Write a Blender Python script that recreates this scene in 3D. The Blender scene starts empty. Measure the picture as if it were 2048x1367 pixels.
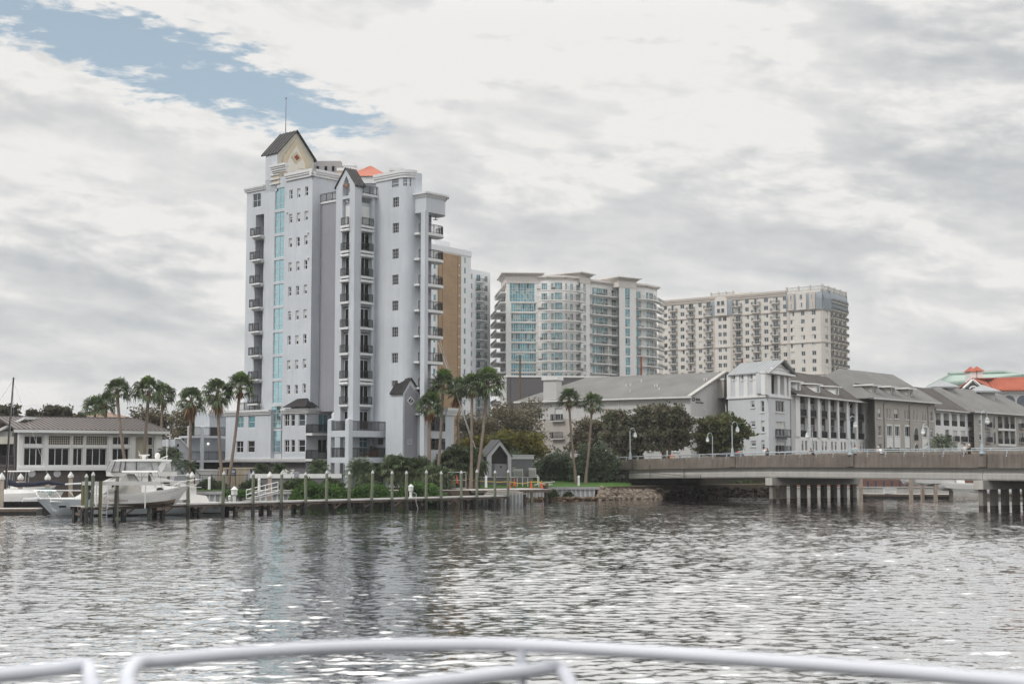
import bpy, bmesh, math, random
import numpy as np
from mathutils import Vector, Matrix
R = math.radians
random.seed(7)
rng = np.random.default_rng(7)
sc = bpy.context.scene
COL = sc.collection

# ---------------------------------------------------------------- camera
F = 2844.4                      # focal length in pixels of the 2048 px wide photograph (50 mm)
TILT = math.atan(236.5 / F)     # the horizon stands at y = 920
CT, ST = math.cos(TILT), math.sin(TILT)
EYE = 5.0
cam = bpy.data.cameras.new("camera")
cam.lens = 50; cam.sensor_width = 36
cam.clip_start = 0.2; cam.clip_end = 9000
cam.dof.use_dof = True; cam.dof.focus_distance = 165; cam.dof.aperture_fstop = 3.4
co = bpy.data.objects.new("camera", cam); COL.objects.link(co)
co.location = (0, 0, EYE); co.rotation_euler = (R(90) + TILT, 0, 0)
sc.camera = co

# ---------------------------------------------------------------- sky, sun, exposure
SUN_EL, SUN_AZ = 48.0, -128.0           # azimuth from +Y, clockwise seen from above: behind the camera, to the side
w = bpy.data.worlds.new("World"); sc.world = w; w.use_nodes = True
nt = w.node_tree; nt.nodes.clear()
def N(t, **k):
    n = nt.nodes.new(t)
    for a, b in k.items(): setattr(n, a, b)
    return n
def L(a, b): nt.links.new(a, b)
def val(x):
    return x
def MATH(op, a, b=None, c=None, clamp=False):
    n = N("ShaderNodeMath", operation=op, use_clamp=clamp)
    for i, x in enumerate((a, b, c)):
        if x is None: continue
        if isinstance(x, (int, float)): n.inputs[i].default_value = x
        else: L(x, n.inputs[i])
    return n.outputs[0]
def STEP(x, a, b):
    n = N("ShaderNodeMapRange", interpolation_type="SMOOTHSTEP")
    L(x, n.inputs[0]); n.inputs[1].default_value = a; n.inputs[2].default_value = b
    return n.outputs[0]
def NOISE(vec, scale, detail=8, rough=.55, dist=0.0):
    n = N("ShaderNodeTexNoise"); L(vec, n.inputs["Vector"])
    n.inputs["Scale"].default_value = scale; n.inputs["Detail"].default_value = detail
    n.inputs["Roughness"].default_value = rough; n.inputs["Distortion"].default_value = dist
    return n.outputs[0]
tc = N("ShaderNodeTexCoord"); sx = N("ShaderNodeSeparateXYZ"); L(tc.outputs["Generated"], sx.inputs[0])
X_, Y_, Z_ = sx.outputs
az = MATH("MULTIPLY", MATH("ARCTAN2", X_, Y_), 57.2958)
el = MATH("MULTIPLY", MATH("ARCSINE", Z_), 57.2958)
den = MATH("ADD", MATH("MAXIMUM", Z_, 0.0), 0.13)
cp = N("ShaderNodeCombineXYZ"); L(MATH("DIVIDE", X_, den), cp.inputs[0]); L(MATH("DIVIDE", Y_, den), cp.inputs[1])
cp.inputs[2].default_value = 3.7
P = cp.outputs[0]
n_big = NOISE(P, 0.75, 9, .56, .35)
n_mid = NOISE(P, 2.3, 10, .60, .5)
cs = N("ShaderNodeCombineXYZ"); L(MATH("MULTIPLY", az, .09), cs.inputs[0]); L(MATH("MULTIPLY", el, .30), cs.inputs[1]); cs.inputs[2].default_value = 1.3
n_str = NOISE(cs.outputs[0], 1.0, 9, .52, .2)
n_edge = NOISE(cs.outputs[0], 2.6, 12, .62, .3)
# blue gap: a long break in the cloud deck descending towards the tower, wide open to the west
line = MATH("ADD", 13.55, MATH("MULTIPLY", MATH("SUBTRACT", -6.3, az), 0.250))
off = MATH("ABSOLUTE", MATH("SUBTRACT", el, line))
west = MATH("MAXIMUM", MATH("SUBTRACT", -25.0, az), 0.0)
half = MATH("ADD", MATH("ADD", 1.12, MATH("MULTIPLY", MATH("MINIMUM", MATH("SUBTRACT", -8.5, az), 0.0), 0.30)), MATH("MULTIPLY", west, .10))
wob = MATH("ADD", MATH("MULTIPLY", MATH("SUBTRACT", n_edge, .5), 4.5), MATH("MULTIPLY", MATH("SUBTRACT", NOISE(cs.outputs[0], 7.0, 8, .6, .2), .5), 2.4))
blue = STEP(MATH("ADD", MATH("SUBTRACT", half, off), wob), -0.35, 0.35)
veil = MATH("MULTIPLY", blue, STEP(az, -2.0, -5.0))
# cloud brightness: a layered deck of lumpy clouds, bright tops over grey undersides
def blob(a0, e0, sa, se, amp):
    d = MATH("ADD", MATH("POWER", MATH("DIVIDE", MATH("SUBTRACT", az, a0), sa), 2.0), MATH("POWER", MATH("DIVIDE", MATH("SUBTRACT", el, e0), se), 2.0))
    return MATH("MULTIPLY", MATH("POWER", 2.718, MATH("MULTIPLY", d, -1.0)), amp)
def MATH2(v_, o):
    n = N("ShaderNodeVectorMath", operation="ADD"); L(v_, n.inputs[0]); n.inputs[1].default_value = o; return n.outputs[0]
def cvec(ka, ke, z, tilt=0.0):
    c = N("ShaderNodeCombineXYZ"); L(MATH("MULTIPLY", az, ka), c.inputs[0]); L(MATH("ADD", MATH("MULTIPLY", el, ke), MATH("MULTIPLY", az, tilt)), c.inputs[1]); c.inputs[2].default_value = z; return c.outputs[0]
n_puff = NOISE(cvec(.10, .27, 5.1, .04), 1.0, 11, .54, .15)
n_up = NOISE(MATH2(cvec(.10, .27, 5.1, .04), (.05, .14, 0)), 1.0, 11, .54, .15)
lay = STEP(MATH("ADD", n_puff, MATH("MULTIPLY", MATH("SUBTRACT", n_big, .5), .5)), .44, .60)
b = MATH("ADD", .722, MATH("MULTIPLY", lay, .16))
b = MATH("ADD", b, MATH("MULTIPLY", MATH("SUBTRACT", n_big, .5), .40))
b = MATH("ADD", b, MATH("MULTIPLY", MATH("SUBTRACT", n_puff, n_up), .75))
b = MATH("ADD", b, MATH("MULTIPLY", MATH("SUBTRACT", n_mid, .5), .12))
b = MATH("ADD", b, MATH("MULTIPLY", MATH("SUBTRACT", n_str, .5), .12))
v_b = cvec(.34, .80, 2.2, .06)
n_b = NOISE(v_b, 1.0, 9, .56, .25); n_b2 = NOISE(MATH2(v_b, (-.10, .22, 0)), 1.0, 9, .56, .25)
b = MATH("ADD", b, MATH("MULTIPLY", MATH("MULTIPLY", MATH("SUBTRACT", n_b, n_b2), .62), MATH("ADD", .35, lay)))
b = MATH("ADD", b, MATH("MULTIPLY", MATH("SUBTRACT", n_edge, .5), .05))
for q in ((17, 11.0, 6, 3.0, -.12), (4, 15, 8, 2.2, .08), (-17, 8.0, 7, 1.2, -.10), (-16, 5.4, 5, 1.0, -.06), (16, 5.2, 6, 1.2, .13), (-16, 11.8, 6, 1.0, .12),
          (7, 11.5, 6, 1.2, -.08), (19, 15, 4, 3, -.12), (-7, 16.5, 7, 2, .07), (2, 8.2, 8, 1.4, .05)):
    b = MATH("ADD", b, blob(*q))
b = MATH("MINIMUM", MATH("MAXIMUM", b, .46), .90)
ramp = N("ShaderNodeValToRGB"); L(b, ramp.inputs[0])
ramp.color_ramp.elements[0].position = .42; ramp.color_ramp.elements[0].color = (.40, .44, .475, 1)
ramp.color_ramp.elements[1].position = .86; ramp.color_ramp.elements[1].color = (.86, .85, .83, 1)
e_ = ramp.color_ramp.elements.new(.62); e_.color = (.60, .615, .625, 1)
sky = N("ShaderNodeTexSky", sky_type="NISHITA", sun_disc=False)
sky.sun_elevation = R(SUN_EL); sky.sun_rotation = R(SUN_AZ)
sky.air_density = 1.0; sky.dust_density = .6; sky.ozone_density = 1.5
bg_sky = N("ShaderNodeBackground"); L(sky.outputs[0], bg_sky.inputs[0]); bg_sky.inputs[1].default_value = .11
bg_haze = N("ShaderNodeBackground"); bg_haze.inputs[0].default_value = (.56, .67, .71, 1); bg_haze.inputs[1].default_value = 1.0
bg_cl = N("ShaderNodeBackground"); L(ramp.outputs[0], bg_cl.inputs[0]); L(MATH('ADD', 1.0, MATH('MULTIPLY', MATH('MULTIPLY', STEP(el, 17, 30), STEP(el, 88, 60)), MATH('ADD', .78, MATH('MULTIPLY', STEP(MATH('ABSOLUTE', az), 85, 35), .42)))), bg_cl.inputs[1])  # unseen upper sky brightened to throw more light on water and fronts
thin = N("ShaderNodeMixShader"); thin.inputs[0].default_value = .5; L(bg_sky.outputs[0], thin.inputs[1]); L(bg_haze.outputs[0], thin.inputs[2])
mixw = N("ShaderNodeMixShader"); L(veil, mixw.inputs[0]); L(bg_cl.outputs[0], mixw.inputs[1]); L(thin.outputs[0], mixw.inputs[2])
out = N("ShaderNodeOutputWorld"); L(mixw.outputs[0], out.inputs[0])
sun = bpy.data.lights.new("sun", "SUN"); sun.energy = 1.7; sun.angle = R(14); sun.color = (1, .955, .89)
so = bpy.data.objects.new("sun", sun); COL.objects.link(so)
sdir = Vector((math.sin(R(SUN_AZ)) * math.cos(R(SUN_EL)), math.cos(R(SUN_AZ)) * math.cos(R(SUN_EL)), math.sin(R(SUN_EL))))
so.rotation_euler = sdir.to_track_quat("Z", "Y").to_euler(); so.location = sdir * 300
vs = sc.view_settings
vs.view_transform = "Standard"; vs.look = "None"; vs.gamma = 1; vs.use_curve_mapping = False; vs.exposure = 0.0
sc.cycles.max_bounces = 6; sc.cycles.diffuse_bounces = 3; sc.cycles.glossy_bounces = 3; sc.cycles.transmission_bounces = 3
sc.cycles.caustics_reflective = False; sc.cycles.caustics_refractive = False
sc.cycles.use_denoising = True
sc.cycles.sample_clamp_indirect = 6

# ---------------------------------------------------------------- measuring helpers: a pixel of the photo and a distance give a place
def ray(px, py):
    u = (px - 1024) / F; v = (683.5 - py) / F
    return Vector((u, CT - v * ST, ST + v * CT))
def at(px, py, D):
    r = ray(px, py); return Vector((0, 0, EYE)) + r * (D / r.y)
def gnd(px, py, z=0.0):
    r = ray(px, py); return Vector((0, 0, EYE)) + r * ((z - EYE) / r.z)
def zz(py, D): return at(1024, py, D).z
def pl(px, D): return Vector((at(px, 900, D).x, D))
def frame(ox, oy, k): return lambda x, y: (ox + x / k, oy + y / k)
z1 = frame(460, 180, 3.598); z2 = frame(460, 540, 3.417); z3 = frame(0, 720, 4.02); z4 = frame(360, 780, 4.452)
z5 = frame(760, 700, 4.02); z6 = frame(1100, 720, 4.272); z7 = frame(1500, 700, 3.737); z8 = frame(840, 460, 4.096)
b1 = frame(1300, 550, 4.876); z9 = frame(1700, 720, 5.885); zt = frame(980, 540, 5.695); zu = frame(1150, 540, 5.695); zg = frame(900, 860, 8.545)
zy = frame(150, 880, 6.827); zr = frame(1860, 860, 7.596)

class Wall:
    """a vertical plane over plan points A to B, A at the viewer's left; s runs along it, off runs outwards"""
    def __init__(s, A, B, off=0.0):
        A, B = Vector(A).to_2d(), Vector(B).to_2d()
        s.d = (B - A).normalized(); s.n = Vector((s.d.y, -s.d.x)); s.A = A + s.n * off; s.L = (B - A).length
    def s(s, px, py=900):
        r = ray(px, py).to_2d(); c = lambda a, b: a.x * b.y - a.y * b.x
        return -c(s.A, r) / c(s.d, r)
    def z(s, px, py):
        p = s.A + s.d * s.s(px, py); r = ray(px, py); return EYE + r.z * (p.y / r.y)
    def p(s, t, z, off=0.0):
        q = s.A + s.d * t + s.n * off; return Vector((q.x, q.y, z))
    def p2(s, t, off=0.0):
        return s.A + s.d * t + s.n * off
    def rect(s, a, b):
        x = sorted((s.s(*a), s.s(*b))); m = ((a[0] + b[0]) / 2)
        zs = sorted((s.z(m, a[1]), s.z(m, b[1])))
        return (x[0], zs[0], x[1], zs[1])
    def mat(s, t, z, off=0.0):
        o = s.p(t, z, off); M = Matrix.Identity(4)
        M.col[0] = (s.d.x, s.d.y, 0, 0); M.col[1] = (-s.n.x, -s.n.y, 0, 0); M.col[2] = (0, 0, 1, 0); M.col[3] = (o.x, o.y, o.z, 1)
        return M

# ---------------------------------------------------------------- mesh helpers
class MB:
    def __init__(s): s.v = []; s.f = []; s.m = []
    def add(s, vs, fs, m=0):
        o = len(s.v); s.v.extend([tuple(v) for v in vs]); s.f.extend([tuple(i + o for i in f) for f in fs]); s.m.extend([m] * len(fs)); return s
    def quad(s, a, b, c, d, m=0): return s.add((a, b, c, d), ((0, 1, 2, 3),), m)
    def poly(s, pts, m=0): return s.add(pts, (tuple(range(len(pts))),), m)
    def hexa(s, p, m=0):
        return s.add(p, ((3, 2, 1, 0), (4, 5, 6, 7), (0, 1, 5, 4), (1, 2, 6, 5), (2, 3, 7, 6), (3, 0, 4, 7)), m)
    def box(s, x0, y0, z0, x1, y1, z1, m=0):
        return s.hexa([(x0, y0, z0), (x1, y0, z0), (x1, y1, z0), (x0, y1, z0), (x0, y0, z1), (x1, y0, z1), (x1, y1, z1), (x0, y1, z1)], m)
    def wbox(s, W, s0, s1, o0, o1, za, zb, m=0):
        return s.hexa([W.p(s0, za, o1), W.p(s1, za, o1), W.p(s1, za, o0), W.p(s0, za, o0), W.p(s0, zb, o1), W.p(s1, zb, o1), W.p(s1, zb, o0), W.p(s0, zb, o0)], m)
    def prism(s, poly, za, zb, m=0, mt=None):
        n = len(poly); f = lambda z, p: (p[0], p[1], z(p) if callable(z) else z)
        vs = [f(za, p) for p in poly] + [f(zb, p) for p in poly]
        s.add(vs, [(i, (i + 1) % n, (i + 1) % n + n, i + n) for i in range(n)], m)
        s.add([f(zb, p) for p in poly], [tuple(range(n))], m if mt is None else mt)
        return s.add([f(za, p) for p in poly], [tuple(range(n))[::-1]], m)
    def slab(s, pts, t, m=0):
        """a flat panel given by its upper outline, t thick downwards"""
        n = len(pts); lo = [Vector(p) - Vector((0, 0, t)) for p in pts]
        return s.add(list(pts) + lo, [tuple(range(n)), tuple(range(2 * n - 1, n - 1, -1))] + [(i, i + n, (i + 1) % n + n, (i + 1) % n) for i in range(n)], m)
    def tube(s, pts, r, n=8, m=0, flat=1.0):
        pts = [Vector(p) for p in pts]; k = len(pts)
        rs = r if isinstance(r, (list, tuple)) else [r] * k
        ref = Vector((0, 0, 1)); vs = []
        for i, p in enumerate(pts):
            d = (pts[min(i + 1, k - 1)] - pts[max(i - 1, 0)]).normalized()
            rf = ref if abs(d.dot(ref)) < .95 else Vector((1, 0, 0))
            a = d.cross(rf).normalized(); b_ = a.cross(d).normalized()
            for j in range(n):
                t = 2 * math.pi * j / n; vs.append(p + a * (math.cos(t) * rs[i]) + b_ * (math.sin(t) * rs[i] * flat))
        fs = [(i * n + j, i * n + (j + 1) % n, (i + 1) * n + (j + 1) % n, (i + 1) * n + j) for i in range(k - 1) for j in range(n)]
        fs += [tuple(range(n))[::-1], tuple(range((k - 1) * n, k * n))]
        return s.add(vs, fs, m)
    def lathe(s, c, prof, n=14, m=0):
        c = Vector(c); k = len(prof); vs = [(c.x + r * math.cos(2 * math.pi * j / n), c.y + r * math.sin(2 * math.pi * j / n), c.z + z) for r, z in prof for j in range(n)]
        fs = [(i * n + j, i * n + (j + 1) % n, (i + 1) * n + (j + 1) % n, (i + 1) * n + j) for i in range(k - 1) for j in range(n)]
        fs += [tuple(range(n))[::-1], tuple(range((k - 1) * n, k * n))]
        return s.add(vs, fs, m)
    def loft(s, secs, m=0, closed=True, caps=True):
        n = len(secs[0]); k = len(secs); vs = [p for q in secs for p in q]; J = n if closed else n - 1
        fs = [(i * n + j, i * n + (j + 1) % n, (i + 1) * n + (j + 1) % n, (i + 1) * n + j) for i in range(k - 1) for j in range(J)]
        if caps: fs += [tuple(range(n))[::-1], tuple(range((k - 1) * n, k * n))]
        return s.add(vs, fs, m)
    def mesh(s, name, mats, smooth=False):
        me = bpy.data.meshes.new(name); me.from_pydata(s.v, [], s.f)
        for x in (mats if isinstance(mats, (list, tuple)) else [mats]): me.materials.append(x)
        if any(s.m): me.polygons.foreach_set("material_index", s.m)
        if smooth: me.polygons.foreach_set("use_smooth", [True] * len(s.f)); me.set_sharp_from_angle(angle=R(42))
        me.update(); return me
    def build(s, name, mats, parent=None, smooth=False):
        return link(name, s.mesh(name, mats, smooth), parent)
LOC = {}
def link(name, me, parent=None, M=None):
    o = bpy.data.objects.new(name, me); COL.objects.link(o)
    if parent is not None:
        o.parent = parent
        if parent in LOC: o.matrix_parent_inverse = Matrix.Translation(-LOC[parent])
    if M is not None: o.matrix_basis = M
    return o
def tag(o, label=None, cat=None, group=None, kind=None):
    if label: o["label"] = label
    if cat: o["category"] = cat
    if group: o["group"] = group
    if kind: o["kind"] = kind
    return o
def thing(name, label, cat, loc=(0, 0, 0), group=None):
    o = bpy.data.objects.new(name, None); COL.objects.link(o); o.location = loc; o.empty_display_size = .3
    LOC[o] = Vector(loc); return tag(o, label, cat, group)
def copy_tree(o, parent=None):
    c = o.copy(); COL.objects.link(c)
    if parent is not None: c.parent = parent
    for ch in o.children: copy_tree(ch, c)
    return c
def place(proto, used, loc, rz=0.0, label=None, sc_=1.0, group=None):
    o = proto if not used else copy_tree(proto)
    used.append(1)
    o.location = loc; o.rotation_euler = (0, 0, rz); o.scale = (sc_, sc_, sc_) if not isinstance(sc_, tuple) else sc_
    if label: o["label"] = label
    if group: o["group"] = group
    return o
ORD = "first second third fourth fifth sixth seventh eighth ninth tenth eleventh twelfth thirteenth fourteenth fifteenth sixteenth seventeenth eighteenth nineteenth twentieth".split()

# ---------------------------------------------------------------- materials
MATS = {}
def mat(name, col, rough=.7, metal=0.0, var=.10, vs=.5, streak=0.0, bump=0.0, bs=20.0, spec=.5, trans=0.0, island=0.0, seams=None, bricks=None, emit=0.0, hue2=None):
    m = bpy.data.materials.new(name); m.use_nodes = True; t = m.node_tree; bs_ = t.nodes["Principled BSDF"]
    def n(ty, **k):
        x = t.nodes.new(ty)
        for a, b_ in k.items(): setattr(x, a, b_)
        return x
    l = t.links.new
    bs_.inputs["Roughness"].default_value = rough; bs_.inputs["Metallic"].default_value = metal; bs_.inputs["Specular IOR Level"].default_value = spec
    tcn = n("ShaderNodeTexCoord")
    rgb = n("ShaderNodeRGB"); rgb.outputs[0].default_value = (*col, 1); cur = rgb.outputs[0]
    def mulby(cur, fac_socket, lo, hi):
        mr = n("ShaderNodeMapRange"); l(fac_socket, mr.inputs[0]); mr.inputs[1].default_value = .3; mr.inputs[2].default_value = .7
        mr.inputs[3].default_value = lo; mr.inputs[4].default_value = hi
        vm = n("ShaderNodeVectorMath", operation="SCALE"); l(cur, vm.inputs[0]); l(mr.outputs[0], vm.inputs["Scale"]); return vm.outputs[0]
    if hue2:
        nz = n("ShaderNodeTexNoise"); l(tcn.outputs["Object"], nz.inputs["Vector"]); nz.inputs["Scale"].default_value = vs * 1.7; nz.inputs["Detail"].default_value = 5
        mr = n("ShaderNodeMapRange"); l(nz.outputs[0], mr.inputs[0]); mr.inputs[1].default_value = .42; mr.inputs[2].default_value = .6
        mx = n("ShaderNodeMix", data_type="RGBA"); l(mr.outputs[0], mx.inputs[0]); l(cur, mx.inputs[6]); mx.inputs[7].default_value = (*hue2, 1); cur = mx.outputs[2]
    if bricks:
        br = n("ShaderNodeTexBrick"); mp = n("ShaderNodeMapping"); l(tcn.outputs["Object"], mp.inputs[0]); mp.inputs["Rotation"].default_value = bricks.get("rot", (R(90), 0, 0)); l(mp.outputs[0], br.inputs["Vector"])
        br.inputs["Scale"].default_value = bricks.get("scale", 1.0); br.inputs["Mortar Size"].default_value = bricks.get("mortar", .02)
        br.inputs["Brick Width"].default_value = bricks.get("w", .6); br.inputs["Row Height"].default_value = bricks.get("h", .3)
        l(cur, br.inputs["Color1"])
        vm = n("ShaderNodeVectorMath", operation="SCALE"); l(cur, vm.inputs[0]); vm.inputs["Scale"].default_value = bricks.get("c2", .8); l(vm.outputs[0], br.inputs["Color2"])
        vm2 = n("ShaderNodeVectorMath", operation="SCALE"); l(cur, vm2.inputs[0]); vm2.inputs["Scale"].default_value = bricks.get("cm", .6); l(vm2.outputs[0], br.inputs["Mortar"]); cur = br.outputs[0]
    if var:
        nz = n("ShaderNodeTexNoise"); l(tcn.outputs["Object"], nz.inputs["Vector"]); nz.inputs["Scale"].default_value = vs; nz.inputs["Detail"].default_value = 6; nz.inputs["Roughness"].default_value = .6
        cur = mulby(cur, nz.outputs[0], 1 - var, 1 + var)
    if streak:
        mp = n("ShaderNodeMapping"); l(tcn.outputs["Object"], mp.inputs[0]); mp.inputs["Scale"].default_value = (2.6, 2.6, .16)
        nz = n("ShaderNodeTexNoise"); l(mp.outputs[0], nz.inputs["Vector"]); nz.inputs["Scale"].default_value = 1.0; nz.inputs["Detail"].default_value = 5; nz.inputs["Roughness"].default_value = .65
        cur = mulby(cur, nz.outputs[0], 1 - streak, 1 + streak * .6)
    if island:
        g = n("ShaderNodeNewGeometry"); mr = n("ShaderNodeMapRange"); l(g.outputs["Random Per Island"], mr.inputs[0]); mr.inputs[3].default_value = 1 - island; mr.inputs[4].default_value = 1 + island
        vm = n("ShaderNodeVectorMath", operation="SCALE"); l(cur, vm.inputs[0]); l(mr.outputs[0], vm.inputs["Scale"]); cur = vm.outputs[0]
    l(cur, bs_.inputs["Base Color"])
    if bump:
        nz = n("ShaderNodeTexNoise"); l(tcn.outputs["Object"], nz.inputs["Vector"]); nz.inputs["Scale"].default_value = bs; nz.inputs["Detail"].default_value = 4
        bp = n("ShaderNodeBump"); bp.inputs["Strength"].default_value = bump; bp.inputs["Distance"].default_value = .03; l(nz.outputs[0], bp.inputs["Height"]); l(bp.outputs[0], bs_.inputs["Normal"])
    if emit:
        l(cur, bs_.inputs["Emission Color"]); bs_.inputs["Emission Strength"].default_value = emit
    if trans:
        tr = n("ShaderNodeBsdfTranslucent"); l(cur, tr.inputs[0]); mx = n("ShaderNodeMixShader"); mx.inputs[0].default_value = trans
        l(bs_.outputs[0], mx.inputs[1]); l(tr.outputs[0], mx.inputs[2]); l(mx.outputs[0], t.nodes["Material Output"].inputs[0])
    MATS[name] = m; return m
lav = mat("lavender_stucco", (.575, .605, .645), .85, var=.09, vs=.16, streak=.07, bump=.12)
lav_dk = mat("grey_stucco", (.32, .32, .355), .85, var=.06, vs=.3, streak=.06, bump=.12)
cream = mat("cream_stucco", (.62, .57, .47), .85, var=.05, streak=.05)
trimw = mat("white_trim", (.72, .725, .73), .6, var=.05, vs=.8, streak=.06)
white = mat("white_paint", (.74, .74, .73), .5, var=.05, vs=1.0, streak=.05)
dkmetal = mat("dark_metal", (.035, .033, .035), .45, .3, var=.1)
dkroof = mat("dark_standing_seam", (.042, .038, .038), .45, .4, var=.15, vs=1.2)
greyroof = mat("grey_metal_roof", (.30, .285, .27), .45, .3, var=.12, vs=1.5)
glass_dk = mat("dark_glass", (.008, .009, .010), .06, var=.3, vs=.4, spec=.22)
glass_bl = mat("blue_glass", (.42, .64, .70), .04, .85, var=.10, vs=.2)
glass_tl = mat("teal_glass", (.13, .31, .355), .08, .55, var=.5, vs=.35, spec=.9)
glass_gr = mat("grey_glass", (.075, .095, .115), .07, .4, var=.5, vs=.25, spec=.9)
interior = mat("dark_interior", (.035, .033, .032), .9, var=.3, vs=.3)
blindm = mat("white_blind", (.62, .62, .60), .7, var=.08)
concrete = mat("bridge_concrete", (.19, .162, .138), .9, var=.2, vs=.5, streak=.32, bump=.3)
conc_lt = mat("pale_concrete", (.50, .485, .45), .85, var=.12, vs=.4, streak=.14, bump=.2)
conc_pile = mat("tan_concrete_pile", (.40, .335, .28), .9, var=.14, vs=1.2, streak=.15, bump=.2)
darkwet = mat("wet_dark", (.018, .017, .016), .5, var=.3, vs=2)
wood_gr = mat("weathered_green_wood", (.185, .205, .145), .9, var=.22, vs=1.5, streak=.35, bump=.4)
wood_dk = mat("dark_pile_wrap", (.022, .021, .021), .7, var=.3, vs=2)
wood_br = mat("brown_dock_wood", (.15, .115, .09), .9, var=.25, vs=2.5, streak=.2, bump=.3)
wood_pl = mat("pale_dock_boards", (.50, .47, .44), .8, var=.14, vs=1.5, bump=.2)
gel = mat("white_gelcoat", (.78, .77, .75), .22, var=.03, vs=.8, spec=.6)
hull_gr = mat("grey_blue_hull", (.47, .515, .545), .22, var=.04, vs=.8, spec=.6)
# ---------------------------------------------------------------- building kit
def facade(mb, W, s0, s1, za, zb, holes=(), depth=.25, m=0, mr=None):
    """a wall sheet with real openings: the rectangles of holes (s0, z0, s1, z1) are left open and get reveals"""
    holes = [(max(a, s0), max(b_, za), min(c, s1), min(d, zb)) for a, b_, c, d in [h[:4] for h in holes] if c > s0 and a < s1 and d > za and b_ < zb]
    xs = sorted({round(x, 4) for h in holes for x in (h[0], h[2])} | {round(s0, 4), round(s1, 4)})
    for i in range(len(xs) - 1):
        a, c = xs[i], xs[i + 1]; mid = (a + c) / 2
        hz = sorted((h[1], h[3]) for h in holes if h[0] < mid < h[2]); z = za
        for b_, d in hz + [(zb, zb)]:
            if b_ > z + 1e-4: mb.quad(W.p(a, z), W.p(c, z), W.p(c, b_), W.p(a, b_), m)
            z = max(z, d)
    r = m if mr is None else mr
    for a, b_, c, d in holes:
        f = lambda s_, z_, o: W.p(s_, z_, o)
        mb.quad(f(a, b_, 0), f(a, d, 0), f(a, d, -depth), f(a, b_, -depth), r)
        mb.quad(f(c, d, 0), f(c, b_, 0), f(c, b_, -depth), f(c, d, -depth), r)
        mb.quad(f(a, d, 0), f(c, d, 0), f(c, d, -depth), f(a, d, -depth), r)
        mb.quad(f(c, b_, 0), f(a, b_, 0), f(a, b_, -depth), f(c, b_, -depth), r)
_wc = {}
def win_meshes(w_, h_, cols, rows, fm, gm, fw, single, blind):
    key = (round(w_, 2), round(h_, 2), cols, rows, fm.name, gm.name, fw, single, blind)
    if key not in _wc:
        mb = MB(); t = .07
        cw = [w_ * i / cols for i in range(cols + 1)]; rh = [h_ * j / rows for j in range(rows + 1)] if not isinstance(rows, tuple) else [0] + [h_ * q for q in rows] + [h_]
        mb.box(0, -.02, 0, fw, t, h_); mb.box(w_ - fw, -.02, 0, w_, t, h_)
        mb.box(fw, -.02, 0, w_ - fw, t, fw); mb.box(fw, -.02, h_ - fw, w_ - fw, t, h_)
        for x in cw[1:-1]: mb.box(x - fw * .4, -.012, fw, x + fw * .4, t, h_ - fw)
        for z in rh[1:-1]: mb.box(fw, -.006, z - fw * .35, w_ - fw, t, z + fw * .35)
        g = MB()
        tgt, mi = (mb, 1) if single else (g, 0)
        for i in range(cols):                    # every pane hangs slightly differently, as real panes do
            for j in range(len(rh) - 1):
                e = [random.uniform(-.004, .004) for _ in range(4)]
                x0, x1, q0, q1 = cw[i], cw[i + 1], rh[j], rh[j + 1]
                tgt.quad((x0, .035 + e[0], q0), (x1, .035 + e[1], q0), (x1, .035 + e[2], q1), (x0, .035 + e[3], q1), mi)
        if blind: tgt.box(fw, .027, h_ * (1 - blind), w_ - fw, .031, h_ - fw, 2 if single else 1)
        mats = [fm, gm, blindm] if single else [fm]
        _wc[key] = (mb.mesh("window", mats), None if single else g.mesh("pane", [gm, blindm]))
    return _wc[key]
def window(W, r, parent, cols=1, rows=1, depth=.16, fm=None, gm=None, fw=.07, name="window", single=False, blind=0):
    fm = fm or white; gm = gm or glass_dk
    a, b_, c, d = r[:4]
    me, pane = win_meshes(c - a, d - b_, cols, rows, fm, gm, fw, single, blind)
    o = link(name, me, parent, W.mat(a, b_, -depth))
    if pane is not None: link("pane", pane, o)
    return o
def rail_mb(mb, pts, h=1.05, sp=.14, r=.012, top=.026):
    for a, b_ in zip(pts[:-1], pts[1:]):
        a, b_ = Vector(a), Vector(b_); Ld = (b_ - a).length
        if Ld < .05: continue
        d = (b_ - a) / Ld; n_ = Vector((d.y, -d.x, 0))
        def bar(p, q, hw, hh):
            mb.hexa([p - n_ * hw - Vector((0, 0, hh)), q - n_ * hw - Vector((0, 0, hh)), q + n_ * hw - Vector((0, 0, hh)), p + n_ * hw - Vector((0, 0, hh)),
                     p - n_ * hw + Vector((0, 0, hh)), q - n_ * hw + Vector((0, 0, hh)), q + n_ * hw + Vector((0, 0, hh)), p + n_ * hw + Vector((0, 0, hh))])
        Z = lambda z: Vector((0, 0, z))
        bar(a + Z(h), b_ + Z(h), top, .03); bar(a + Z(h - .16), b_ + Z(h - .16), .016, .016); bar(a + Z(.1), b_ + Z(.1), .02, .02)
        k = max(1, int(Ld / sp))
        for i in range(k + 1):
            q = a + d * (Ld * i / k); rr = r if i % 8 and i != k else .032
            mb.hexa([q + d * sx * rr + n_ * sy * rr + Z(z) for z in (.0, h - .03) for sx, sy in ((-1, -1), (1, -1), (1, 1), (-1, 1))])
    return mb
def cornice(mb, W, s0, s1, z, h=.55, out=.38, m=0, o0=0.0):
    """a stepped moulding along the head of a wall, its top at z"""
    st = ((0, .35, .45), (.35, .62, .75), (.62, 1.0, 1.0))
    for a, b_, q in st: mb.wbox(W, s0 - out * q * .0, s1 + out * q * .0, o0 - .2, o0 + out * q, z - h + h * a, z - h + h * b_, m)
def capped(parent, name, meshes_places):
    """at most 100 of a repeat as objects; the rest as one part of kind stuff"""
    pass

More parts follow.
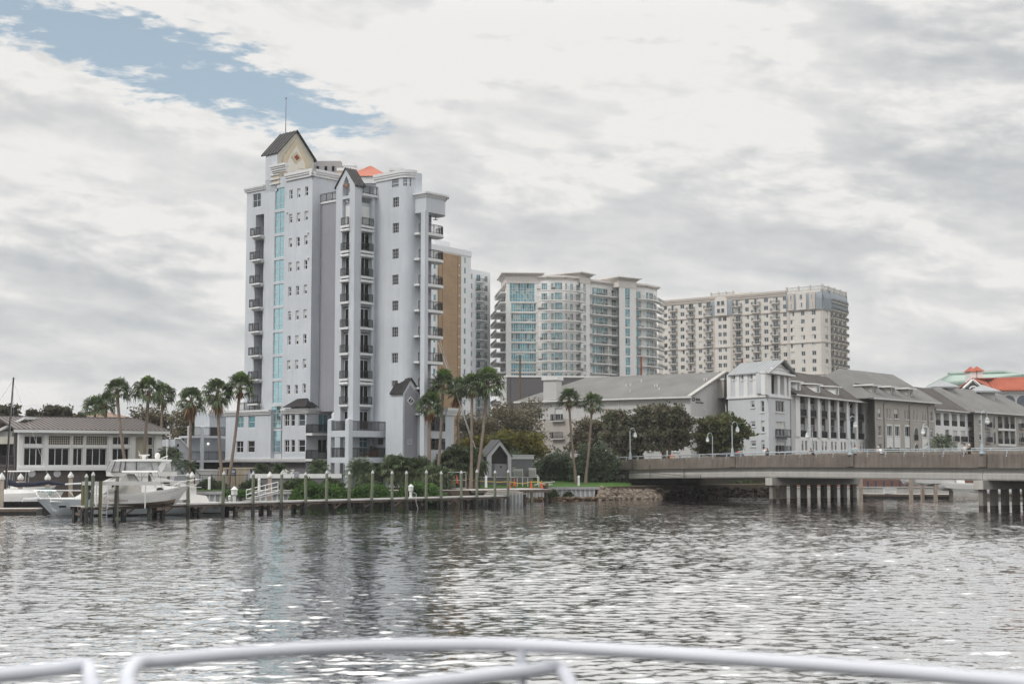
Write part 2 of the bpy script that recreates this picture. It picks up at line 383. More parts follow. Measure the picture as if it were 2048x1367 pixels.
E1 = Vector((.745, -.667)); E2 = Vector((.667, .745))
G0 = 1.7                         # ground level at the tower
def tower():
    T = thing("condominium_tower", "tall lavender grey stucco condominium tower with gabled penthouse and antenna on the waterfront", "building", (-25, 186, G0))
    T1 = pl(523, 188); C = pl(619, 181.5)
    WL = Wall(T1 - E1 * 7.83, T1 + E1 * 10.0)
    s486, s523, sC = WL.s(486), WL.s(523), WL.s(619)
    sC = (C - WL.A).dot(WL.d)
    ztop_wing = WL.z(505, 377); ztop_c = WL.z(600, 346)
    walls = MB(); dark = MB(); tr = MB()
    def cn(*a_): q_ = MB(); cornice(q_, *a_); q_.build("cornice", trimw, T)
    # ---- wing with the stacked recessed balconies
    fl = [WL.z(512, 473.5) - 3.2 * k for k in range(8)]        # slab tops
    sa, sb = WL.s(504.5), WL.s(521.5)
    holes = [WL.rect(z1(165, 745), z1(221, 843))]
    for k, z in enumerate(fl): holes.append((sa, z, sb, z + (2.75 if k else 2.95)))
    zpod = WL.z(500, 822)
    facade(walls, WL, s486, s523, zpod - .3, ztop_wing, holes[:1] + [h for h in holes[1:]], 1.5)
    window(WL, holes[0], T, 2, 2, .12, gm=glass_gr)
    for k, z in enumerate(fl):
        bk = MB(); bk.quad(WL.p(sa, z, -1.49), WL.p(sb, z, -1.49), WL.p(sb, z + 2.95, -1.49), WL.p(sa, z + 2.95, -1.49))
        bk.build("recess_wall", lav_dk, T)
        window(WL, (sa + (sb - sa) * .35, z + .06, sb - .08, z + 2.3), T, 2, 1, 1.40, gm=glass_dk, name="balcony_door")
        sl = MB(); sl.wbox(WL, sa - .25, sb + .1, -1.4, .75, z - .22, z, 0); sl.wbox(WL, sa - .05, sb, -1.4, .35, z - .42, z - .222, 0)
        o = sl.build("balcony", trimw, T)
        rb = MB(); rail_mb(rb, [WL.p(sa - .2, z, .05), WL.p(sa - .2, z, .7), WL.p(sb + .05, z, .7)]); rb.build("railing", dkmetal, o)
    # ---- glazed stair shaft and the corner volume with its three columns of small windows
    holes = []
    top = [WL.z(552, z1(0, 710)[1]) - 3.2 * k for k in range(11)]
    ga, gb = WL.s(543), WL.s(562.6)
    strip = [(ga, z - 2.88, gb, z) for z in top]
    wins = []
    for k in range(9):
        for (xa, xb, yc) in ((403, 426, 757), (460, 482, 747), (516, 540, 733)):
            px = (z1(xa, 0)[0] + z1(xb, 0)[0]) / 2; a = WL.s(px); zc = WL.z(px, z1(0, yc)[1]) - 3.2 * k
            wins.append((a - .32, zc - .62, a + .32, zc + .62))
    zpar = WL.z(552, z1(0, 640)[1])
    facade(walls, WL, s523, sC, zpod - .3, ztop_c, [(a, max(b_, zpod), c, d) for a, b_, c, d in strip if d > zpod + .5] + [q for q in wins], .2)
    for r in wins: window(WL, r, T, 1, 2, .15, gm=glass_gr if random.random() < .6 else glass_dk, fw=.11, blind=random.choice([0, 0, .3, .45, .6]))
    for r in strip:
        window(WL, r if r[1] > zpod else (r[0], r[1], r[2], r[3]), T, 2, (.27, .66), .10 if r[1] > zpod else -.10, gm=glass_bl, fw=.055, name="stair_window", fm=trimw)
    # E2 side of the corner volume, running far back above the terrace
    WC = Wall(C, C + E2 * 17)
    h3 = [WC.rect((640, 383), (664, 401)), ]
    facade(walls, WC, 0, 17, zpod - .3, ztop_c)
    back = [WL.p2(s486), WL.p2(s486) + E2 * 14, C + E2 * 17, C]
    roofm = MB(); roofm.poly([Vector((p.x, p.y, ztop_wing - .3)) for p in [WL.p2(s486), WL.p2(s523), WL.p2(s523) + E2 * 14, WL.p2(s486) + E2 * 14]])
    roofm.poly([Vector((p.x, p.y, ztop_c - .35)) for p in [WL.p2(s523 + .1), C, C + E2 * 17, WL.p2(s523 + .1) + E2 * 17]])
    Wback = Wall(WL.p2(s486) + E2 * 14, WL.p2(s486)); facade(walls, Wback, 0, 14, G0, ztop_wing)
    cn(WL, s486 - .3, s523, ztop_wing + .15, .6, .35); cn(WL, WL.s(566), sC + .42, ztop_c + .2, .95, .42); cn(WC, -.42, 17, ztop_c + .2, .95, .42)
    # vents and lamps on the wall
    for (x, y) in ((545, 1028), (548, 1210), (390, 884)):
        v = MB(); a = WL.s(z1(x, y)[0]); z = WL.z(*z1(x, y)); v.lathe(WL.p(a, z - .1, .12), ((.02, 0), (.13, .03), (.13, .16), (.05, .22)), 8); v.build("wall_lamp", trimw, T)
    # ---- elevator head with gable and diamond
    PA, PB = WL.p2(s523), WL.p2(WL.s(546.5)); WG = Wall(PB, PB + E2 * 9.0)
    sg1 = WG.s(627.5, 310); ze = WG.z(546.5, 302); zr_ = WG.z(588, 262); mid = sg1 / 2
    gp = [WG.p(0, ztop_c - 1.5), WG.p(sg1, ztop_c - 1.5), WG.p(sg1, ze), WG.p(mid, zr_), WG.p(0, ze)]
    gm_ = MB(); gm_.poly(gp, 0); gm_.build("gable_wall", mat("sage_stucco", (.50, .48, .41), .85, var=.05), T)
    def pent(i, off, name, m_):     # a nested gable panel, i metres inside the outer edge
        k = (zr_ - ze) / mid; q = MB(); bt = ztop_c - 1.2
        outer = [(i, bt), (sg1 - i, bt), (sg1 - i, ze - i * .55), (mid, zr_ - i * 1.15), (i, ze - i * .55)]
        vs = [WG.p(a, z, off) for a, z in outer] + [WG.p(a, z, 0) for a, z in outer]
        q.add(vs, [(0, 1, 2, 3, 4)] + [(j, j + 5, (j + 1) % 5 + 5, (j + 1) % 5) for j in range(5)]); q.build(name, m_, T)
    pent(.95, .10, "gable_panel", mat("tan_stucco", (.58, .50, .37), .85, var=.05)); pent(1.65, .16, "gable_panel", mat("pale_stucco", (.70, .67, .61), .85, var=.05))
    def diamond(W, s_, z_, o, r, m_, name="diamond", t=.08):
        q = MB(); pts = [(s_ - r, z_), (s_, z_ - r * .84), (s_ + r, z_), (s_, z_ + r * .84)]
        vs = [W.p(a, z, o) for a, z in pts] + [W.p(a, z, o - t) for a, z in pts]
        q.add(vs, [(0, 1, 2, 3)] + [(j, j + 4, (j + 1) % 4 + 4, (j + 1) % 4) for j in range(4)]); return q.build(name, m_, T)
    zd = WG.z(588, 315)
    diamond(WG, mid, zd, .24, .98, MATS["tan_stucco"]); diamond(WG, mid, zd, .30, .47, mat("brick_red_tile", (.25, .055, .035), .6))
    side = Wall(PA, PB)
    facade(walls, side, 0, (PB - PA).length, ztop_wing - 1, ze)
    facade(walls, Wall(PA + E2 * 9, PA), 0, 9, ztop_wing - 1, ze); facade(walls, Wall(PB + E2 * sg1, PB + E2 * sg1 - E1 * 3.4), 0, 3.4, ztop_c - 1, ze)
    rf = MB(); o_ = .28                                        # two roof slopes with seams
    ridge0 = WG.p(mid, zr_ + .12, o_); dN = Vector((*(-E1), 0)) * 3.55
    for sgn, a0 in ((-1, WG.p(-.12, ze - .1, o_)), (1, WG.p(sg1 + .3, ze - .22, o_))):
        rf.slab([a0, ridge0, ridge0 + dN, a0 + dN], .14)
        for i in range(6):
            q0 = a0 + dN * (i / 5.0) + Vector((0, 0, .03)); q1 = ridge0 + dN * (i / 5.0) + Vector((0, 0, .03)); rf.tube([q0, q1], .06, 4)
    rf.build("gable_roof", dkroof, T)
    an = MB(); p = WG.p(mid, zr_, -2.2); zt_ = at(574, 190, 189).z
    an.tube([p, Vector((p.x, p.y, zt_ - .3))], [.07, .035], 6); an.lathe((p.x, p.y, zt_ - .3), ((.03, 0), (.11, .08), (.11, .2), (.02, .3)), 8); an.build("antenna", mat("antenna_grey", (.2, .21, .23), .5, .5), T)
    ar = MB(); a0 = WG.p(sg1 * .45, ztop_c + 1.6, .9); ar.tube([a0, a0 + Vector((E2.x, E2.y, 0)) * 2.0], .03, 4); ar.tube([a0 + Vector((E2.x, E2.y, 0)) * 1.6 + Vector((0, 0, .2)), a0 + Vector((E2.x, E2.y, 0)) * 1.6 - Vector((0, 0, 1.6))], .03, 4); ar.build("aerial", MATS["antenna_grey"], T)
    # belt capital and louvres over the stair glazing
    cap = MB(); s0_, s1_ = WL.s(540), WL.s(565.5); zc0 = WL.z(552, z1(0, 545)[1])
    for h0, h1, oo in ((0, .28, .62), (.28, .5, .5), (.5, .78, .38), (.78, 1.0, .25)): cap.wbox(WL, s0_ - oo * .3, s1_ + oo * .5, -.3, oo, zc0 - h1, zc0 - h0)
    cap.build("belt_moulding", trimw, T)
    for y in (590, 622, 655):
        q = MB(); r = WL.rect(z1(310, y), z1(358, y + 14)); q.wbox(WL, r[0], r[2], -.02, .05, r[1], r[3]); q.build("louvre", MATS["tan_stucco"], T)
        q = MB(); q.wbox(WL, r[0] - .5, r[2] + .1, -.02, .16, r[1] - .16, r[1] - .02); q.build("louvre_sill", trimw, T)
    # ---- dark recess wall with roof terrace
    RA = C + E2 * 1.42; WRc = Wall(RA, RA + E1 * 3.4)
    zter = WRc.z(650, 403.5)
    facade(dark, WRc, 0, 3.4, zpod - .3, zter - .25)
    for z in (WRc.z(650, z2(0, 78)[1]), WRc.z(650, 470), WRc.z(650, 690)): tr_ = MB(); tr_.wbox(WRc, 0, 3.4, -.01, .012, z, z + .05); tr_.build("wall_joint", lav_dk, T)
    q = MB(); q.wbox(WRc, -.05, 3.5, -3.5, .12, zter - .25, zter); o = q.build("roof_terrace", trimw, T)
    q = MB(); rail_mb(q, [WRc.p(0, zter, .04), WRc.p(3.3, zter, .04)]); q.build("railing", dkmetal, o)
    q = MB(); q.wbox(WC, 3.0, 12, 0, .12, ztop_c - 3.2, ztop_c - 2.6); q.build("wall_band", trimw, T)
    q = MB(); r = WC.rect(z1(700, 642), z1(718, 655)); q.wbox(WC, r[0], r[2], -.02, .03, r[1], r[3]); q.build("vent", cream, T)
    # ---- gabled bay with the juliet balconies
    BA = pl(667, 177.5); WB = Wall(BA, BA + E1 * 3.53); BB = BA + E1 * 3.53; WR = Wall(BB, BB + E2 * 3.2)
    zeb = WB.z(668, 374); zapex = WB.z(686.5, 338.4); zeR = zeb
    zb0 = G0
    fl = [WB.z(686, 451.5) - 3.2 * k for k in range(9)]          # the sills of the juliet balconies
    ha, hb = WB.s(680), WB.s(694.5); ra, rb_ = WR.s(719), WR.s(741)
    zpin = zapex - 1.75
    facade(walls, WB, 0, 3.53, zb0, zeb, [(ha, fl[-1] - 6.5, hb, fl[0] + 3.35), (ha, fl[0] + 3.75, hb, zeb)], .55)
    facade(walls, WR, 0, 3.2, zb0, zeR - .2, [(ra, fl[-1] - 6.5, rb_, fl[0] + 3.6)], .55)
    # gable with its pointed opening
    mid = (WB.s(686.5)); gmb = MB(); hm = (ha + hb) / 2
    gmb.poly([WB.p(0, zeb), WB.p(ha, zeb), WB.p(hm, zeb + 1.15), WB.p(mid, zapex)]); gmb.poly([WB.p(hb, zeb), WB.p(3.53, zeb), WB.p(mid, zapex), WB.p(hm, zeb + 1.15)])
    for a, b_ in ((ha, hm), (hm, hb)):
        za_, zb_ = (zeb, zeb + 1.15) if a == ha else (zeb + 1.15, zeb)
        gmb.quad(WB.p(a, za_), WB.p(b_, zb_), WB.p(b_, zb_, -.9), WB.p(a, za_, -.9))
    gmb.quad(WB.p(ha, fl[0] + 3.2, -.9), WB.p(hb, fl[0] + 3.2, -.9), WB.p(hb, zeb + 1.2, -.9), WB.p(ha, zeb + 1.2, -.9))
    gmb.build("gable_wall", lav, T)
    rf = MB(); dN = Vector((*E2, 0)) * 1.75; rg = WB.p(mid, zapex + .12, .12)
    for a0 in (WB.p(-.2, zeb - .2, .12), WB.p(3.75, zeb - .25, .12)):
        rf.slab([a0, rg, rg + dN, a0 + dN], .12)
        for i in range(5): rf.tube([a0 + dN * (i / 4) + Vector((0, 0, .03)), rg + dN * (i / 4) + Vector((0, 0, .03))], .045, 4)
    rf.build("gable_roof", dkroof, T)
    niche = MB(); niche.wbox(WB, hm - .42, hm + .42, -.88, -.80, fl[0] + 3.8, fl[0] + 5.4); niche.lathe(WB.p(hm, fl[0] + 5.4, -.84), ((.42, 0), (.36, .2), (.2, .37), (.02, .42)), 14); niche.build("arched_door", white, T)
    lampb = MB(); lampb.lathe(WB.p(ha + .25, fl[0] + 5.0, -.4), ((.05, 0), (.11, .06), (.11, .3), (.04, .36)), 8); lampb.build("terrace_lamp", mat("orange_lamp", (.8, .28, .06), .5, emit=.6), T)
    for W, a, c, cols in ((WB, ha, hb, 1), (WR, ra, rb_, 2)):
        for k, z in enumerate(fl + [fl[-1] - 3.25, fl[-1] - 6.5]):
            hgt = 2.62
            low = k >= 9
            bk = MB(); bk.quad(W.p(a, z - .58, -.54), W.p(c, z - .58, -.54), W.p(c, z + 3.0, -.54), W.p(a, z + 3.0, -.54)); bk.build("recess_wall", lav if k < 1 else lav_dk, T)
            if k == 0: q = MB(); q.wbox(W, a + .08, c - .08, -.53, -.45, z + .1, z + 2.5); q.build("storm_shutter", white, T)
            else: window(W, (a + .18, z + (.1 if not low else .5), c - .1, z + 2.4), T, cols if not low else 2, 1 if not low else (.35, .75), .45, gm=glass_dk if not low else glass_tl, fw=.07, name="balcony_door" if not low else "window")
            if low: continue
            sl = MB(); sl.wbox(W, a - .12, c + .12, -.54, .22, z - .28, z); o = sl.build("juliet_balcony", trimw, T)
            q = MB(); rail_mb(q, [W.p(a - .02, z, .16), W.p(c + .02, z, .16)], .98); q.build("railing", dkmetal, o)
            if k in (0, 1, 2, 6): q = MB(); q.tube([W.p(a - .1, z - .62, .05), W.p(c + .1, z - .62, .05)], .2, 10); q.build("moulding", trimw, T)
            elif k != 8: q = MB(); q.wbox(W, a + .001, c - .001, -.53, -.1, z - .58, z - .281); q.build("spandrel", lav_dk, T)
    # terrace behind the bay
    q = MB(); q.wbox(WR, 1.2, 5.0, -3.5, .25, zter - .3, zter - .02); o = q.build("roof_terrace", trimw, T); q = MB(); rail_mb(q, [WR.p(1.2, zter, .2), WR.p(4.2, zter, .2)]); q.build("railing", dkmetal, o)
    # ---- curved volume
    VA = pl(748, 178); WV = Wall(VA, VA + E1 * 4.25); VB = VA + E1 * 4.25
    zv = WV.z(795, 345); zbv = G0
    blocks = []
    for k, y in enumerate((403.4, 455, 506.7, 558.4, 610.4, 663, 715, 766)):
        a = WV.s(803 - 6.5); z = WV.z(797, y); h = .62 if k < 7 else .36; blocks.append((4.25 - 1.15, z - h, 4.25 - .05, z + h))
    slots = [(4.25 - 1.35, WV.z(790, z1(0, y)[1]) - .2, 4.25 - .1, WV.z(790, z1(0, y)[1]) + .16) for y in (641, 664, 688)]
    facade(walls, WV, 0, 4.25, zbv, zv, blocks + slots, .18)
    for r in blocks: window(WV, r, T, 3, 3, .12, gm=glass_gr, fw=.05, fm=conc_lt, name="glass_block_window")
    for r in slots: q = MB(); q.wbox(WV, r[0], r[2], -.18, -.12, r[1], r[3]); q.build("louvre", lav_dk, T)
    arc = [VB]; cd = VB + E2 * 1.4                 # rounded end: from E1 facing round to E2 facing
    for i in range(1, 9):
        t = R(90) * i / 8; arc.append(cd + (-E2 * math.cos(t) + E1 * math.sin(t)) * 1.4)
    WE_A = arc[-1]
    for i in range(8):
        Wc = Wall(arc[i], arc[i + 1]); ln = (arc[i + 1] - arc[i]).length; hs = []
        if i in (2, 3, 5): hs = [(0.03, q[1], ln - .03, q[3]) for q in slots]
        facade(walls, Wc, 0, ln, zbv, zv, hs, .18)
        for r in hs: q = MB(); q.wbox(Wc, r[0], r[2], -.18, -.12, r[1], r[3]); q.build("louvre", lav_dk, T)
        cornice(tr, Wc, -.02, ln + .06, zv + .2, .95, .3)
    cornice(tr, WV, -.3, 4.26, zv + .2, .95, .3)
    WE = Wall(WE_A, WE_A + E2 * 2.3); zE = zv - 5.0
    facade(walls, WE, 0, 1.2, zbv, zv); facade(dark, WE, 1.2, 2.3, zbv, zE); facade(dark, Wall(WE.p2(2.3), WE.p2(2.3) - E1 * 6), 0, 6, zbv, zE)
    facade(walls, Wall(VA - E2 * .0 + E2 * 6, VA), 0, 6, zter, zv)
    roofm.poly([Vector((p.x, p.y, zv - .3)) for p in [VA] + arc + [arc[-1] + E2 * 1.2, arc[-1] + E2 * 1.2 - E1 * 5, VA + E2 * 5]])
    facade(walls, Wall(WR.p2(3.2), VA), 0, (VA - WR.p2(3.2)).length, zbv, zter); 
    strip_top = zter
    # ---- rounded balconies of the east end, column and canopy
    slabz = [WE.z(868, 472) - 3.2 * k for k in range(8)]
    def outline(o1, z, s0=.45, s1=4.2, o0=-.4):
        pts = [WE.p(s0, z, o0), WE.p(s0, z, o1)]
        for i in range(7):
            t = R(90) * i / 6; pts.append(WE.p(s1 - 1.6 + 1.6 * math.sin(t), z, o1 - 1.5 + 1.5 * math.cos(t)))
        pts.append(WE.p(s1, z, o0)); return pts
    for z in slabz:
        q = MB(); q.slab(outline(1.75, z), .34); o = q.build("balcony", trimw, T)
        q = MB(); rail_mb(q, outline(1.68, z, .45, 4.15)[1:]); q.build("railing", dkmetal, o)
        window(WE, (1.0, z + .05, 2.1, z + 2.4), T, 2, 1, -.1, gm=glass_gr, name="balcony_door")
        q = MB(); q.wbox(WE, -.1, .5, -.5, .9, z - .25, z); o = q.build("side_balcony", trimw, T)
        q = MB(); rail_mb(q, [WE.p(-.1, z, .85), WE.p(.45, z, .85)]); q.build("railing", dkmetal, o)
    ztopc = WE.z(868, 396)
    q = MB(); q.slab(outline(1.95, ztopc - .5, .0, 4.3), 1.9); q.build("canopy", lav, T)
    for h0, h1, g in ((0, .25, .35), (.25, .42, .2), (.42, .6, .1)): q = MB(); q.slab(outline(1.95 + g, ztopc - h0 + .1, .0 - g, 4.3 + g), h1 - h0); q.build("canopy_cornice", trimw, T)
    q = MB(); q.wbox(WE, -.15, .45, 1.2, 1.93, G0, ztopc - 2.2); q.build("column", lav, T)
    q = MB(); q.wbox(WE, 1.9, 2.5, -.2, .4, G0, ztopc - 2.2); q.build("column", lav_dk, T)
    q = MB(); q.lathe(WE.p(2.6, ztopc - 3.0, 1.0), ((.02, 0), (.35, .03), (.05, .1), (.03, .6)), 8); q.build("ceiling_fan", dkmetal, T)
    # ---- roof furniture
    def rbox(px0, y0, px1, y1, D, name, m_, dep=3.0, cap_=True):
        a = at(px0, y0, D); c = at(px1, y0, D); zlo = at(px0, y1, D).z; q = MB()
        W = Wall((a.x, a.y), (c.x, c.y)); q.wbox(W, 0, W.L, -dep, 0, zlo - 1.5, a.z)
        o = q.build(name, m_, T)
        if cap_: k = MB(); k.wbox(W, -.2, W.L + .2, -dep - .2, .2, a.z - .25, a.z + .12); k.build("cap", trimw, o)
        return W, a.z, o
    W, z, o = rbox(628, 322, 682, 348, 192.5, "penthouse", mat("taupe_stucco", (.36, .345, .345), .85), 6, False)
    for x in (618, 677, 730): r = W.rect(z1(x, 545), z1(x + 26, 588)); window(W, r, T, 1, 1, -.06, gm=glass_dk, fm=lav_dk)
    rbox(688, 328, 709, 341, 190, "chimney", trimw, 2); rbox(782, 338, 804, 352, 184, "chimney", trimw, 2)
    W, z, o = rbox(677, 338, 722, 350, 188, "parapet_block", cream, 4)
    W, z, o = rbox(702, 352, 772, 372, 183.5, "penthouse", lav, 6, False)
    pz = z - .1; ap = at(741, 331, 186.5); q = MB(); cs_ = [W.p(-.5, pz, .5), W.p(W.L + .5, pz, .5), W.p(W.L + .5, pz, -6.5), W.p(-.5, pz, -6.5)]
    for i in range(4):
        q.poly([cs_[i], cs_[(i + 1) % 4], ap])
        for j in range(1, 8): q.tube([cs_[i].lerp(cs_[(i + 1) % 4], j / 8), ap.lerp(cs_[i].lerp(cs_[(i + 1) % 4], j / 8), .12)], .035, 4)
    q.build("pyramid_roof", mat("salmon_metal_roof", (.50, .165, .105), .6, .0, var=.08), T)
    q = MB(); q.wbox(W, -.3, W.L + .3, -.2, .3, pz - .9, pz - .05); q.build("fascia", trimw, T)
    for px in (628.5, 646.5):
        c = at(px, 341, 184); q = MB(); q.lathe((c.x, c.y, c.z - 1.5), ((.62, 0), (.62, 1.25), (.5, 1.4), (.2, 1.45)), 12); q.build("roof_fan", mat("dark_green_unit", (.05, .055, .05), .6), T)
    # ---- podium
    WP = Wall(T1 - E1 * 7.83, T1 + E1 * 10, .55); zb_ = WP.z(500, 917.5)
    sp0, sp1 = WP.s(451), WP.s(541); sq0, sq1 = WP.s(564), WP.s(612)
    pw = [WP.rect(z4(508, 235), z4(566, 335)), WP.rect(z4(608, 230), z4(667, 335)), WP.rect(z4(500, 452), z4(563, 555)), WP.rect(z4(603, 450), z4(664, 553))]
    facade(walls, WP, sp0, sp1, zb_, zpod, pw, .16)
    for i, r in enumerate(pw): window(WP, r, T, 2 if i % 2 == 0 else 1, 2, .12, gm=glass_tl if i < 2 else glass_dk)
    for i, (x0, x1) in enumerate(((930, 972), (988, 1022), (1055, 1113))): pass
    bw = [WP.rect(z4(x0, y0), z4(x1, y1)) for y0, y1 in ((213, 318), (440, 550)) for x0, x1 in ((930, 972), (988, 1022), (1055, 1113))]
    facade(walls, WP, sq0, sq1, zb_, zpod, bw, .16)
    for i, r in enumerate(bw): window(WP, r, T, 2 if i % 3 == 0 else 1, 2, .12, gm=glass_dk if i > 2 else (glass_gr if i == 2 else glass_dk))
    cn(WP, sp0 - .3, sp1, zpod + .1, .62, .4); cn(WP, sq0, sq1 + .4, zpod + .1, .62, .4); cn(WP, sp0, WP.s(612), zb_ + .12, .4, .12)
    q = MB(); q.wbox(WP, sp0, sp1, -6, -.2, zpod - .1, zpod - .02); q.build("flat_roof", conc_lt, T)
    facade(walls, Wall(WP.p2(sp0) + E2 * 6, WP.p2(sp0)), 0, 6, zb_, zpod)
    facade(walls, Wall(WP.p2(sp1), WP.p2(sp1) + E2 * .55), 0, .55, zb_, zpod); facade(walls, Wall(WP.p2(sq0) + E2 * .55, WP.p2(sq0)), 0, .55, zb_, zpod)
    # terrace rail over the podium wing
    q = MB(); rail_mb(q, [WP.p(WP.s(478), zpod + .1, .1), WP.p(WP.s(519), zpod + .1, .1)]); q.build("railing", dkmetal, T)
    # shaft between the two podium walls carries on to the parking level
    facade(walls, WL, WL.s(541), WL.s(563), zb_ - .6, zpod, [(a, b_, c, d) for a, b_, c, d in strip if d <= zpod + .5], .2)
    # bay window roof
    r0, r1 = WP.s(576), WP.s(617.5); zr0 = WP.z(590, 814); zr1 = WP.z(600, 797); q = MB()
    A_, B_, C_, D_ = WP.p(r0 - .2, zr0, .75), WP.p(r1 + .1, zr0, .75), WP.p(r1 + .1, zr0, -1.5), WP.p(r0 - .2, zr0, -1.5)
    K1, K2 = WP.p(r0 + 1.2, zr1, -.5), WP.p(r1 - .9, zr1, -.5)
    q.poly([A_, B_, K2, K1]); q.poly([B_, C_, K2]); q.poly([D_, A_, K1]); q.poly([C_, D_, K1, K2]); q.poly([A_, D_, C_, B_])
    for j in range(1, 7): q.tube([A_.lerp(B_, j / 7) + Vector((0, 0, .02)), K1.lerp(K2, j / 7) + Vector((0, 0, .02))], .04, 4)
    for a, c in ((A_, K1), (B_, K2), (K1, K2)): q.tube([a, c], .07, 5)
    q.build("bay_roof", dkroof, T)
    # side wall with terrace door
    PC = WP.p2(sq1); WS = Wall(PC, PC + E2 * 4.2)
    ds = [WS.rect(z4(1235, 215), z4(1322, 368)), WS.rect(z4(1230, 435), z4(1310, 560))]
    facade(walls, WS, 0, 4.2, zb_ - 3, zpod, ds, .16); cn(WS, 0, 4.2, zpod + .1, .62, .4)
    for i, r in enumerate(ds): window(WS, r, T, 2, 1, .12, gm=glass_tl if i == 0 else glass_dk, name="terrace_door")
    zt1 = WS.z(635, 866); zt2 = WS.z(635, 917)
    for z, i in ((zt1, 0), (zt2, 1)):
        q = MB(); q.wbox(WS, -.1, 4.1, .02, 1.3, z - .3, z); o = q.build("balcony", trimw, T)
        q = MB(); rail_mb(q, [WS.p(-.05, z, .05), WS.p(-.05, z, 1.22), WS.p(4.0, z, 1.22)], 1.1, r=.022); q.build("railing", dkmetal, o)
    # parking level
    dk = MB(); Wpk = Wall(WP.A, WP.A + WP.d * 20, -.7)
    dk.wbox(Wpk, sp0, WP.s(612), -1, 0, G0, zb_ - .35); dk.build("garage_wall", mat("garage_grey", (.16, .155, .165), .9, var=.08), T)
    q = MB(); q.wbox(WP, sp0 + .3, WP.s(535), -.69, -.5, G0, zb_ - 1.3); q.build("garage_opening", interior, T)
    q = MB(); q.wbox(WP, sp0, WP.s(612), -.9, .0, zb_ - .42, zb_ - .002); q.build("soffit_beam", lav_dk, T)
    # ---- two storey terrace with white beams
    TC = pl(697, 172); WTL = Wall(TC - E1 * 3.85, TC); WTR = Wall(TC, TC + E2 * 7.15)
    zu0, zu1 = WTR.z(740, 873.5), WTR.z(740, 861); zl0, zl1 = WTR.z(740, 925), WTR.z(740, 914)
    for za_, zb2 in ((zu0, zu1), (zl0, zl1)):
        q = MB(); poly = [WTL.p2(0), TC, WTR.p2(7.15), WTR.p2(7.15) - E1 * 3.85]; q.prism(poly, za_, zb2); o = q.build("terrace", lav, T)
        q = MB(); rail_mb(q, [WTL.p(.45, zb2, -.12), WTL.p(3.4, zb2, -.12)], 1.15, r=.022); rail_mb(q, [WTR.p(.45, zb2, -.12), WTR.p(7.1, zb2, -.12)], 1.15, r=.022); q.build("railing", dkmetal, o)
    for W, s_ in ((WTL, 0.0), (WTR, -.0)):
        q = MB(); q.wbox(W, s_ - .02, s_ + .62, -.62, .02, G0, zu1 + 1.3); q.lathe(W.p(s_ + .3, zu1 + 1.3, -.3), ((.45, 0), (.40, .08), (.05, .2)), 4); q.build("pillar", lav, T)
    q = MB(); q.wbox(WTR, 3.0, 7.0, -3.6, -.4, G0, zl0 - .4); q.build("garage_wall", MATS["garage_grey"], T)
    r = WTR.rect(z4(1793, 428), z4(1855, 482)); q = MB(); q.wbox(WTR, r[0], r[2], -.6, -.5, r[1], r[3]); q.build("television", interior, T)
    q = MB(); q.wbox(WTR, 4.1, 5.1, -.9, -.35, zl1 + .02, zl1 + .95); q.tube([WTR.p(4.2, zl1 + 1.1, -.6), WTR.p(5.0, zl1 + 1.1, -.6)], .3, 10); q.build("grill", mat("grill_cover", (.03, .03, .03), .8), T)
    q = MB(); q.wbox(WTR, 3.6, 4.0, -.9, -.4, zl1 + .02, zl1 + .5); q.wbox(WTR, 4.2, 5.0, -.34, -.3, zl1 + .1, zl1 + .8); q.build("terrace_cabinet", mat("orange_wood", (.32, .12, .05), .7), T)
    # ---- gabled chapel-like bay
    KA = pl(805, 173.5); WK = Wall(KA, KA + E2 * 2.8); zek = WK.z(806, 783); zak = WK.z(819, 757.5); km = WK.s(819.5)
    q = MB(); q.poly([WK.p(0, G0), WK.p(2.8, G0), WK.p(2.8, zek), WK.p(km, zak), WK.p(0, zek)]); facade(q, Wall(KA - E1 * 3, KA), 0, 3, G0, zek); facade(q, Wall(WK.p2(2.8), WK.p2(2.8) - E1 * 2), 0, 2, G0, zek); q.build("gable_wall", lav, T)
    q = MB(); i = .3; vs = [(i, G0 + 2), (2.8 - i, G0 + 2), (2.8 - i, zek - .35), (km, zak - .75), (i, zek - .35)]
    q.add([WK.p(a, z, .05) for a, z in vs] + [WK.p(a, z, 0) for a, z in vs], [(0, 1, 2, 3, 4)] + [(j, j + 5, (j + 1) % 5 + 5, (j + 1) % 5) for j in range(5)]); q.build("gable_panel", lav_dk, T)
    rf = MB(); dN = Vector((*(-E1), 0)) * 2.3; rg = WK.p(km, zak + .14, .2)
    for a0 in (WK.p(-.25, zek - .2, .2), WK.p(3.05, zek - .2, .2)):
        rf.slab([a0, rg, rg + dN, a0 + dN], .12)
        for i in range(6): rf.tube([a0 + dN * (i / 5) + Vector((0, 0, .03)), rg + dN * (i / 5) + Vector((0, 0, .03))], .045, 4)
    rf.build("gable_roof", dkroof, T)
    zdk = WK.z(819, 801); diamond(WK, km, zdk, .14, .66, white, "diamond_window"); diamond(WK, km, zdk, .17, .42, glass_dk, "diamond_window")
    q = MB()
    for a, b_ in (((-.4, 0), (.4, 0)), ((0, -.4), (0, .4))): q.tube([WK.p(km + a[0] * .5, zdk + a[0] * .5 + a[1], .18), WK.p(km + b_[0] * .5, zdk + b_[0] * .5 + b_[1], .18)], .03, 4)
    q.build("glazing_bar", white, T)
    r = WK.rect(z2(1212, 1155), z2(1238, 1190)); window(WK, r, T, 3, 3, -.12, gm=glass_gr, fw=.05)
    # ---- low east block with balconies
    QA = pl(836, 177.5); WQ = Wall(QA, QA + E2 * 6.4); zq = WQ.z(870, 816)
    oh = [WQ.rect(z5(318, 515), z5(525, 650)), WQ.rect(z5(318, 708), z5(525, 800))]
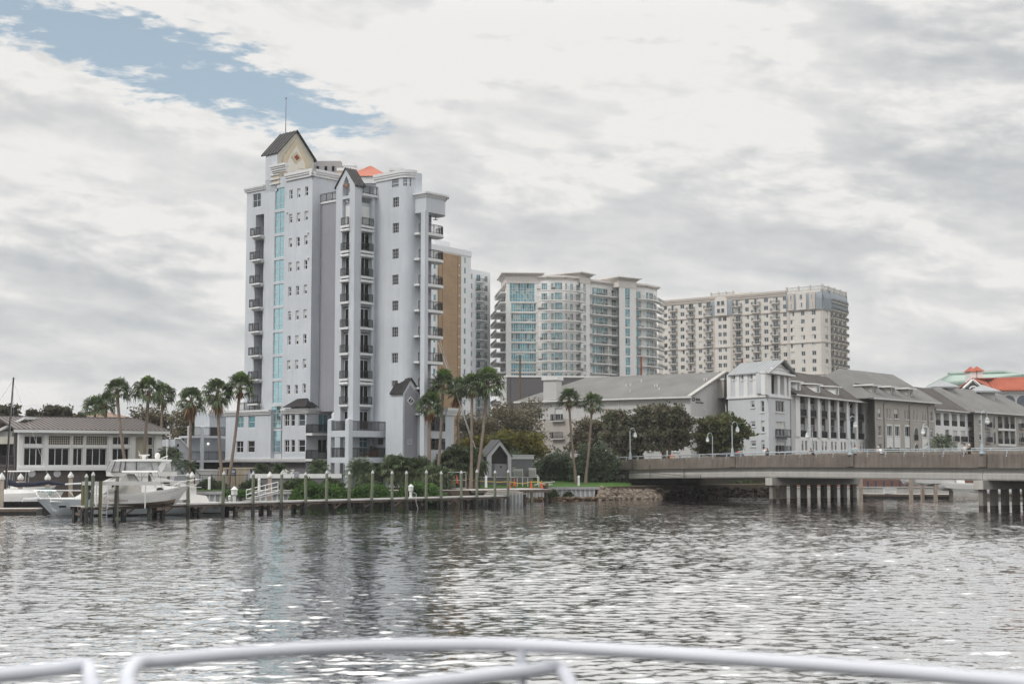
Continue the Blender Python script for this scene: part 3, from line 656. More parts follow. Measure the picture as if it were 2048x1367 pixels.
    facade(walls, WQ, 0, 6.4, G0, zq, oh, 1.6); facade(walls, Wall(WQ.p2(6.4), WQ.p2(6.4) - E1 * 5), 0, 5, G0, zq)
    cn(WQ, 4.9, 6.8, zq + .1, .9, .4)
    for r in oh:
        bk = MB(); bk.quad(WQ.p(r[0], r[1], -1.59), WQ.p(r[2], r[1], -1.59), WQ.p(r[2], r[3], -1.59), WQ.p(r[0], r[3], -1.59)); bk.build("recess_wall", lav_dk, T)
        window(WQ, (r[0] + .5, r[1] + .05, r[0] + 2.2, r[1] + 2.1), T, 2, 1, 1.5, gm=glass_dk, name="balcony_door"); window(WQ, (r[0] + 2.9, r[1] + .05, r[2] - .3, r[1] + 2.1), T, 2, 1, 1.5, gm=glass_dk, name="balcony_door")
        q = MB(); rail_mb(q, [WQ.p(r[0] + .02, r[1], -.06), WQ.p(r[2] - .02, r[1], -.06)]); q.build("railing", dkmetal, T)
    roofm.poly([Vector((p.x, p.y, zq - .2)) for p in (QA, WQ.p2(6.4), WQ.p2(6.4) - E1 * 5, QA - E1 * 5)])
    # ---- west terrace block
    WW = Wall(pl(376, 190), pl(452, 192.5)); zt1 = WW.z(420, 871); zt2 = WW.z(420, 919.5)
    for z in (zt1, zt2):
        q = MB(); q.wbox(WW, 0, WW.L, -4.5, .1, z - .28, z); o = q.build("terrace", lav, T)
        q = MB(); rail_mb(q, [WW.p(WW.s(384), z, .02), WW.p(WW.s(449), z, .02)], 1.15, r=.022); q.build("railing", dkmetal, o)
    for x in (379, 404): q = MB(); a = WW.s(x); q.wbox(WW, a - .22, a + .22, -.4, .12, G0, zt1 + 1.15); q.lathe(WW.p(a, zt1 + 1.15, -.14), ((.36, 0), (.32, .06), (.04, .16)), 4); q.build("pillar", lav, T)
    q = MB(); q.wbox(WW, WW.s(386), WW.L + 3, -4.4, -3.8, G0 + 3, zt1 - .28); q.build("recess_wall", lav, T)
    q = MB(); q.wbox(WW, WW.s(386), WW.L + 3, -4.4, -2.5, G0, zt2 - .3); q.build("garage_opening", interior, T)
    WX = Wall(pl(418, 194.5), pl(453, 196)); zx = WX.z(435, 822); q = MB(); q.wbox(WX, 0, WX.L, -5, 0, zt1, zx); q.build("wing_wall", lav, T); cn(WX, -.3, WX.L, zx + .1, .75, .4)
    q = MB(); g = WW.p(WW.s(433), zt1, -.8); q.hexa([g + Vector((x * (1 - .15 * k), y, z)) for k, z in ((0, 0), (1, 1.15)) for x, y in ((-.62, -.35), (.62, -.35), (.62, .35), (-.62, .35))]); q.build("covered_grill", MATS["grill_cover"], T)
    q = MB(); q.lathe(WW.p(WW.s(432), zt2 + 2.1, -3.6), ((.04, 0), (.12, .05), (.12, .2), (.04, .25)), 10); q.build("wall_lamp", mat("warm_lamp", (.9, .85, .75), .5, emit=2.0), T)
    WZ = Wall(pl(350, 184), pl(377, 185.5)); za_ = WZ.z(352, 878); zb2 = WZ.z(374, 898); q = MB(); q.poly([WZ.p(0, G0), WZ.p(WZ.L, G0), WZ.p(WZ.L, zb2), WZ.p(.7, za_), WZ.p(0, za_)]); q.poly([WZ.p(0, G0, -4), WZ.p(0, G0), WZ.p(0, za_), WZ.p(0, za_, -4)]); q.build("stair_wall", lav, T)
    q = MB(); q.tube([WZ.p(-.05, za_ + .08, -.02), WZ.p(.7, za_ + .08, -.02), WZ.p(WZ.L, zb2 + .08, -.02)], .16, 4); q.build("stair_coping", trimw, T)
    for y0, y1 in ((672, 697), (716, 795)): r = WZ.rect(z3(1423, y0), z3(1438, y1)); q = MB(); q.wbox(WZ, r[0], r[2], -.05, .012, r[1], r[3]); q.build("stair_opening", interior, T)
    # ---- shells
    walls.build("wall", lav, T); dark.build("recess_wall", lav_dk, T); tr.build("cornice", trimw, T); roofm.build("flat_roof", conc_lt, T)
    # rear mass so that nothing is hollow from the side
    q = MB(); P0 = [WL.p2(s486 + .3) + E2 * .8, T1 + E1 * 8 + E2 * 1.5, VB + E2 * 3.4, VB + E2 * 10, VB + E2 * 10 - E1 * 14, WL.p2(s486 + .3) + E2 * 13.5]
    q = MB(); q.prism([WE.p2(.4, -.45), WE.p2(2.2, -.45), WE.p2(2.2, -.45) - E1 * 5 + E2 * 2, WE.p2(12, -.45) - E1 * 14, WE.p2(.4, -.45) - E1 * 6], G0, zE - .2); q.build("rear_block", lav_dk, T)
    return T
tower()
# ---------------------------------------------------------------- water: a real height field of wind ripples
def water():
    m = bpy.data.materials.new("river_water"); m.use_nodes = True; t = m.node_tree; bs_ = t.nodes["Principled BSDF"]; l = t.links.new
    bs_.inputs["Base Color"].default_value = (.90, .90, .89, 1); bs_.inputs["Metallic"].default_value = .72; bs_.inputs["Roughness"].default_value = .05; bs_.inputs["IOR"].default_value = 1.33; bs_.inputs["Specular IOR Level"].default_value = .5
    tcn = t.nodes.new("ShaderNodeTexCoord"); mp = t.nodes.new("ShaderNodeMapping"); l(tcn.outputs["Object"], mp.inputs[0]); mp.inputs["Scale"].default_value = (.72, 1.0, 1)
    def nz(sc_, k, dt):
        n1 = t.nodes.new("ShaderNodeTexNoise"); l(mp.outputs[0], n1.inputs["Vector"]); n1.inputs["Scale"].default_value = sc_; n1.inputs["Detail"].default_value = dt
        s1 = t.nodes.new("ShaderNodeVectorMath"); s1.operation = "SUBTRACT"; l(n1.outputs["Color"], s1.inputs[0]); s1.inputs[1].default_value = (.5, .5, .5)
        s2 = t.nodes.new("ShaderNodeVectorMath"); s2.operation = "MULTIPLY"; l(s1.outputs[0], s2.inputs[0]); s2.inputs[1].default_value = (k * .7, k, 0); return s2.outputs[0]
    g = t.nodes.new("ShaderNodeNewGeometry"); cur = g.outputs["Normal"]
    for v_ in (nz(3.6, .36, 3), nz(.6, .14, 2), nz(.07, .09, 2)):
        ad = t.nodes.new("ShaderNodeVectorMath"); ad.operation = "ADD"; l(cur, ad.inputs[0]); l(v_, ad.inputs[1]); cur = ad.outputs[0]
    nn = t.nodes.new("ShaderNodeVectorMath"); nn.operation = "NORMALIZE"; l(cur, nn.inputs[0]); l(nn.outputs[0], bs_.inputs["Normal"])
    df = bs_; bs_.inputs["Metallic"].default_value = 1.0; w2 = t.nodes.new("ShaderNodeBsdfPrincipled"); w2.inputs["Base Color"].default_value = (.03, .03, .028, 1); w2.inputs["Roughness"].default_value = .02; w2.inputs["IOR"].default_value = 1.33; l(nn.outputs[0], w2.inputs["Normal"])
    mx = t.nodes.new("ShaderNodeMixShader"); mx.inputs[0].default_value = .96; l(w2.outputs[0], mx.inputs[1]); l(bs_.outputs[0], mx.inputs[2]); l(mx.outputs[0], t.nodes["Material Output"].inputs[0])
    ys = [20.0]
    while ys[-1] < 260: ys.append(ys[-1] + max(.10, ys[-1] * .0026))
    ys = np.array(ys); nx = 600; u = np.linspace(-1, 1, nx)
    Y = np.repeat(ys[:, None], nx, 1); X = u[None, :] * (Y * .52 + 10)
    Z = np.zeros_like(Y); rg = np.random.default_rng(3); K = 90
    dxl = np.maximum((Y * .52 + 10) * 2 / nx, np.gradient(ys)[:, None])
    patch = .78 + .32 * np.sin(X * .045 + .03 * Y + 1.0) * np.sin(Y * .06 - .02 * X) + .14 * np.sin(X * .021 - Y * .11 + 2)
    for i in range(K):
        lam = .30 * (1.35 / .30) ** rg.random(); th = rg.normal(0, .55) + .10; k = 2 * np.pi / lam
        amp = .092 * math.sqrt(2 / K) / k * (1.0 if lam < 2.5 else .75)
        ph = rg.random() * 6.28
        fade = np.clip((lam / dxl - 1.7) / 2.0, 0, 1)
        arg = k * (np.sin(th) * X + np.cos(th) * Y) + ph
        Z += amp * fade * (np.sin(arg) + .16 * np.sin(2 * arg + 1.4)) * patch
    v = np.stack([X, Y, Z], -1).reshape(-1, 3); ny = len(ys)
    idx = np.arange(ny * nx).reshape(ny, nx); f = np.stack([idx[:-1, :-1], idx[:-1, 1:], idx[1:, 1:], idx[1:, :-1]], -1).reshape(-1, 4)
    me = bpy.data.meshes.new("water"); me.vertices.add(len(v)); me.vertices.foreach_set("co", v.ravel().astype(np.float32))
    me.loops.add(f.size); me.loops.foreach_set("vertex_index", f.ravel().astype(np.int32)); me.polygons.add(len(f)); me.polygons.foreach_set("loop_start", np.arange(0, f.size, 4, dtype=np.int32))
    me.polygons.foreach_set("loop_total", np.full(len(f), 4, dtype=np.int32)); me.polygons.foreach_set("use_smooth", np.ones(len(f), dtype=bool)); me.materials.append(m); me.update(); me.validate()
    tag(link("water", me), kind="structure")
    q = MB(); q.quad((-1500, -400, -.35), (1500, -400, -.35), (1500, 420, -.35), (-1500, 420, -.35)); tag(q.build("river_bed", mat("river_mud", (.02, .02, .018), .3)), kind="structure")
water()

# ---------------------------------------------------------------- land
earth = mat("mulch_ground", spec=.08, col=(.10, .08, .06), rough=.95, var=.25, vs=.7, bump=.4)
grassm = mat("lawn_grass", spec=.08, col=(.07, .135, .034), rough=.9, var=.22, vs=1.2, bump=.5, bs=30)
shore = [(-1500, 158.5), (-60, 158.5), (pl(346, 158.5).x, 158.5), (pl(360, 159).x, 159), (pl(938, 161.5).x, 161.5), (pl(945, 171).x, 171), (pl(1101, 181).x, 181), (pl(1196, 183).x, 183),
         (pl(1240, 186).x, 186), (pl(1330, 193).x, 193), (pl(1440, 199).x, 199), (pl(1540, 204).x, 204), (pl(1640, 208).x, 208), (85, 211), (1500, 260)]
q = MB(); back = [(3000, 260), (3000, 4000), (-3000, 4000), (-3000, 158.5)]
q.prism(shore + back, -2, G0 - .1); tag(q.build("ground", earth), kind="structure")
def sheet(name, pts, z, m_, kind="structure"):
    q = MB(); q.poly([(p[0], p[1], z if not callable(z) else z(p)) for p in pts]); return tag(q.build(name, m_), kind=kind)
lw_ = MB(); lf = [(960, 173), (1030, 178), (1101, 182), (1150, 183.2), (1196, 184), (1262, 190)]
for (x0, d0), (x1, d1) in zip(lf[:-1], lf[1:]): a, b_, c, d = pl(x0, d0), pl(x1, d1), pl(x1, 214), pl(x0, 214); lw_.quad((a.x, a.y, 1.62), (b_.x, b_.y, 1.62), (c.x, c.y, 2.75), (d.x, d.y, 2.75))
tag(lw_.build("lawn", grassm), kind="structure")
sheet("lawn", [tuple(pl(380, 160)), tuple(pl(500, 160.4)), tuple(pl(505, 168)), tuple(pl(380, 168))], G0 - .08, grassm)
# promenade along the shore, in front of the garden wall
sheet("path", [tuple(pl(505, 160.5)), tuple(pl(938, 162.5)), tuple(pl(938, 164.5)), tuple(pl(500, 163.5))], G0 - .07, conc_lt)
# grassy bank rising from the seawall to the street
bank = MB(); L0 = [(pl(1128, 196)), pl(1200, 191), pl(1262, 195.5), pl(1330, 200), pl(1440, 206), pl(1535, 213)]
L1 = [(pl(1110, 232)), pl(1200, 216), pl(1262, 212), pl(1320, 214), pl(1430, 222), pl(1520, 228)]
for a, b_, c, d in zip(L0[:-1], L0[1:], L1[1:], L1[:-1]): bank.quad((a.x, a.y, G0 - .2), (b_.x, b_.y, G0 - .2), (c.x, c.y, 4.6), (d.x, d.y, 4.6))
tag(bank.build("embankment", mat("shaded_bank_soil", spec=.04, col=(.026, .023, .016), rough=.95, var=.3, vs=.6)), kind="structure")  # soil colour taken near black: scrub shadow under the bridge painted in
# ---------------------------------------------------------------- seawalls
sheetw = mat("white_sheet_piling", (.60, .61, .62), .7, var=.10, vs=1.0, streak=.22)
def seawall(name, A, B, ztop, label, cap=True):
    W = Wall(A, B); T = thing(name, label, "seawall", (*((Vector(A) + Vector(B)) / 2), 0)); q = MB(); s_ = 0; p = .62; secs = []
    n_ = int(W.L / p)
    for i in range(n_):
        for x, o in ((0, 0), (.20, 0), (.31, .26), (.51, .26)): secs.append((i * p + x, o))
    for (a, oa), (c, oc) in zip(secs[:-1], secs[1:]): q.quad(W.p(a, -.8, oa), W.p(c, -.8, oc), W.p(c, ztop - .3, oc), W.p(a, ztop - .3, oa))
    q.build("sheet_piling", sheetw, T)
    q = MB(); q.wbox(W, 0, W.L, -.5, .42, ztop - .3, ztop); q.build("cap", mat(name + "_cap", (.40, .40, .41), .85, var=.12, streak=.15), T); return W
seawall("seawall", pl(345, 157.9), pl(604, 159.2), 1.56, "white corrugated seawall with grey cap behind the docked boats and green shrubs")
seawall("seawall", pl(1098, 180.3), pl(1196, 182.3), 1.62, "white corrugated seawall with grey cap under the lawn by the rocks")
seawall("seawall", pl(938, 170), pl(1098, 180.2), 1.58, "white corrugated seawall behind the raised dock platform and cones")
bk_ = MB(); e0 = [pl(598, 156.6), pl(700, 157.2), pl(800, 157.8), pl(900, 158.8), pl(950, 162)]; e1 = [pl(598, 159.6), pl(700, 160), pl(800, 160.6), pl(900, 161.4), pl(948, 169)]
for a, b_, c, d in zip(e0[:-1], e0[1:], e1[1:], e1[:-1]): bk_.quad((a.x, a.y, -.4), (b_.x, b_.y, -.4), (c.x, c.y, 1.55), (d.x, d.y, 1.55))
tag(bk_.build("embankment", mat("dark_mud", spec=.08, col=(.03, .026, .02), rough=.9, var=.3, vs=1.5, bump=.5)), kind="structure")
# riprap
def rocks(name, n, f, m_, kind="stuff"):
    q = MB(); rr = random.Random(5)
    ico = [(0, 0, 1), (.89, 0, .45), (.28, .85, .45), (-.72, .53, .45), (-.72, -.53, .45), (.28, -.85, .45), (.72, .53, -.45), (-.28, .85, -.45), (-.89, 0, -.45), (-.28, -.85, -.45), (.72, -.53, -.45), (0, 0, -1)]
    fa = [(0, 1, 2), (0, 2, 3), (0, 3, 4), (0, 4, 5), (0, 5, 1), (1, 6, 2), (2, 7, 3), (3, 8, 4), (4, 9, 5), (5, 10, 1), (1, 10, 6), (2, 6, 7), (3, 7, 8), (4, 8, 9), (5, 9, 10), (6, 11, 7), (7, 11, 8), (8, 11, 9), (9, 11, 10), (10, 11, 6)]
    for _ in range(n):
        c, s_ = f(rr); ax = Vector((rr.uniform(.8, 1.5), rr.uniform(.7, 1.2), rr.uniform(.5, .9))) * s_; rz = rr.random() * 6.28
        vs = []
        for p in ico:
            p = Vector(p) * rr.uniform(.78, 1.15); x, y = p.x * ax.x, p.y * ax.y
            vs.append((c[0] + x * math.cos(rz) - y * math.sin(rz), c[1] + x * math.sin(rz) + y * math.cos(rz), c[2] + p.z * ax.z))
        q.add(vs, fa)
    return tag(q.build(name, m_), kind=kind)
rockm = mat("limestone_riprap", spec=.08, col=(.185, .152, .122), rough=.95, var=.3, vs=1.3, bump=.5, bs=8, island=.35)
def f1(rr):
    t = rr.random(); px = 1196 + t * 125; d0 = 180.5 + t * 9.5; h = rr.random() ** .8
    p = pl(px, d0 + h * 5.0 - 2.2); return (p.x, p.y, -.1 + h * (1.55 - .45 * t)), rr.uniform(.22, .5)
rocks("riprap_rocks", 420, f1, rockm)
def f2(rr):
    px = rr.uniform(1040, 1200); t = (px - 1098) / 98; p = pl(px, 178.4 + 2 * max(t, -.4) + rr.uniform(-1, 1.4)); return (p.x, p.y, rr.uniform(-.15, .35)), rr.uniform(.18, .36)
rocks("shore_rocks", 260, f2, mat("wet_riprap", spec=.08, col=(.14, .10, .07), rough=.8, var=.3, vs=1.3, bump=.5, bs=8, island=.35))
def f3(rr):
    px = rr.uniform(380, 600); p = pl(px, 157.2 + rr.uniform(-1, .6)); return (p.x, p.y, rr.uniform(-.1, .4)), rr.uniform(.15, .32)
rocks("shore_rocks", 160, f3, MATS["wet_riprap"])
def f4(rr):
    t = rr.random(); px = 1300 + t * 250; p = pl(px, 188 + t * 10 + rr.uniform(0, 8)); return (p.x, p.y, rr.uniform(-.1, 1.2)), rr.uniform(.2, .45)
rocks("shore_rocks", 200, f4, mat("shaded_riprap", spec=.05, col=(.05, .04, .032), rough=.9, var=.3, vs=1.3))  # rock colour darkened to carry the shade under the bridge

# ---------------------------------------------------------------- bridge
BO = Vector((31, 171)); BD = Vector((.506, -.862)); BC = Vector((.862, .506)); TW = 13.5
def bz(t):
    xs = [-60, -34, -28, 0, 31, 90]; ys_ = [-.75, -.6, -.42, 0, .05, .05]
    return float(np.interp(t, xs, ys_))
def bp_(t, o, z): q_ = BO + BD * t + BC * o; return Vector((q_.x, q_.y, z + bz(t)))
def bbox(mb, t0, t1, o0, o1, za, zb, m=0):
    if t1 - t0 > 7:
        k = int((t1 - t0) / 6) + 1
        for i in range(k): bbox(mb, t0 + (t1 - t0) * i / k, t0 + (t1 - t0) * (i + 1) / k, o0, o1, za, zb, m)
        return
    mb.hexa([bp_(t0, o0, za), bp_(t1, o0, za), bp_(t1, o1, za), bp_(t0, o1, za), bp_(t0, o0, zb), bp_(t1, o0, zb), bp_(t1, o1, zb), bp_(t0, o1, zb)], m)
Wn0 = Wall(BO - BD * 40, BO + BD * 80)
def bridge():
    T = thing("concrete_bridge", "long stained concrete road bridge on square columns with a metal rail above its parapet", "bridge", (31, 171, 0))
    piers = [0.0, 31.8, 63.6]; ends = [-36, 0, 31.8, 63.6, 95]
    for sgn, o0 in (("near", 0.0), ("far", TW)):
        for i in range(len(ends) - 1):
            q = MB(); a, b_ = ends[i] + .03, ends[i + 1] - .03; k = 6
            for j in range(k):
                t0, t1 = a + (b_ - a) * j / k, a + (b_ - a) * (j + 1) / k
                s_ = 1 if o0 == 0 else -1
                prof = [(.35, 2.95), (.28, 3.1), (.28, 3.55), (.42, 3.75), (.42, 3.85), (.30, 4.19), (1.1, 4.19), (1.1, 2.95)]
                q.loft([[bp_(t, o0 + s_ * o, z) for o, z in prof] for t in (t0, t1)])
            q.build("girder", mat("girder_concrete", (.47, .455, .43), .85, var=.10, vs=.3, streak=.12) if "girder_concrete" not in MATS else MATS["girder_concrete"], T)
    for o0 in (4.2, 8.0): q = MB(); bbox(q, -36, 95, o0, o0 + .9, 3.0, 4.2); q.build("girder", MATS["girder_concrete"], T)
    deck = MB(); bbox(deck, -60, 95, .05, TW - .05, 4.2, 4.62); deck.build("deck", conc_lt, T)
    wk = MB(); bbox(wk, -60, 95, .4, 2.4, 4.624, 4.85); bbox(wk, -60, 95, TW - 2.4, TW - .4, 4.624, 4.85); wk.build("pavement", conc_lt, T)
    for o0, s_, h in ((0.0, 1, 5.58), (TW, -1, 5.95)):
        t = -36.0; L_ = 2.72
        q = MB(); low = MB()
        while t < 94:
            bbox(q, t + .012, t + L_ - .012, o0 if s_ > 0 else o0 - .3, o0 + .3 if s_ > 0 else o0, 4.62, h)
            t += L_
        q.build("parapet", concrete, T)
        q = MB(); bbox(q, -36, 95, o0 - .05 * s_, o0 + .35 * s_, 4.21, 4.618); bbox(q, -36, 95, o0 - .09 * s_, o0 + .2 * s_, 4.19, 4.30); q.build("parapet_base", concrete, T)
        q = MB(); zr_ = h + .36
        for a in (-36,): q.tube([bp_(t, o0 + .12 * s_, zr_) for t in np.linspace(-36, 95, 50)], .055, 8)
        t = -35.6
        while t < 94:
            q.hexa([bp_(t + x, o0 + (.02 + .1 * k) * s_ + y, h - .25 + .58 * k) for k in (0, 1) for x, y in ((-.06, -.05), (.06, -.05), (.06, .05), (-.06, .05))]); t += 2.72
        q.build("guard_rail", mat("pale_rail_metal", (.40, .43, .45), .45, .3) if "pale_rail_metal" not in MATS else MATS["pale_rail_metal"], T)
        for pt in [Wn0.s(px, 900) - 40 for px in (1261.5, 1466, 1702, 1966)] if s_ > 0 else piers:
            q = MB(); bbox(q, pt - .55, pt + .55, o0 - .2 * s_, o0 - .001 * s_, 4.3, h + .02); q.build("pilaster", concrete, T)
    for pt in piers:
        q = MB(); bbox(q, pt - .62, pt + .62, -.35, TW + .35, 2.05, 2.93); q.build("pier_cap", conc_lt, T)
        for i in range(9):
            o = .25 + i * (TW - .5) / 8; q = MB(); c = .29
            bbox(q, pt - c, pt + c, o - c, o + c, -1.2, 2.05); k = q.build("column", mat("column_concrete", (.24, .225, .20), .9, var=.14, streak=.2) if "column_concrete" not in MATS else MATS["column_concrete"], T)  # column colour lowered to stand in for the deck's shade
            w_ = MB(); c = .295; bbox(w_, pt - c, pt + c, o - c, o + c, -1, .42); w_.build("tide_stain", mat("tide_stain", (.045, .035, .028), .6, var=.3, vs=3) if "tide_stain" not in MATS else MATS["tide_stain"], k)
    q = MB(); bbox(q, -60, -30.5, .3, TW - .3, -1, 4.19); bbox(q, -30.5, -29.9, .0, TW, 2.4, 4.15); q.build("abutment", mat("dark_abutment", (.07, .06, .052), .9, var=.2, streak=.3), T)  # abutment colour darkened, shading under the deck painted in
    pipe = MB(); bt = lambda t, z: bp_(t, -.06, z)
    pipe.tube([bt(-24.5, 4.7), bt(-24.5, 3.1)], .05, 6); pipe.tube([bt(-31, 3.75), bt(-24.5, 3.72), bt(-17, 3.25), bt(-13.5, 3.27), bt(-13.5, 2.9)], .04, 6); pipe.tube([bt(-17, 4.2), bt(-17, 2.5)], .05, 6); pipe.build("conduit", dkmetal, T)
bridge()
# approach road on the land side
q = MB(); q.prism([tuple(BO + BD * -60 + BC * 13.2), tuple(BO + BD * -60 + BC * .3), tuple(BO + BD * -140 + BC * .3), tuple(BO + BD * -140 + BC * 13.2)][::-1], G0 - .3, 3.9); tag(q.build("road", mat("asphalt", spec=.08, col=(.055, .055, .057), rough=.95, var=.15)), kind="structure")
# street level plateau for the apartment houses
q = MB(); q.prism([tuple(pl(1290, 226)), tuple(pl(1380, 216.5)), tuple(pl(1458, 226)), tuple(pl(1540, 226)), tuple(pl(1640, 224)), (120, 236), (320, 300), (320, 520), (-40, 520), (20, 245)], G0 - .3, 4.3); tag(q.build("street", mat("shaded_soil", spec=.04, col=(.025, .022, .017), rough=.95, var=.3, vs=.6)), kind="structure")  # shadow below the street edge is put into this near-black soil colour

# street lamps of the bridge
lampm = mat("pale_blue_lamp_paint", (.38, .43, .455), .5, .1, var=.06); globem = mat("white_globe", (.80, .80, .78), .25, var=.03)
def lamp():
    T = thing("street_lamp", "", "street lamp", (0, 0, 0), "street lamps of the bridge")
    q = MB(); q.lathe((0, 0, 0), ((.28, 0), (.28, .12), (.19, .2), (.14, .9), (.10, 1.0)), 10); q.build("base", lampm, T, True)
    q = MB(); pts = [(0, 0, .9), (0, 0, 3.7)] + [(.42 - .42 * math.cos(a), 0, 3.7 + .50 * math.sin(a)) for a in (R(30), R(60), R(90), R(120), R(150))] + [(.84, 0, 3.62)]
    q.tube(pts, [.075, .055] + [.042] * 5 + [.04], 8); q.build("pole", lampm, T, True)
    q = MB(); q.lathe((.84, 0, 3.3), ((.04, .36), (.07, .28), (.17, .14), (.24, .04), (.24, 0)), 12); q.build("lamp_shade", lampm, T, True)
    q = MB(); q.lathe((.84, 0, 2.84), ((.03, .06), (.14, .09), (.21, .18), (.235, .29), (.21, .40), (.18, .46)), 14); q.build("globe", globem, T, True)
    return T
LP = lamp(); used = []
Wn = Wall(BO - BD * 40, BO + BD * 80); Wf = Wall(BO - BD * 40, BO + BD * 80, -TW)
angn = math.atan2(BC.y, BC.x)
for px, W, far, lb in ((1261.5, Wn, 0, "pale blue lamp with white globe where the bridge rail meets the round bush"), (1466, Wn, 0, "pale blue lamp with white globe before the small green tree and grey tower house"),
                  (1702, Wn, 0, "pale blue lamp with white globe beside the person in a striped shirt"), (1966, Wn, 0, "tall pale blue lamp with white globe nearest the two walkers"),
                  (1424, Wf, 1, "pale blue lamp above the dark car, its globe hanging over the road"), (1624, Wf, 1, "pale blue far side lamp in front of the white colonnade building"),
                  (1857, Wf, 1, "pale blue far side lamp before the tan block with the arched window")):
    t = W.s(px, 900) - 40; p = bp_(t, -.1 if not far else TW + .1, 5.58 if not far else 5.0)
    place(LP, used, p, angn + (math.pi if far else 0), lb, 1.03)
# ---------------------------------------------------------------- far towers
STUFF_LIMIT = 98
def far_parts(T, items, name, stuffname):
    """items: (size on screen, function(mb) that adds geometry, materials); the largest 98 as parts, the rest as one stuff part"""
    items.sort(key=lambda x: -x[0])
    for _, fn, ms in items[:STUFF_LIMIT]: q = MB(); fn(q); q.build(name, ms, T)
    if items[STUFF_LIMIT:]:
        q = MB()
        for _, fn, ms in items[STUFF_LIMIT:]: fn(q)
        tag(q.build(name, items[STUFF_LIMIT][2], T), kind="stuff")
def fwin(W, r, cols, rows, fw=.09, d=.18, dark=None):
    """frame (0), panes (1), blinds (2) set into the wall"""
    def fn(q, W=W, r=r):
        a, b_, c, e = r[:4]
        q.wbox(W, a, a + fw, -d - .1, -d + .08, b_, e); q.wbox(W, c - fw, c, -d - .1, -d + .08, b_, e); q.wbox(W, a + fw, c - fw, -d - .1, -d + .08, b_, b_ + fw); q.wbox(W, a + fw, c - fw, -d - .1, -d + .08, e - fw, e)
        for i in range(1, cols): x = a + (c - a) * i / cols; q.wbox(W, x - fw * .45, x + fw * .45, -d - .05, -d + .07, b_ + fw, e - fw)
        rr = rows if isinstance(rows, tuple) else tuple(j / rows for j in range(1, rows))
        for f_ in rr: z = b_ + (e - b_) * f_; q.wbox(W, a + fw, c - fw, -d - .05, -d + .06, z - fw * .45, z + fw * .45)
        fs = (0,) + rr + (1,)
        for i in range(cols):
            for j in range(len(fs) - 1):
                x0, x1 = a + (c - a) * i / cols, a + (c - a) * (i + 1) / cols; q0, q1 = b_ + (e - b_) * fs[j], b_ + (e - b_) * fs[j + 1]
                o = [-d - random.uniform(0, .03) for _ in range(4)]; mm = 1
                u_ = random.random()
                if u_ < .20: mm = 2
                elif u_ < .28: mm = 3
                q.quad(W.p(x0, q0, o[0]), W.p(x1, q0, o[1]), W.p(x1, q1, o[2]), W.p(x0, q1, o[3]), mm)
    return fn
pearl = mat("pearl_render", (.80, .795, .78), .8, var=.04, vs=.15, streak=.05)
pinkc = mat("rose_parapet", (.69, .65, .61), .8, var=.05, vs=.2, streak=.05)
beige = mat("beige_render", (.66, .63, .58), .85, var=.05, vs=.12, streak=.06); beige2 = mat("rose_beige_render", (.55, .50, .455), .85, var=.05, vs=.12)
slate = mat("blue_slate_mansard", (.27, .31, .345), .6, .1, var=.1, vs=.5)
railg = mat("pale_glass_rail", (.42, .42, .40), .4, .2, var=.1); railb = mat("grey_rail", (.20, .20, .20), .5, .3)
glass_t2 = mat("teal_glass_dark", (.05, .12, .145), .08, .3, var=.5, vs=.3, spec=.9)
blind2 = mat("pale_teal_blind", (.33, .42, .42), .5, var=.2, vs=.4); shade = mat("shaded_room", (.03, .03, .032), .5, var=.3)
TG = [white, glass_tl, blind2, glass_t2]; BGm = [white, glass_gr, blindm, glass_dk]

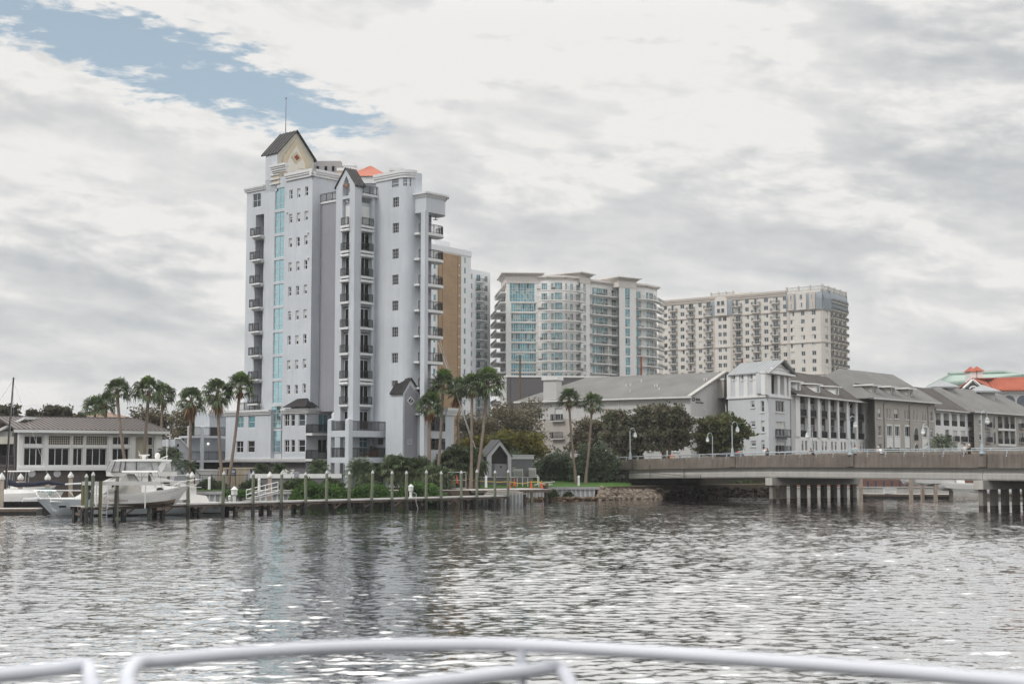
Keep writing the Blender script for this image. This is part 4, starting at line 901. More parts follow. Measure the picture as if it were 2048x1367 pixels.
def rose_tower():
    """the long beige block with the slate mansard"""
    T = thing("beige_tower", "long beige apartment tower with blue slate mansard corner and rows of small balconies", "building", (90, 545, 0))
    WA = Wall(pl(1323, 566), pl(1650, 522)); zb = 2.0
    wins, bals, holes = [], [], []
    f0 = WA.z(*b1(240, 350)); H = (f0 - WA.z(*b1(240, 938))) / 8.0      # balcony slab levels
    fl = [f0 - H * k for k in range(-1, 14)]
    fl = [f0 + 0.0 - H * k for k in range(0, 15)]
    def rows(xs, xe, zoff, hh, cols, n, top=0):
        a, c = WA.s(b1(xs, 0)[0]), WA.s(b1(xe, 0)[0])
        return [(a, fl[k] + zoff, c, fl[k] + zoff + hh) for k in range(n)]
    sBA, sBB = WA.s(b1(612, 0)[0]), WA.s(b1(830, 0)[0]); sC = WA.s(b1(1355, 0)[0])
    colw = [(145, 178, 1), (308, 347, 2), (486, 519, 2), (945, 982, 2), (1130, 1172, 2), (1318, 1353, 2), (1388, 1428, 2), (1493, 1530, 2), (1598, 1638, 2), (680, 712, 2), (725, 762, 2)]
    for x0, x1, cols in colw:
        for r in rows(x0, x1, .65, 1.65, cols, 14):
            if r[1] > zb + 4: wins.append((abs(r[2] - r[0]) * 1.6, r, cols))
    for x0, x1 in ((220, 262), (392, 436), (565, 612), (852, 898), (1035, 1080), (1222, 1268)):
        for r in rows(x0, x1, .05, 2.25, 2, 14): wins.append((5, r, 2)); bals.append((x0, x1, r))
    hs = [r for _, r, _ in wins]
    q = MB(); ztop = WA.z(1500, 594) if False else fl[0] + H * .96
    ztop = WA.z(*b1(400, 240))
    facade(q, WA, 0, WA.L, zb, ztop, hs, .3); q.build("wall", beige, T)
    # side
    CA = WA.p2(WA.L); WD = Wall(CA, Vector(pl(1664, 527))); WE_ = Wall(WD.p2(WD.L), Vector(pl(1699, 545)))
    q = MB(); hd = []
    for k in range(14): hd.append((WD.L * .35, fl[k] + .65, WD.L * .75, fl[k] + 2.3))
    facade(q, WD, 0, WD.L, zb, ztop - 1, hd, .3); he = []
    for k in range(14):
        for i in range(4): he.append((WE_.L * (.06 + .235 * i), fl[k] + .05, WE_.L * (.06 + .235 * i + .17), fl[k] + 2.3))
    facade(q, WE_, 0, WE_.L, zb, ztop - 1, he, .9); q.build("wall", beige, T)
    q = MB(); facade(q, Wall(WE_.p2(WE_.L), WE_.p2(WE_.L) + Vector((-30, 40))), 0, 50, zb, ztop); facade(q, Wall(WA.A + Vector((20, 60)), WA.A), 0, 63, zb, ztop); q.build("wall", beige, T)
    items = [(s_, fwin(WA, r, c, 1, .08, .2), BGm) for s_, r, c in wins] + [(3, fwin(WD, r, 1, 1, .08, .2), BGm) for r in hd] + [(4, fwin(WE_, r, 2, 1, .08, .8), BGm) for r in he]
    far_parts(T, items, "window", "window")
    def bal(W, a, c, z, out_=1.2):
        def fn(q):
            q.wbox(W, a, c, .0, out_, z - .25, z, 0)
            for s0, s1, o0, o1 in ((a, c, out_ - .06, out_), (a, a + .06, .0, out_ - .06), (c - .06, c, .0, out_ - .06)):
                q.wbox(W, s0, s1, o0, o1, z + 1.0, z + 1.07, 1); n_ = max(2, int(max(s1 - s0, o1 - o0) / .16))
                for i in range(n_):
                    f_ = (i + .5) / n_; x = s0 + (s1 - s0) * f_ if s1 - s0 > .1 else (s0 + s1) / 2; o = o0 + (o1 - o0) * f_ if s1 - s0 < .1 else (o0 + o1) / 2
                    q.wbox(W, x - .022, x + .022, o - .022, o + .022, z, z + 1.0, 1)
        return fn
    bi = [(6, bal(WA, r[0] - .75, r[2] + .75, r[1] - .05), [beige, railb]) for x0, x1, r in bals] + [(5 + .01 * r[1], bal(WE_, r[0] - .1, r[2] + .1, r[1] - .05), [beige, railb]) for r in he]
    far_parts(T, bi, "balcony", "balcony")
    # string courses, pilasters, parapet
    tr = MB()
    for k in (1, 5, 9):
        z = fl[k] - .35 if k == 1 else fl[k] - .35
        tr.wbox(WA, 0, WA.L + .3, 0, .35, z - .3, z + .1); tr.wbox(WD, -.3, WD.L + .3, 0, .35, z - .3, z + .1); tr.wbox(WE_, 0, WE_.L, 0, .35, z - .3, z + .1)
    cornice(tr, WA, -.3, sC, ztop + .6, 2.0, .8); tr.build("string_course", beige2, T)
    for x0, x1 in ((92, 128), (612, 642), (800, 828), (1355, 1380), (1690, 1700)):
        q = MB(); a, c = WA.s(b1(x0, 0)[0]), WA.s(b1(x1, 0)[0]); q.wbox(WA, a, min(c, WA.L), 0, .18, zb, fl[1] - .7); q.build("pilaster", beige2, T)
    # mansards with gabled dormers
    def mans(W, a, c, z0_, z1_, doms, nm="mansard_roof"):
        q = MB(); lean = .9; n_ = 7; secs = []
        for i in range(n_ + 1):
            t = i / n_; z = z0_ + (z1_ - z0_) * t; o = .55 - lean * max(0, t - .55) ** 2 / .2; secs.append((o, z))
        for (o0, q0), (o1, q1) in zip(secs[:-1], secs[1:]): q.quad(W.p(a, q0, o0), W.p(c, q0, o0), W.p(c, q1, o1), W.p(a, q1, o1))
        q.quad(W.p(a, z0_, .55), W.p(a, z0_, -.5), W.p(a, z1_, -.5), W.p(a, z1_, .2)); q.quad(W.p(c, z0_, .55), W.p(c, z0_, -.5), W.p(c, z1_, -.5), W.p(c, z1_, .2))
        x = a
        while x < c: q.wbox(W, x, x + .06, .54, .60, z0_, z0_ + (z1_ - z0_) * .55); x += .8
        o_ = q.build(nm, slate, T)
        for x0, x1, m_, wc in doms:
            s0_, s1_ = W.s(b1(x0, 0)[0]), W.s(b1(x1, 0)[0]); q = MB(); q.wbox(W, s0_, s1_, -.3, .85, z0_ + .1, z0_ + (z1_ - z0_) * .84); cx = (s0_ + s1_) / 2; rr = (s1_ - s0_) / 2
            arcp = [(cx - rr * math.cos(R(180) * i / 8), z0_ + (z1_ - z0_) * .84 + rr * .45 * math.sin(R(180) * i / 8)) for i in range(9)]
            vs = [W.p(p, z, .86) for p, z in arcp] + [W.p(p, z, -.3) for p, z in arcp]
            q.add(vs, [tuple(range(9))] + [(i, i + 9, i + 10, i + 1) for i in range(8)]); q.build("dormer", m_, T)
            for kz in (fl[0], fl[1] + .05):
                for sx in ((-.28, .28),) if wc == 1 else ((-.62, -.08), (.08, .62)):
                    w_ = MB(); fwin(W, (cx + sx[0] * rr, kz + .75, cx + sx[1] * rr, kz + 2.5), 2 if wc == 1 else 1, 1, .08, -.95)(w_); w_.build("window", BGm, T)
    zm1 = WA.z(*b1(720, 208)); mans(WA, sBA, sBB, fl[1] - .3, zm1, [(658, 778, beige, 2)])
    zm2 = WA.z(*b1(1520, 150)); mans(WA, sC, WA.L + .2, fl[1] - .3, zm2, [(1380, 1436, beige2, 1), (1460, 1556, beige, 1), (1588, 1644, beige2, 1)])
    mans(WD, -.2, WD.L + .2, fl[1] - .3, zm2, []); mans(WE_, 0, WE_.L, fl[1] - .3, zm2, [])
    q = MB(); q.prism([WA.p2(sC, -.2), WA.p2(WA.L, -.2), WD.p2(WD.L, -.2), WE_.p2(WE_.L, -.2), WE_.p2(WE_.L) + Vector((-14, 20)), WA.p2(sC) + Vector((4, 25))], ztop - 1, zm2 - .1); q.prism([WA.p2(sBA, -.3), WA.p2(sBB, -.3), WA.p2(sBB, -12), WA.p2(sBA, -12)], ztop - 1, zm1 - .1); q.build("roof_block", beige2, T)
    # roof railings and boxes
    for W, a, c, z in ((WA, sBA, sBB, zm1), (WA, sC, WA.L, zm2), (WD, 0, WD.L, zm2), (WE_, 0, WE_.L, zm2)):
        q = MB(); q.wbox(W, a, c, -.12, .0, z + 1.3, z + 1.42); q.wbox(W, a, c, -.12, 0, z, z + .15); n_ = int((c - a) / .5)
        for i in range(n_): x = a + (c - a) * i / n_; q.wbox(W, x, x + .09, -.1, -.02, z + .1, z + 1.3)
        q.build("roof_railing", mat("verdigris_rail", (.22, .24, .21), .6) if "verdigris_rail" not in MATS else MATS["verdigris_rail"], T)
    for W, a, c, z in ((WA, sBA, sBB, zm1), (WA, sC, WA.L, zm2), (WE_, 0, WE_.L, zm2)):
        for i in range(4): q = MB(); x = a + (c - a) * i / 3; q.wbox(W, x - .3, x + .3, -.5, .1, z, z + 1.9); q.build("roof_post", beige2, T)
    for x0, x1, y0, dep in ((662, 930, 160, 8), (1240, 1380, 140, 8)):
        a, c = WA.s(b1(x0, 0)[0]), WA.s(b1(x1, 0)[0]); q = MB(); q.wbox(WA, a, c, -14, -5, ztop - 1, WA.z(*b1((x0 + x1) / 2, y0))); q.build("roof_house", beige, T)
    for x0, x1, y0 in ((200, 240, 232), (400, 480, 222), (985, 1085, 172)): a, c = WA.s(b1(x0, 0)[0]), WA.s(b1(x1, 0)[0]); q = MB(); q.wbox(WA, a, c, -8, -5, ztop - .5, WA.z(*b1((x0 + x1) / 2, y0))); q.build("roof_unit", railb, T)
    g = MB(); g.prism([WA.p2(0, -.4), WA.p2(sC, -.4), WA.p2(sC, -20), WA.p2(0, -20)], ztop - 1.2, ztop - .8); g.build("flat_roof", conc_lt, T)
rose_tower()

def teal_tower():
    T = thing("teal_glass_tower", "pale curved condominium tower with teal glass bays and wide balconies", "building", (22, 465, 0))
    # plan polyline sampled from the photo: (px, D)
    pts = {"W0": (996, 452), "A0": (1012, 440), "A1": (1078, 441), "B1": (1163, 446), "C1": (1181, 450), "D1": (1241, 459), "E0": (1241, 457), "E1": (1274, 461), "F1": (1323, 478)}
    zb = 2.0; H = 3.12
    z0 = at(1100, *[zt(0, 460)[1]], 441).z
    zfun = lambda y, D, px=1120: at(px, y, D).z
    fl0 = at(1120, zt(0, 248)[1], 443).z       # topmost balcony slab
    fl = [fl0 - H * k * 1.0 for k in range(16)]
    items, bits = [], []
    walls = MB(); holes_all = []
    def bay(pa, pb, wins, zt_, m=None, off=0.0, name="wall"):
        W = Wall(pl(*pa), pl(*pb), off); hs = []
        for x0, x1, zo, hh, cols, rws in wins:
            a, c = x0 * W.L, x1 * W.L
            for k in range(0, 15):
                r = (a, fl[k] + zo, c, fl[k] + zo + hh)
                if r[1] > zb: hs.append(r); items.append(((c - a) * hh * (10 if cols > 3 else 1) - k * .01, fwin(W, r, cols, rws, .09, .22), TG))
        facade(walls, W, 0, W.L, zb, zt_, hs, .35); return W
    tA = at(1045, zt(0, 140)[1], 440).z; tB = at(1120, zt(0, 118)[1], 443).z
    # A: glazed bay; the two top storeys stand as one tall pane
    WA = Wall(pl(*pts["A0"]), pl(*pts["A1"])); a, c = WA.s(zt(240, 0)[0]), WA.s(zt(527, 0)[0]); hs = []
    r = (WA.s(zt(222, 0)[0]), fl[1] - .3, WA.s(zt(512, 0)[0]), fl[0] + 2.75); hs.append(r); items.append((999, fwin(WA, r, 9, (.16, .42, .56, .68), .10, .2), TG))
    for k in range(2, 15): r = (a, fl[k] - .25, c, fl[k] + 2.4); hs.append(r); items.append((200 - k, fwin(WA, r, 11, (.3, ), .10, .2), TG))
    facade(walls, WA, 0, WA.L, zb, tA, hs, .3)
    tr = MB()
    for k in range(1, 15): tr.wbox(WA, a - .2, c + .2, 0, .12, fl[k] - .72, fl[k] - .32)
    # west return
    WW = bay((1000, 462), pts["A0"], [(.15, .4, .05, 2.3, 2, 1), (.55, .9, .3, 2.0, 2, 1)], tA - 1.5)
    # B: three bowed facets behind the balconies
    B = [(1078, 441), (1098, 440), (1131, 440.5), (1152, 443), (1163, 446)]
    WB = [bay(B[0], B[1], [(.28, .85, .05, 2.35, 3, 1)], tB), bay(B[1], B[2], [(.14, .32, .05, 2.35, 1, 1), (.36, .84, .05, 2.55, 5, 1)], tB), bay(B[2], B[3], [(.05, .2, .05, 2.35, 1, 1), (.5, .78, .05, 2.35, 2, 1)], tB), bay(B[3], B[4], [(.1, .8, .05, 2.35, 3, 1)], tB)]
    # C pier
    tC = at(1172, zu(0, 150)[1], 448).z
    WC = Wall(pl(1162, 444.5), pl(1181, 449)); a, c = WC.s(zu(103, 0)[0]), WC.s(zu(133, 0)[0]); hs = [(a, fl[1] - .3, c, fl[0] + 2.9)] + [(a, fl[k] - .25, c, fl[k] + 2.4) for k in range(2, 15)]
    facade(walls, WC, 0, WC.L, zb, tC, hs, .3)
    for i, r in enumerate(hs): items.append((60 - i, fwin(WC, r, 2, (.3,) if i else (.16, .42, .56, .7), .10, .2), TG))
    # D balconies
    tD = at(1210, zu(0, 165)[1], 454).z
    flD = fl
    WD = bay((1181, 450.5), (1241, 460), [(.08, .16, .05, 2.35, 1, 1), (.19, .42, .05, 2.4, 4, 1), (.43, .60, .05, 2.4, 3, 1), (.73, .90, .05, 2.35, 2, 1)], tD)
    tE = at(1257, zu(0, 190)[1], 457).z
    WE_ = Wall(pl(1240, 455.5), pl(1274, 460)); a, c = WE_.s(zu(583, 0)[0]), WE_.s(zu(638, 0)[0]); hs = [(a, fl[1] - .3, c, fl[0] + 2.9)] + [(a, fl[k] - .25, c, fl[k] + 2.4) for k in range(2, 15)]
    facade(walls, WE_, 0, WE_.L, zb, tE, hs, .3)
    for i, r in enumerate(hs): items.append((80 - i, fwin(WE_, r, 2, (.3,) if i else (.16, .42, .56, .7), .10, .2), TG))
    tF = at(1295, zu(0, 195)[1], 464).z
    Fp = [(1274, 462), (1294, 464), (1310, 469), (1316, 478)]
    WF = [bay(Fp[0], Fp[1], [(.05, .5, .05, 2.35, 3, 1)], tF), bay(Fp[1], Fp[2], [(.05, .35, .05, 2.4, 1, 1), (.42, .95, .05, 2.4, 4, 1)], tF), bay(Fp[2], Fp[3], [(.1, .8, .05, 2.35, 3, 1)], tF)]
    walls.build("wall", pearl, T)
    far_parts(T, items, "window", "window")
    # balconies: one slab with rail per storey and bay
    bi = []
    def balc(plist, out_, z, m=None):
        def fn(q):
            P_ = [Vector(pl(*p)) for p in plist]; n_ = len(P_); Os = []
            for i, p in enumerate(P_):
                d = (P_[min(i + 1, n_ - 1)] - P_[max(i - 1, 0)]).normalized(); Os.append(p + Vector((d.y, -d.x)) * out_)
            up = [Vector((p.x, p.y, z)) for p in Os] + [Vector((p.x, p.y, z)) for p in P_[::-1]]
            for i in range(n_ - 1): q.slab([Vector((*Os[i], z)), Vector((*Os[i + 1], z)), Vector((*P_[i + 1], z)), Vector((*P_[i], z))], .32, 0)
            for i in range(n_ - 1):
                a, b_ = Os[i], Os[i + 1]; d = (b_ - a).normalized(); nn = Vector((d.y, -d.x)) * -.05
                for z0_, z1_ in ((1.0, 1.08),): q.hexa([Vector((*(p_ + k), z + zz_)) for zz_ in (z0_, z1_) for p_, k in ((a, Vector((0, 0))), (b_, Vector((0, 0))), (b_, nn), (a, nn))], 1)
                m_ = int((b_ - a).length / .22)
                for j in range(m_): c_ = a.lerp(b_, (j + .5) / m_) + nn * .5; q.box(c_.x - .025, c_.y - .025, z, c_.x + .025, c_.y + .025, z + 1.0, 1)
            if random.random() < .75:          # loungers, planters
                for _ in range(random.randint(1, 3)):
                    i = random.randrange(n_ - 1); c_ = Os[i].lerp(Os[i + 1], random.uniform(.2, .8)).lerp(P_[i], .4); s_ = random.uniform(.3, .8); q.box(c_.x - s_, c_.y - .3, z, c_.x + s_, c_.y + .3, z + random.uniform(.4, .9), 2)
        return fn
    bm = [pearl, railg, mat("balcony_clutter", (.10, .085, .07), .8, island=.6)]
    for k in range(13):
        z = fl[k]
        bi.append((50, balc([(1077, 439.5), (1098, 438), (1131, 438.5), (1152, 441), (1163.5, 444.5)], 1.5, z), bm))
        bi.append((40, balc([(1181, 450), (1241, 459.5)], 1.6, z), bm)); bi.append((40, balc([(1274, 461.5), (1294, 463.5), (1310, 468.5), (1322, 479)], 1.6, z), bm))
        bi.append((20, balc([(999, 462), (1012, 440.5)], 1.7 if k < 2 else 3.0, z - .3), bm))
    far_parts(T, bi, "balcony", "balcony")
    q = MB(); x = WD.L * .5; q.wbox(WD, x - .15, x + .15, 0, 1.6, zb, fl[5]); q.build("party_wall", pearl, T)
    # parapets
    def para(W, a, c, z, h, out_, m_=None, dep=9):
        q = MB(); q.wbox(W, a, c, -dep, .12, z - .2, z + h); o = q.build("parapet", pinkc, T)
        k = MB()
        for h0, h1, g in ((0, .3, .35), (.3, .62, .65), (.62, .95, out_)): k.wbox(W, a - g, c + g, -dep - g, .12 + g, z + h - .5 + h0, z + h - .5 + h1)
        k.build("cornice", pinkc, o)
    para(WA, -.2, WA.L + .4, tA, 2.6, 1.3, dep=16); para(WC, -.3, WC.L + .2, tC, 2.6, 1.3); para(WE_, -.3, WE_.L + .2, tE, 2.6, 1.3)
    for W in WB: para(W, 0, W.L, tB, .8, .5, dep=4)
    para(WD, 0, WD.L, tD, .8, .5, dep=6)
    for W in WF[:2]: para(W, 0, W.L, tF, .6, .5, dep=5)
    WZ = Wall(pl(1302, 476), pl(1316, 480)); para(WZ, 0, WZ.L, tF - 2, 3.6, 1.0)
    para(WW, 0, WW.L - 1.5, tA - 1.5, .7, .6, dep=.6)
    q = MB(); q.prism([pl(1014, 443), pl(1078, 444), pl(1163, 449), pl(1181, 453), pl(1241, 463), pl(1290, 467), pl(1308, 482), pl(1305, 500), pl(1016, 480)], zb, tD - .5); q.build("core", pearl, T)
    q = MB(); q.wbox(WD, 1, WD.L * .5, -14, -8, tD, tD + 2.8); q.wbox(WD, WD.L * .55, WD.L + 2, -14, -8, tD, tD + 1.6); q.build("roof_plant", railb, T)
    tr.build("spandrel", pinkc, T)
teal_tower()

def brown_tower():
    T = thing("tan_panel_tower", "slim white tower with a tall tan brick panel and small balconies behind the palms", "building", (-8, 445, 0))
    wt = mat("cool_white_render", (.78, .80, .82), .8, var=.04, vs=.12, streak=.04)
    tan = mat("tan_brick_panel", (.40, .265, .15), .85, var=.10, vs=.2, bricks=dict(w=2.4, h=.62, mortar=.02, cm=.75, c2=.9), streak=.1)
    P0, P1, P2, P3, P4 = pl(852, 412), pl(918.5, 424.5), pl(941, 429), pl(941, 441), pl(980, 449)
    W0 = Wall(P0, P1); W1 = Wall(P1, P2); W2 = Wall(P3, P4); zb = 2
    z_l = W1.z(930, 503); z_r = W2.z(960, 541)
    q = MB(); hp = [(W0.s(z8(105, 0)[0]), W0.z(*z8(118, 318)) - 3.1 * 1 - 3.1 * (k - 1), W0.s(z8(125, 0)[0]), W0.z(*z8(118, 318)) + 1.5 - 3.1 * k + 1.55) for k in range(14)]
    hp = [(a, b_, c, b_ + 1.7) for a, b_, c, d in hp]
    facade(q, W0, 0, W0.L, zb, z_l, hp, .3)
    h1 = []
    zt0 = W1.z(*z8(365, 272))
    for k in range(16):
        for x0, x1 in ((322, 334), (357, 372)): h1.append((W1.s(z8(x0, 0)[0]), zt0 - 3.06 * k, W1.s(z8(x1, 0)[0]), zt0 - 3.06 * k + 1.75))
    facade(q, W1, 0, W1.L, zb, z_l, h1, .3)
    zt2 = W2.z(*z8(480, 425)); h2 = []; hb = []
    for k in range(16):
        z = zt2 - 3.02 * k
        h2.append((W2.s(z8(414, 0)[0]), z + .5, W2.s(z8(427, 0)[0]), z + 2.2)); h2.append((W2.s(z8(528, 0)[0]), z + .5, W2.s(z8(552, 0)[0]), z + 2.2)); hb.append((W2.s(z8(460, 0)[0]), z + .05, W2.s(z8(495, 0)[0]), z + 2.3))
    facade(q, W2, 0, W2.L, zb, z_r, h2 + hb, .3); facade(q, Wall(P4, P4 + Vector((-25, 30))), 0, 39, zb, z_r); facade(q, Wall(P2, P2 + Vector((-8, 20))), 0, 21, zb, z_l)
    q.build("wall", wt, T)
    far_parts(T, [(2, fwin(W0, r, 1, 1, .08, .2), TG) for r in hp] + [(2, fwin(W1, r, 1, 1, .08, .2), TG) for r in h1] + [(3, fwin(W2, r, 2, 1, .08, .2), TG) for r in h2 + hb], "window", "window")
    q = MB(); a, c = W0.s(z8(140, 0)[0]), W0.L - .02; q.wbox(W0, a, c, 0, .5, zb, W0.z(*z8(230, 195))); q.build("brick_panel", tan, T)
    q = MB(); x = W0.s(z8(294, 0)[0]); q.wbox(W0, x - .1, x + .1, .45, .53, zb, W0.z(*z8(230, 198))); x = W0.s(z8(168, 0)[0]); q.wbox(W0, x - .08, x + .08, .45, .53, zb, W0.z(*z8(230, 198))); q.build("panel_joint", mat("brown_joint", (.14, .085, .05), .8), T)
    for k in range(13): x = W0.s(z8(305, 0)[0]); z = W0.z(*z8(305, 288)) - 3.06 * k; q = MB(); q.wbox(W0, x - .18, x + .18, .5, .6, z - .2, z + .2); q.build("wall_lamp", wt, T)
    bi = []
    for r in hb:
        z = r[1] - .05; q = MB(); a, c = r[0] - .35, r[2] + 1.6
        q.wbox(W2, a, c, 0, 1.5, z - .25, z); o = q.build("balcony", wt, T); q = MB(); rail_mb(q, [W2.p(a, z, .05), W2.p(a, z, 1.45), W2.p(c, z, 1.45), W2.p(c, z, .05)], 1.05, .22, .02, .04); q.build("railing", railb, o)
        if random.random() < .6: q = MB(); q.wbox(W2, a + .3, a + 1.4, .4, 1.0, z + .01, z + random.uniform(.5, 1.2)); q.build("balcony_furniture", random.choice([mat("plant_green", (.05, .08, .03), .8), MATS["balcony_clutter"], MATS["balcony_clutter"]]), o)
    tr = MB(); tr.wbox(W1, -.1, W1.L + .1, -.4, .2, z_l - 1.3, z_l + .4); tr.wbox(W0, 0, W0.L + .1, -.4, .2, z_l - 1.2, z_l + .4); tr.build("parapet", wt, T)
    q = MB(); W = Wall(pl(868, 440), pl(899, 448)); q.wbox(W, 0, W.L, -8, 0, z_l - 1, at(885, 481, 444).z); q.build("roof_house", wt, T)
    q = MB(); q.prism([W0.p2(1, -.6), W0.p2(W0.L, -.6), P2 + Vector((-1, 1.2)), P2 + Vector((-8, 18)), P0 + Vector((5, 35))], zb, z_l - .6); q.prism([P3 + Vector((0, 1)), P4 + Vector((-.6, 1)), P4 + Vector((-20, 26)), P3 + Vector((-10, 20))], zb, z_r - .5); q.build("core", wt, T)
brown_tower()
# ---------------------------------------------------------------- apartment houses along the street
shingle = mat("grey_shingle", spec=.12, col=(.20, .197, .188), rough=.95, var=.14, vs=.25, streak=.05, bump=.3, bs=6)
shingle_b = mat("brown_grey_shingle", spec=.12, col=(.10, .09, .083), rough=.95, var=.18, vs=.25, bump=.3, bs=6)
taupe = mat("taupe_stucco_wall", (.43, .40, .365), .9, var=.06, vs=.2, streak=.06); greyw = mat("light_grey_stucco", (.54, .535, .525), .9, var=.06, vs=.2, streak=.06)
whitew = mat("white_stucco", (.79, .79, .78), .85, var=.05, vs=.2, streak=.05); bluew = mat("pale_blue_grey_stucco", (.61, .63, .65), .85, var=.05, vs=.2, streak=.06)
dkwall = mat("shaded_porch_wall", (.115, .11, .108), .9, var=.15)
ZB = 4.0
def fwin2(W, r, cols, rows, T, fm=None, gm=None, d=.16, sill=True, name="window"):
    o = window(W, r, T, cols, rows, d, fm or white, gm or random.choice([glass_gr, glass_dk, glass_gr]), .09, name, True, random.choice([0, 0, .35, .5]))
    if sill: q = MB(); q.wbox(W, r[0] - .12, r[2] + .12, -.05, .14, r[1] - .16, r[1] - .005); q.build("sill", white, T)
    return o
def archp(W, s0, s1, za, zb, o):
    r = (s1 - s0) / 2; c = (s0 + s1) / 2
    return [W.p(s0, za, o), W.p(s1, za, o)] + [W.p(c + r * math.cos(R(180) * i / 10), zb - r + r * math.sin(R(180) * i / 10), o) for i in range(11)]
def arch(W, s0, s1, za, zb, T, m_=None):
    q = MB(); q.poly(archp(W, s0, s1, za, zb, .03)); q.build("arched_window", m_ or glass_dk, T)
    pts = archp(W, s0 - .06, s1 + .06, za, zb + .06, .05); q = MB(); q.tube(pts[1:] + [pts[0]], .07, 4); q.build("arch_trim", white, T)
def eave(W, s0, s1, z, depth, zr, T, m_, over=.7, hipL=0, hipR=0, name="roof", back=True):
    """pitched roof whose eave runs along the wall; ridge depth metres behind at height zr"""
    q = MB(); a, b_ = W.p(s0, z, over), W.p(s1, z, over); c, d = W.p(s1 - hipR, zr, -depth), W.p(s0 + hipL, zr, -depth)
    q.slab([a, b_, c, d], .16)
    e, f_ = W.p(s1, z, -2 * depth - over), W.p(s0, z, -2 * depth - over)
    if back: q.slab([d, c, e, f_], .16)
    if hipL: q.slab([f_, a, d], .16)
    if hipR: q.slab([b_, e, c], .16)
    o = q.build(name, m_, T); g = MB(); g.wbox(W, s0, s1, over - .02, over + .14, z - .26, z - .02); g.wbox(W, s0 + .1, s1 - .1, .0, over - .03, z - .24, z - .18); g.build("gutter", white, o); return o

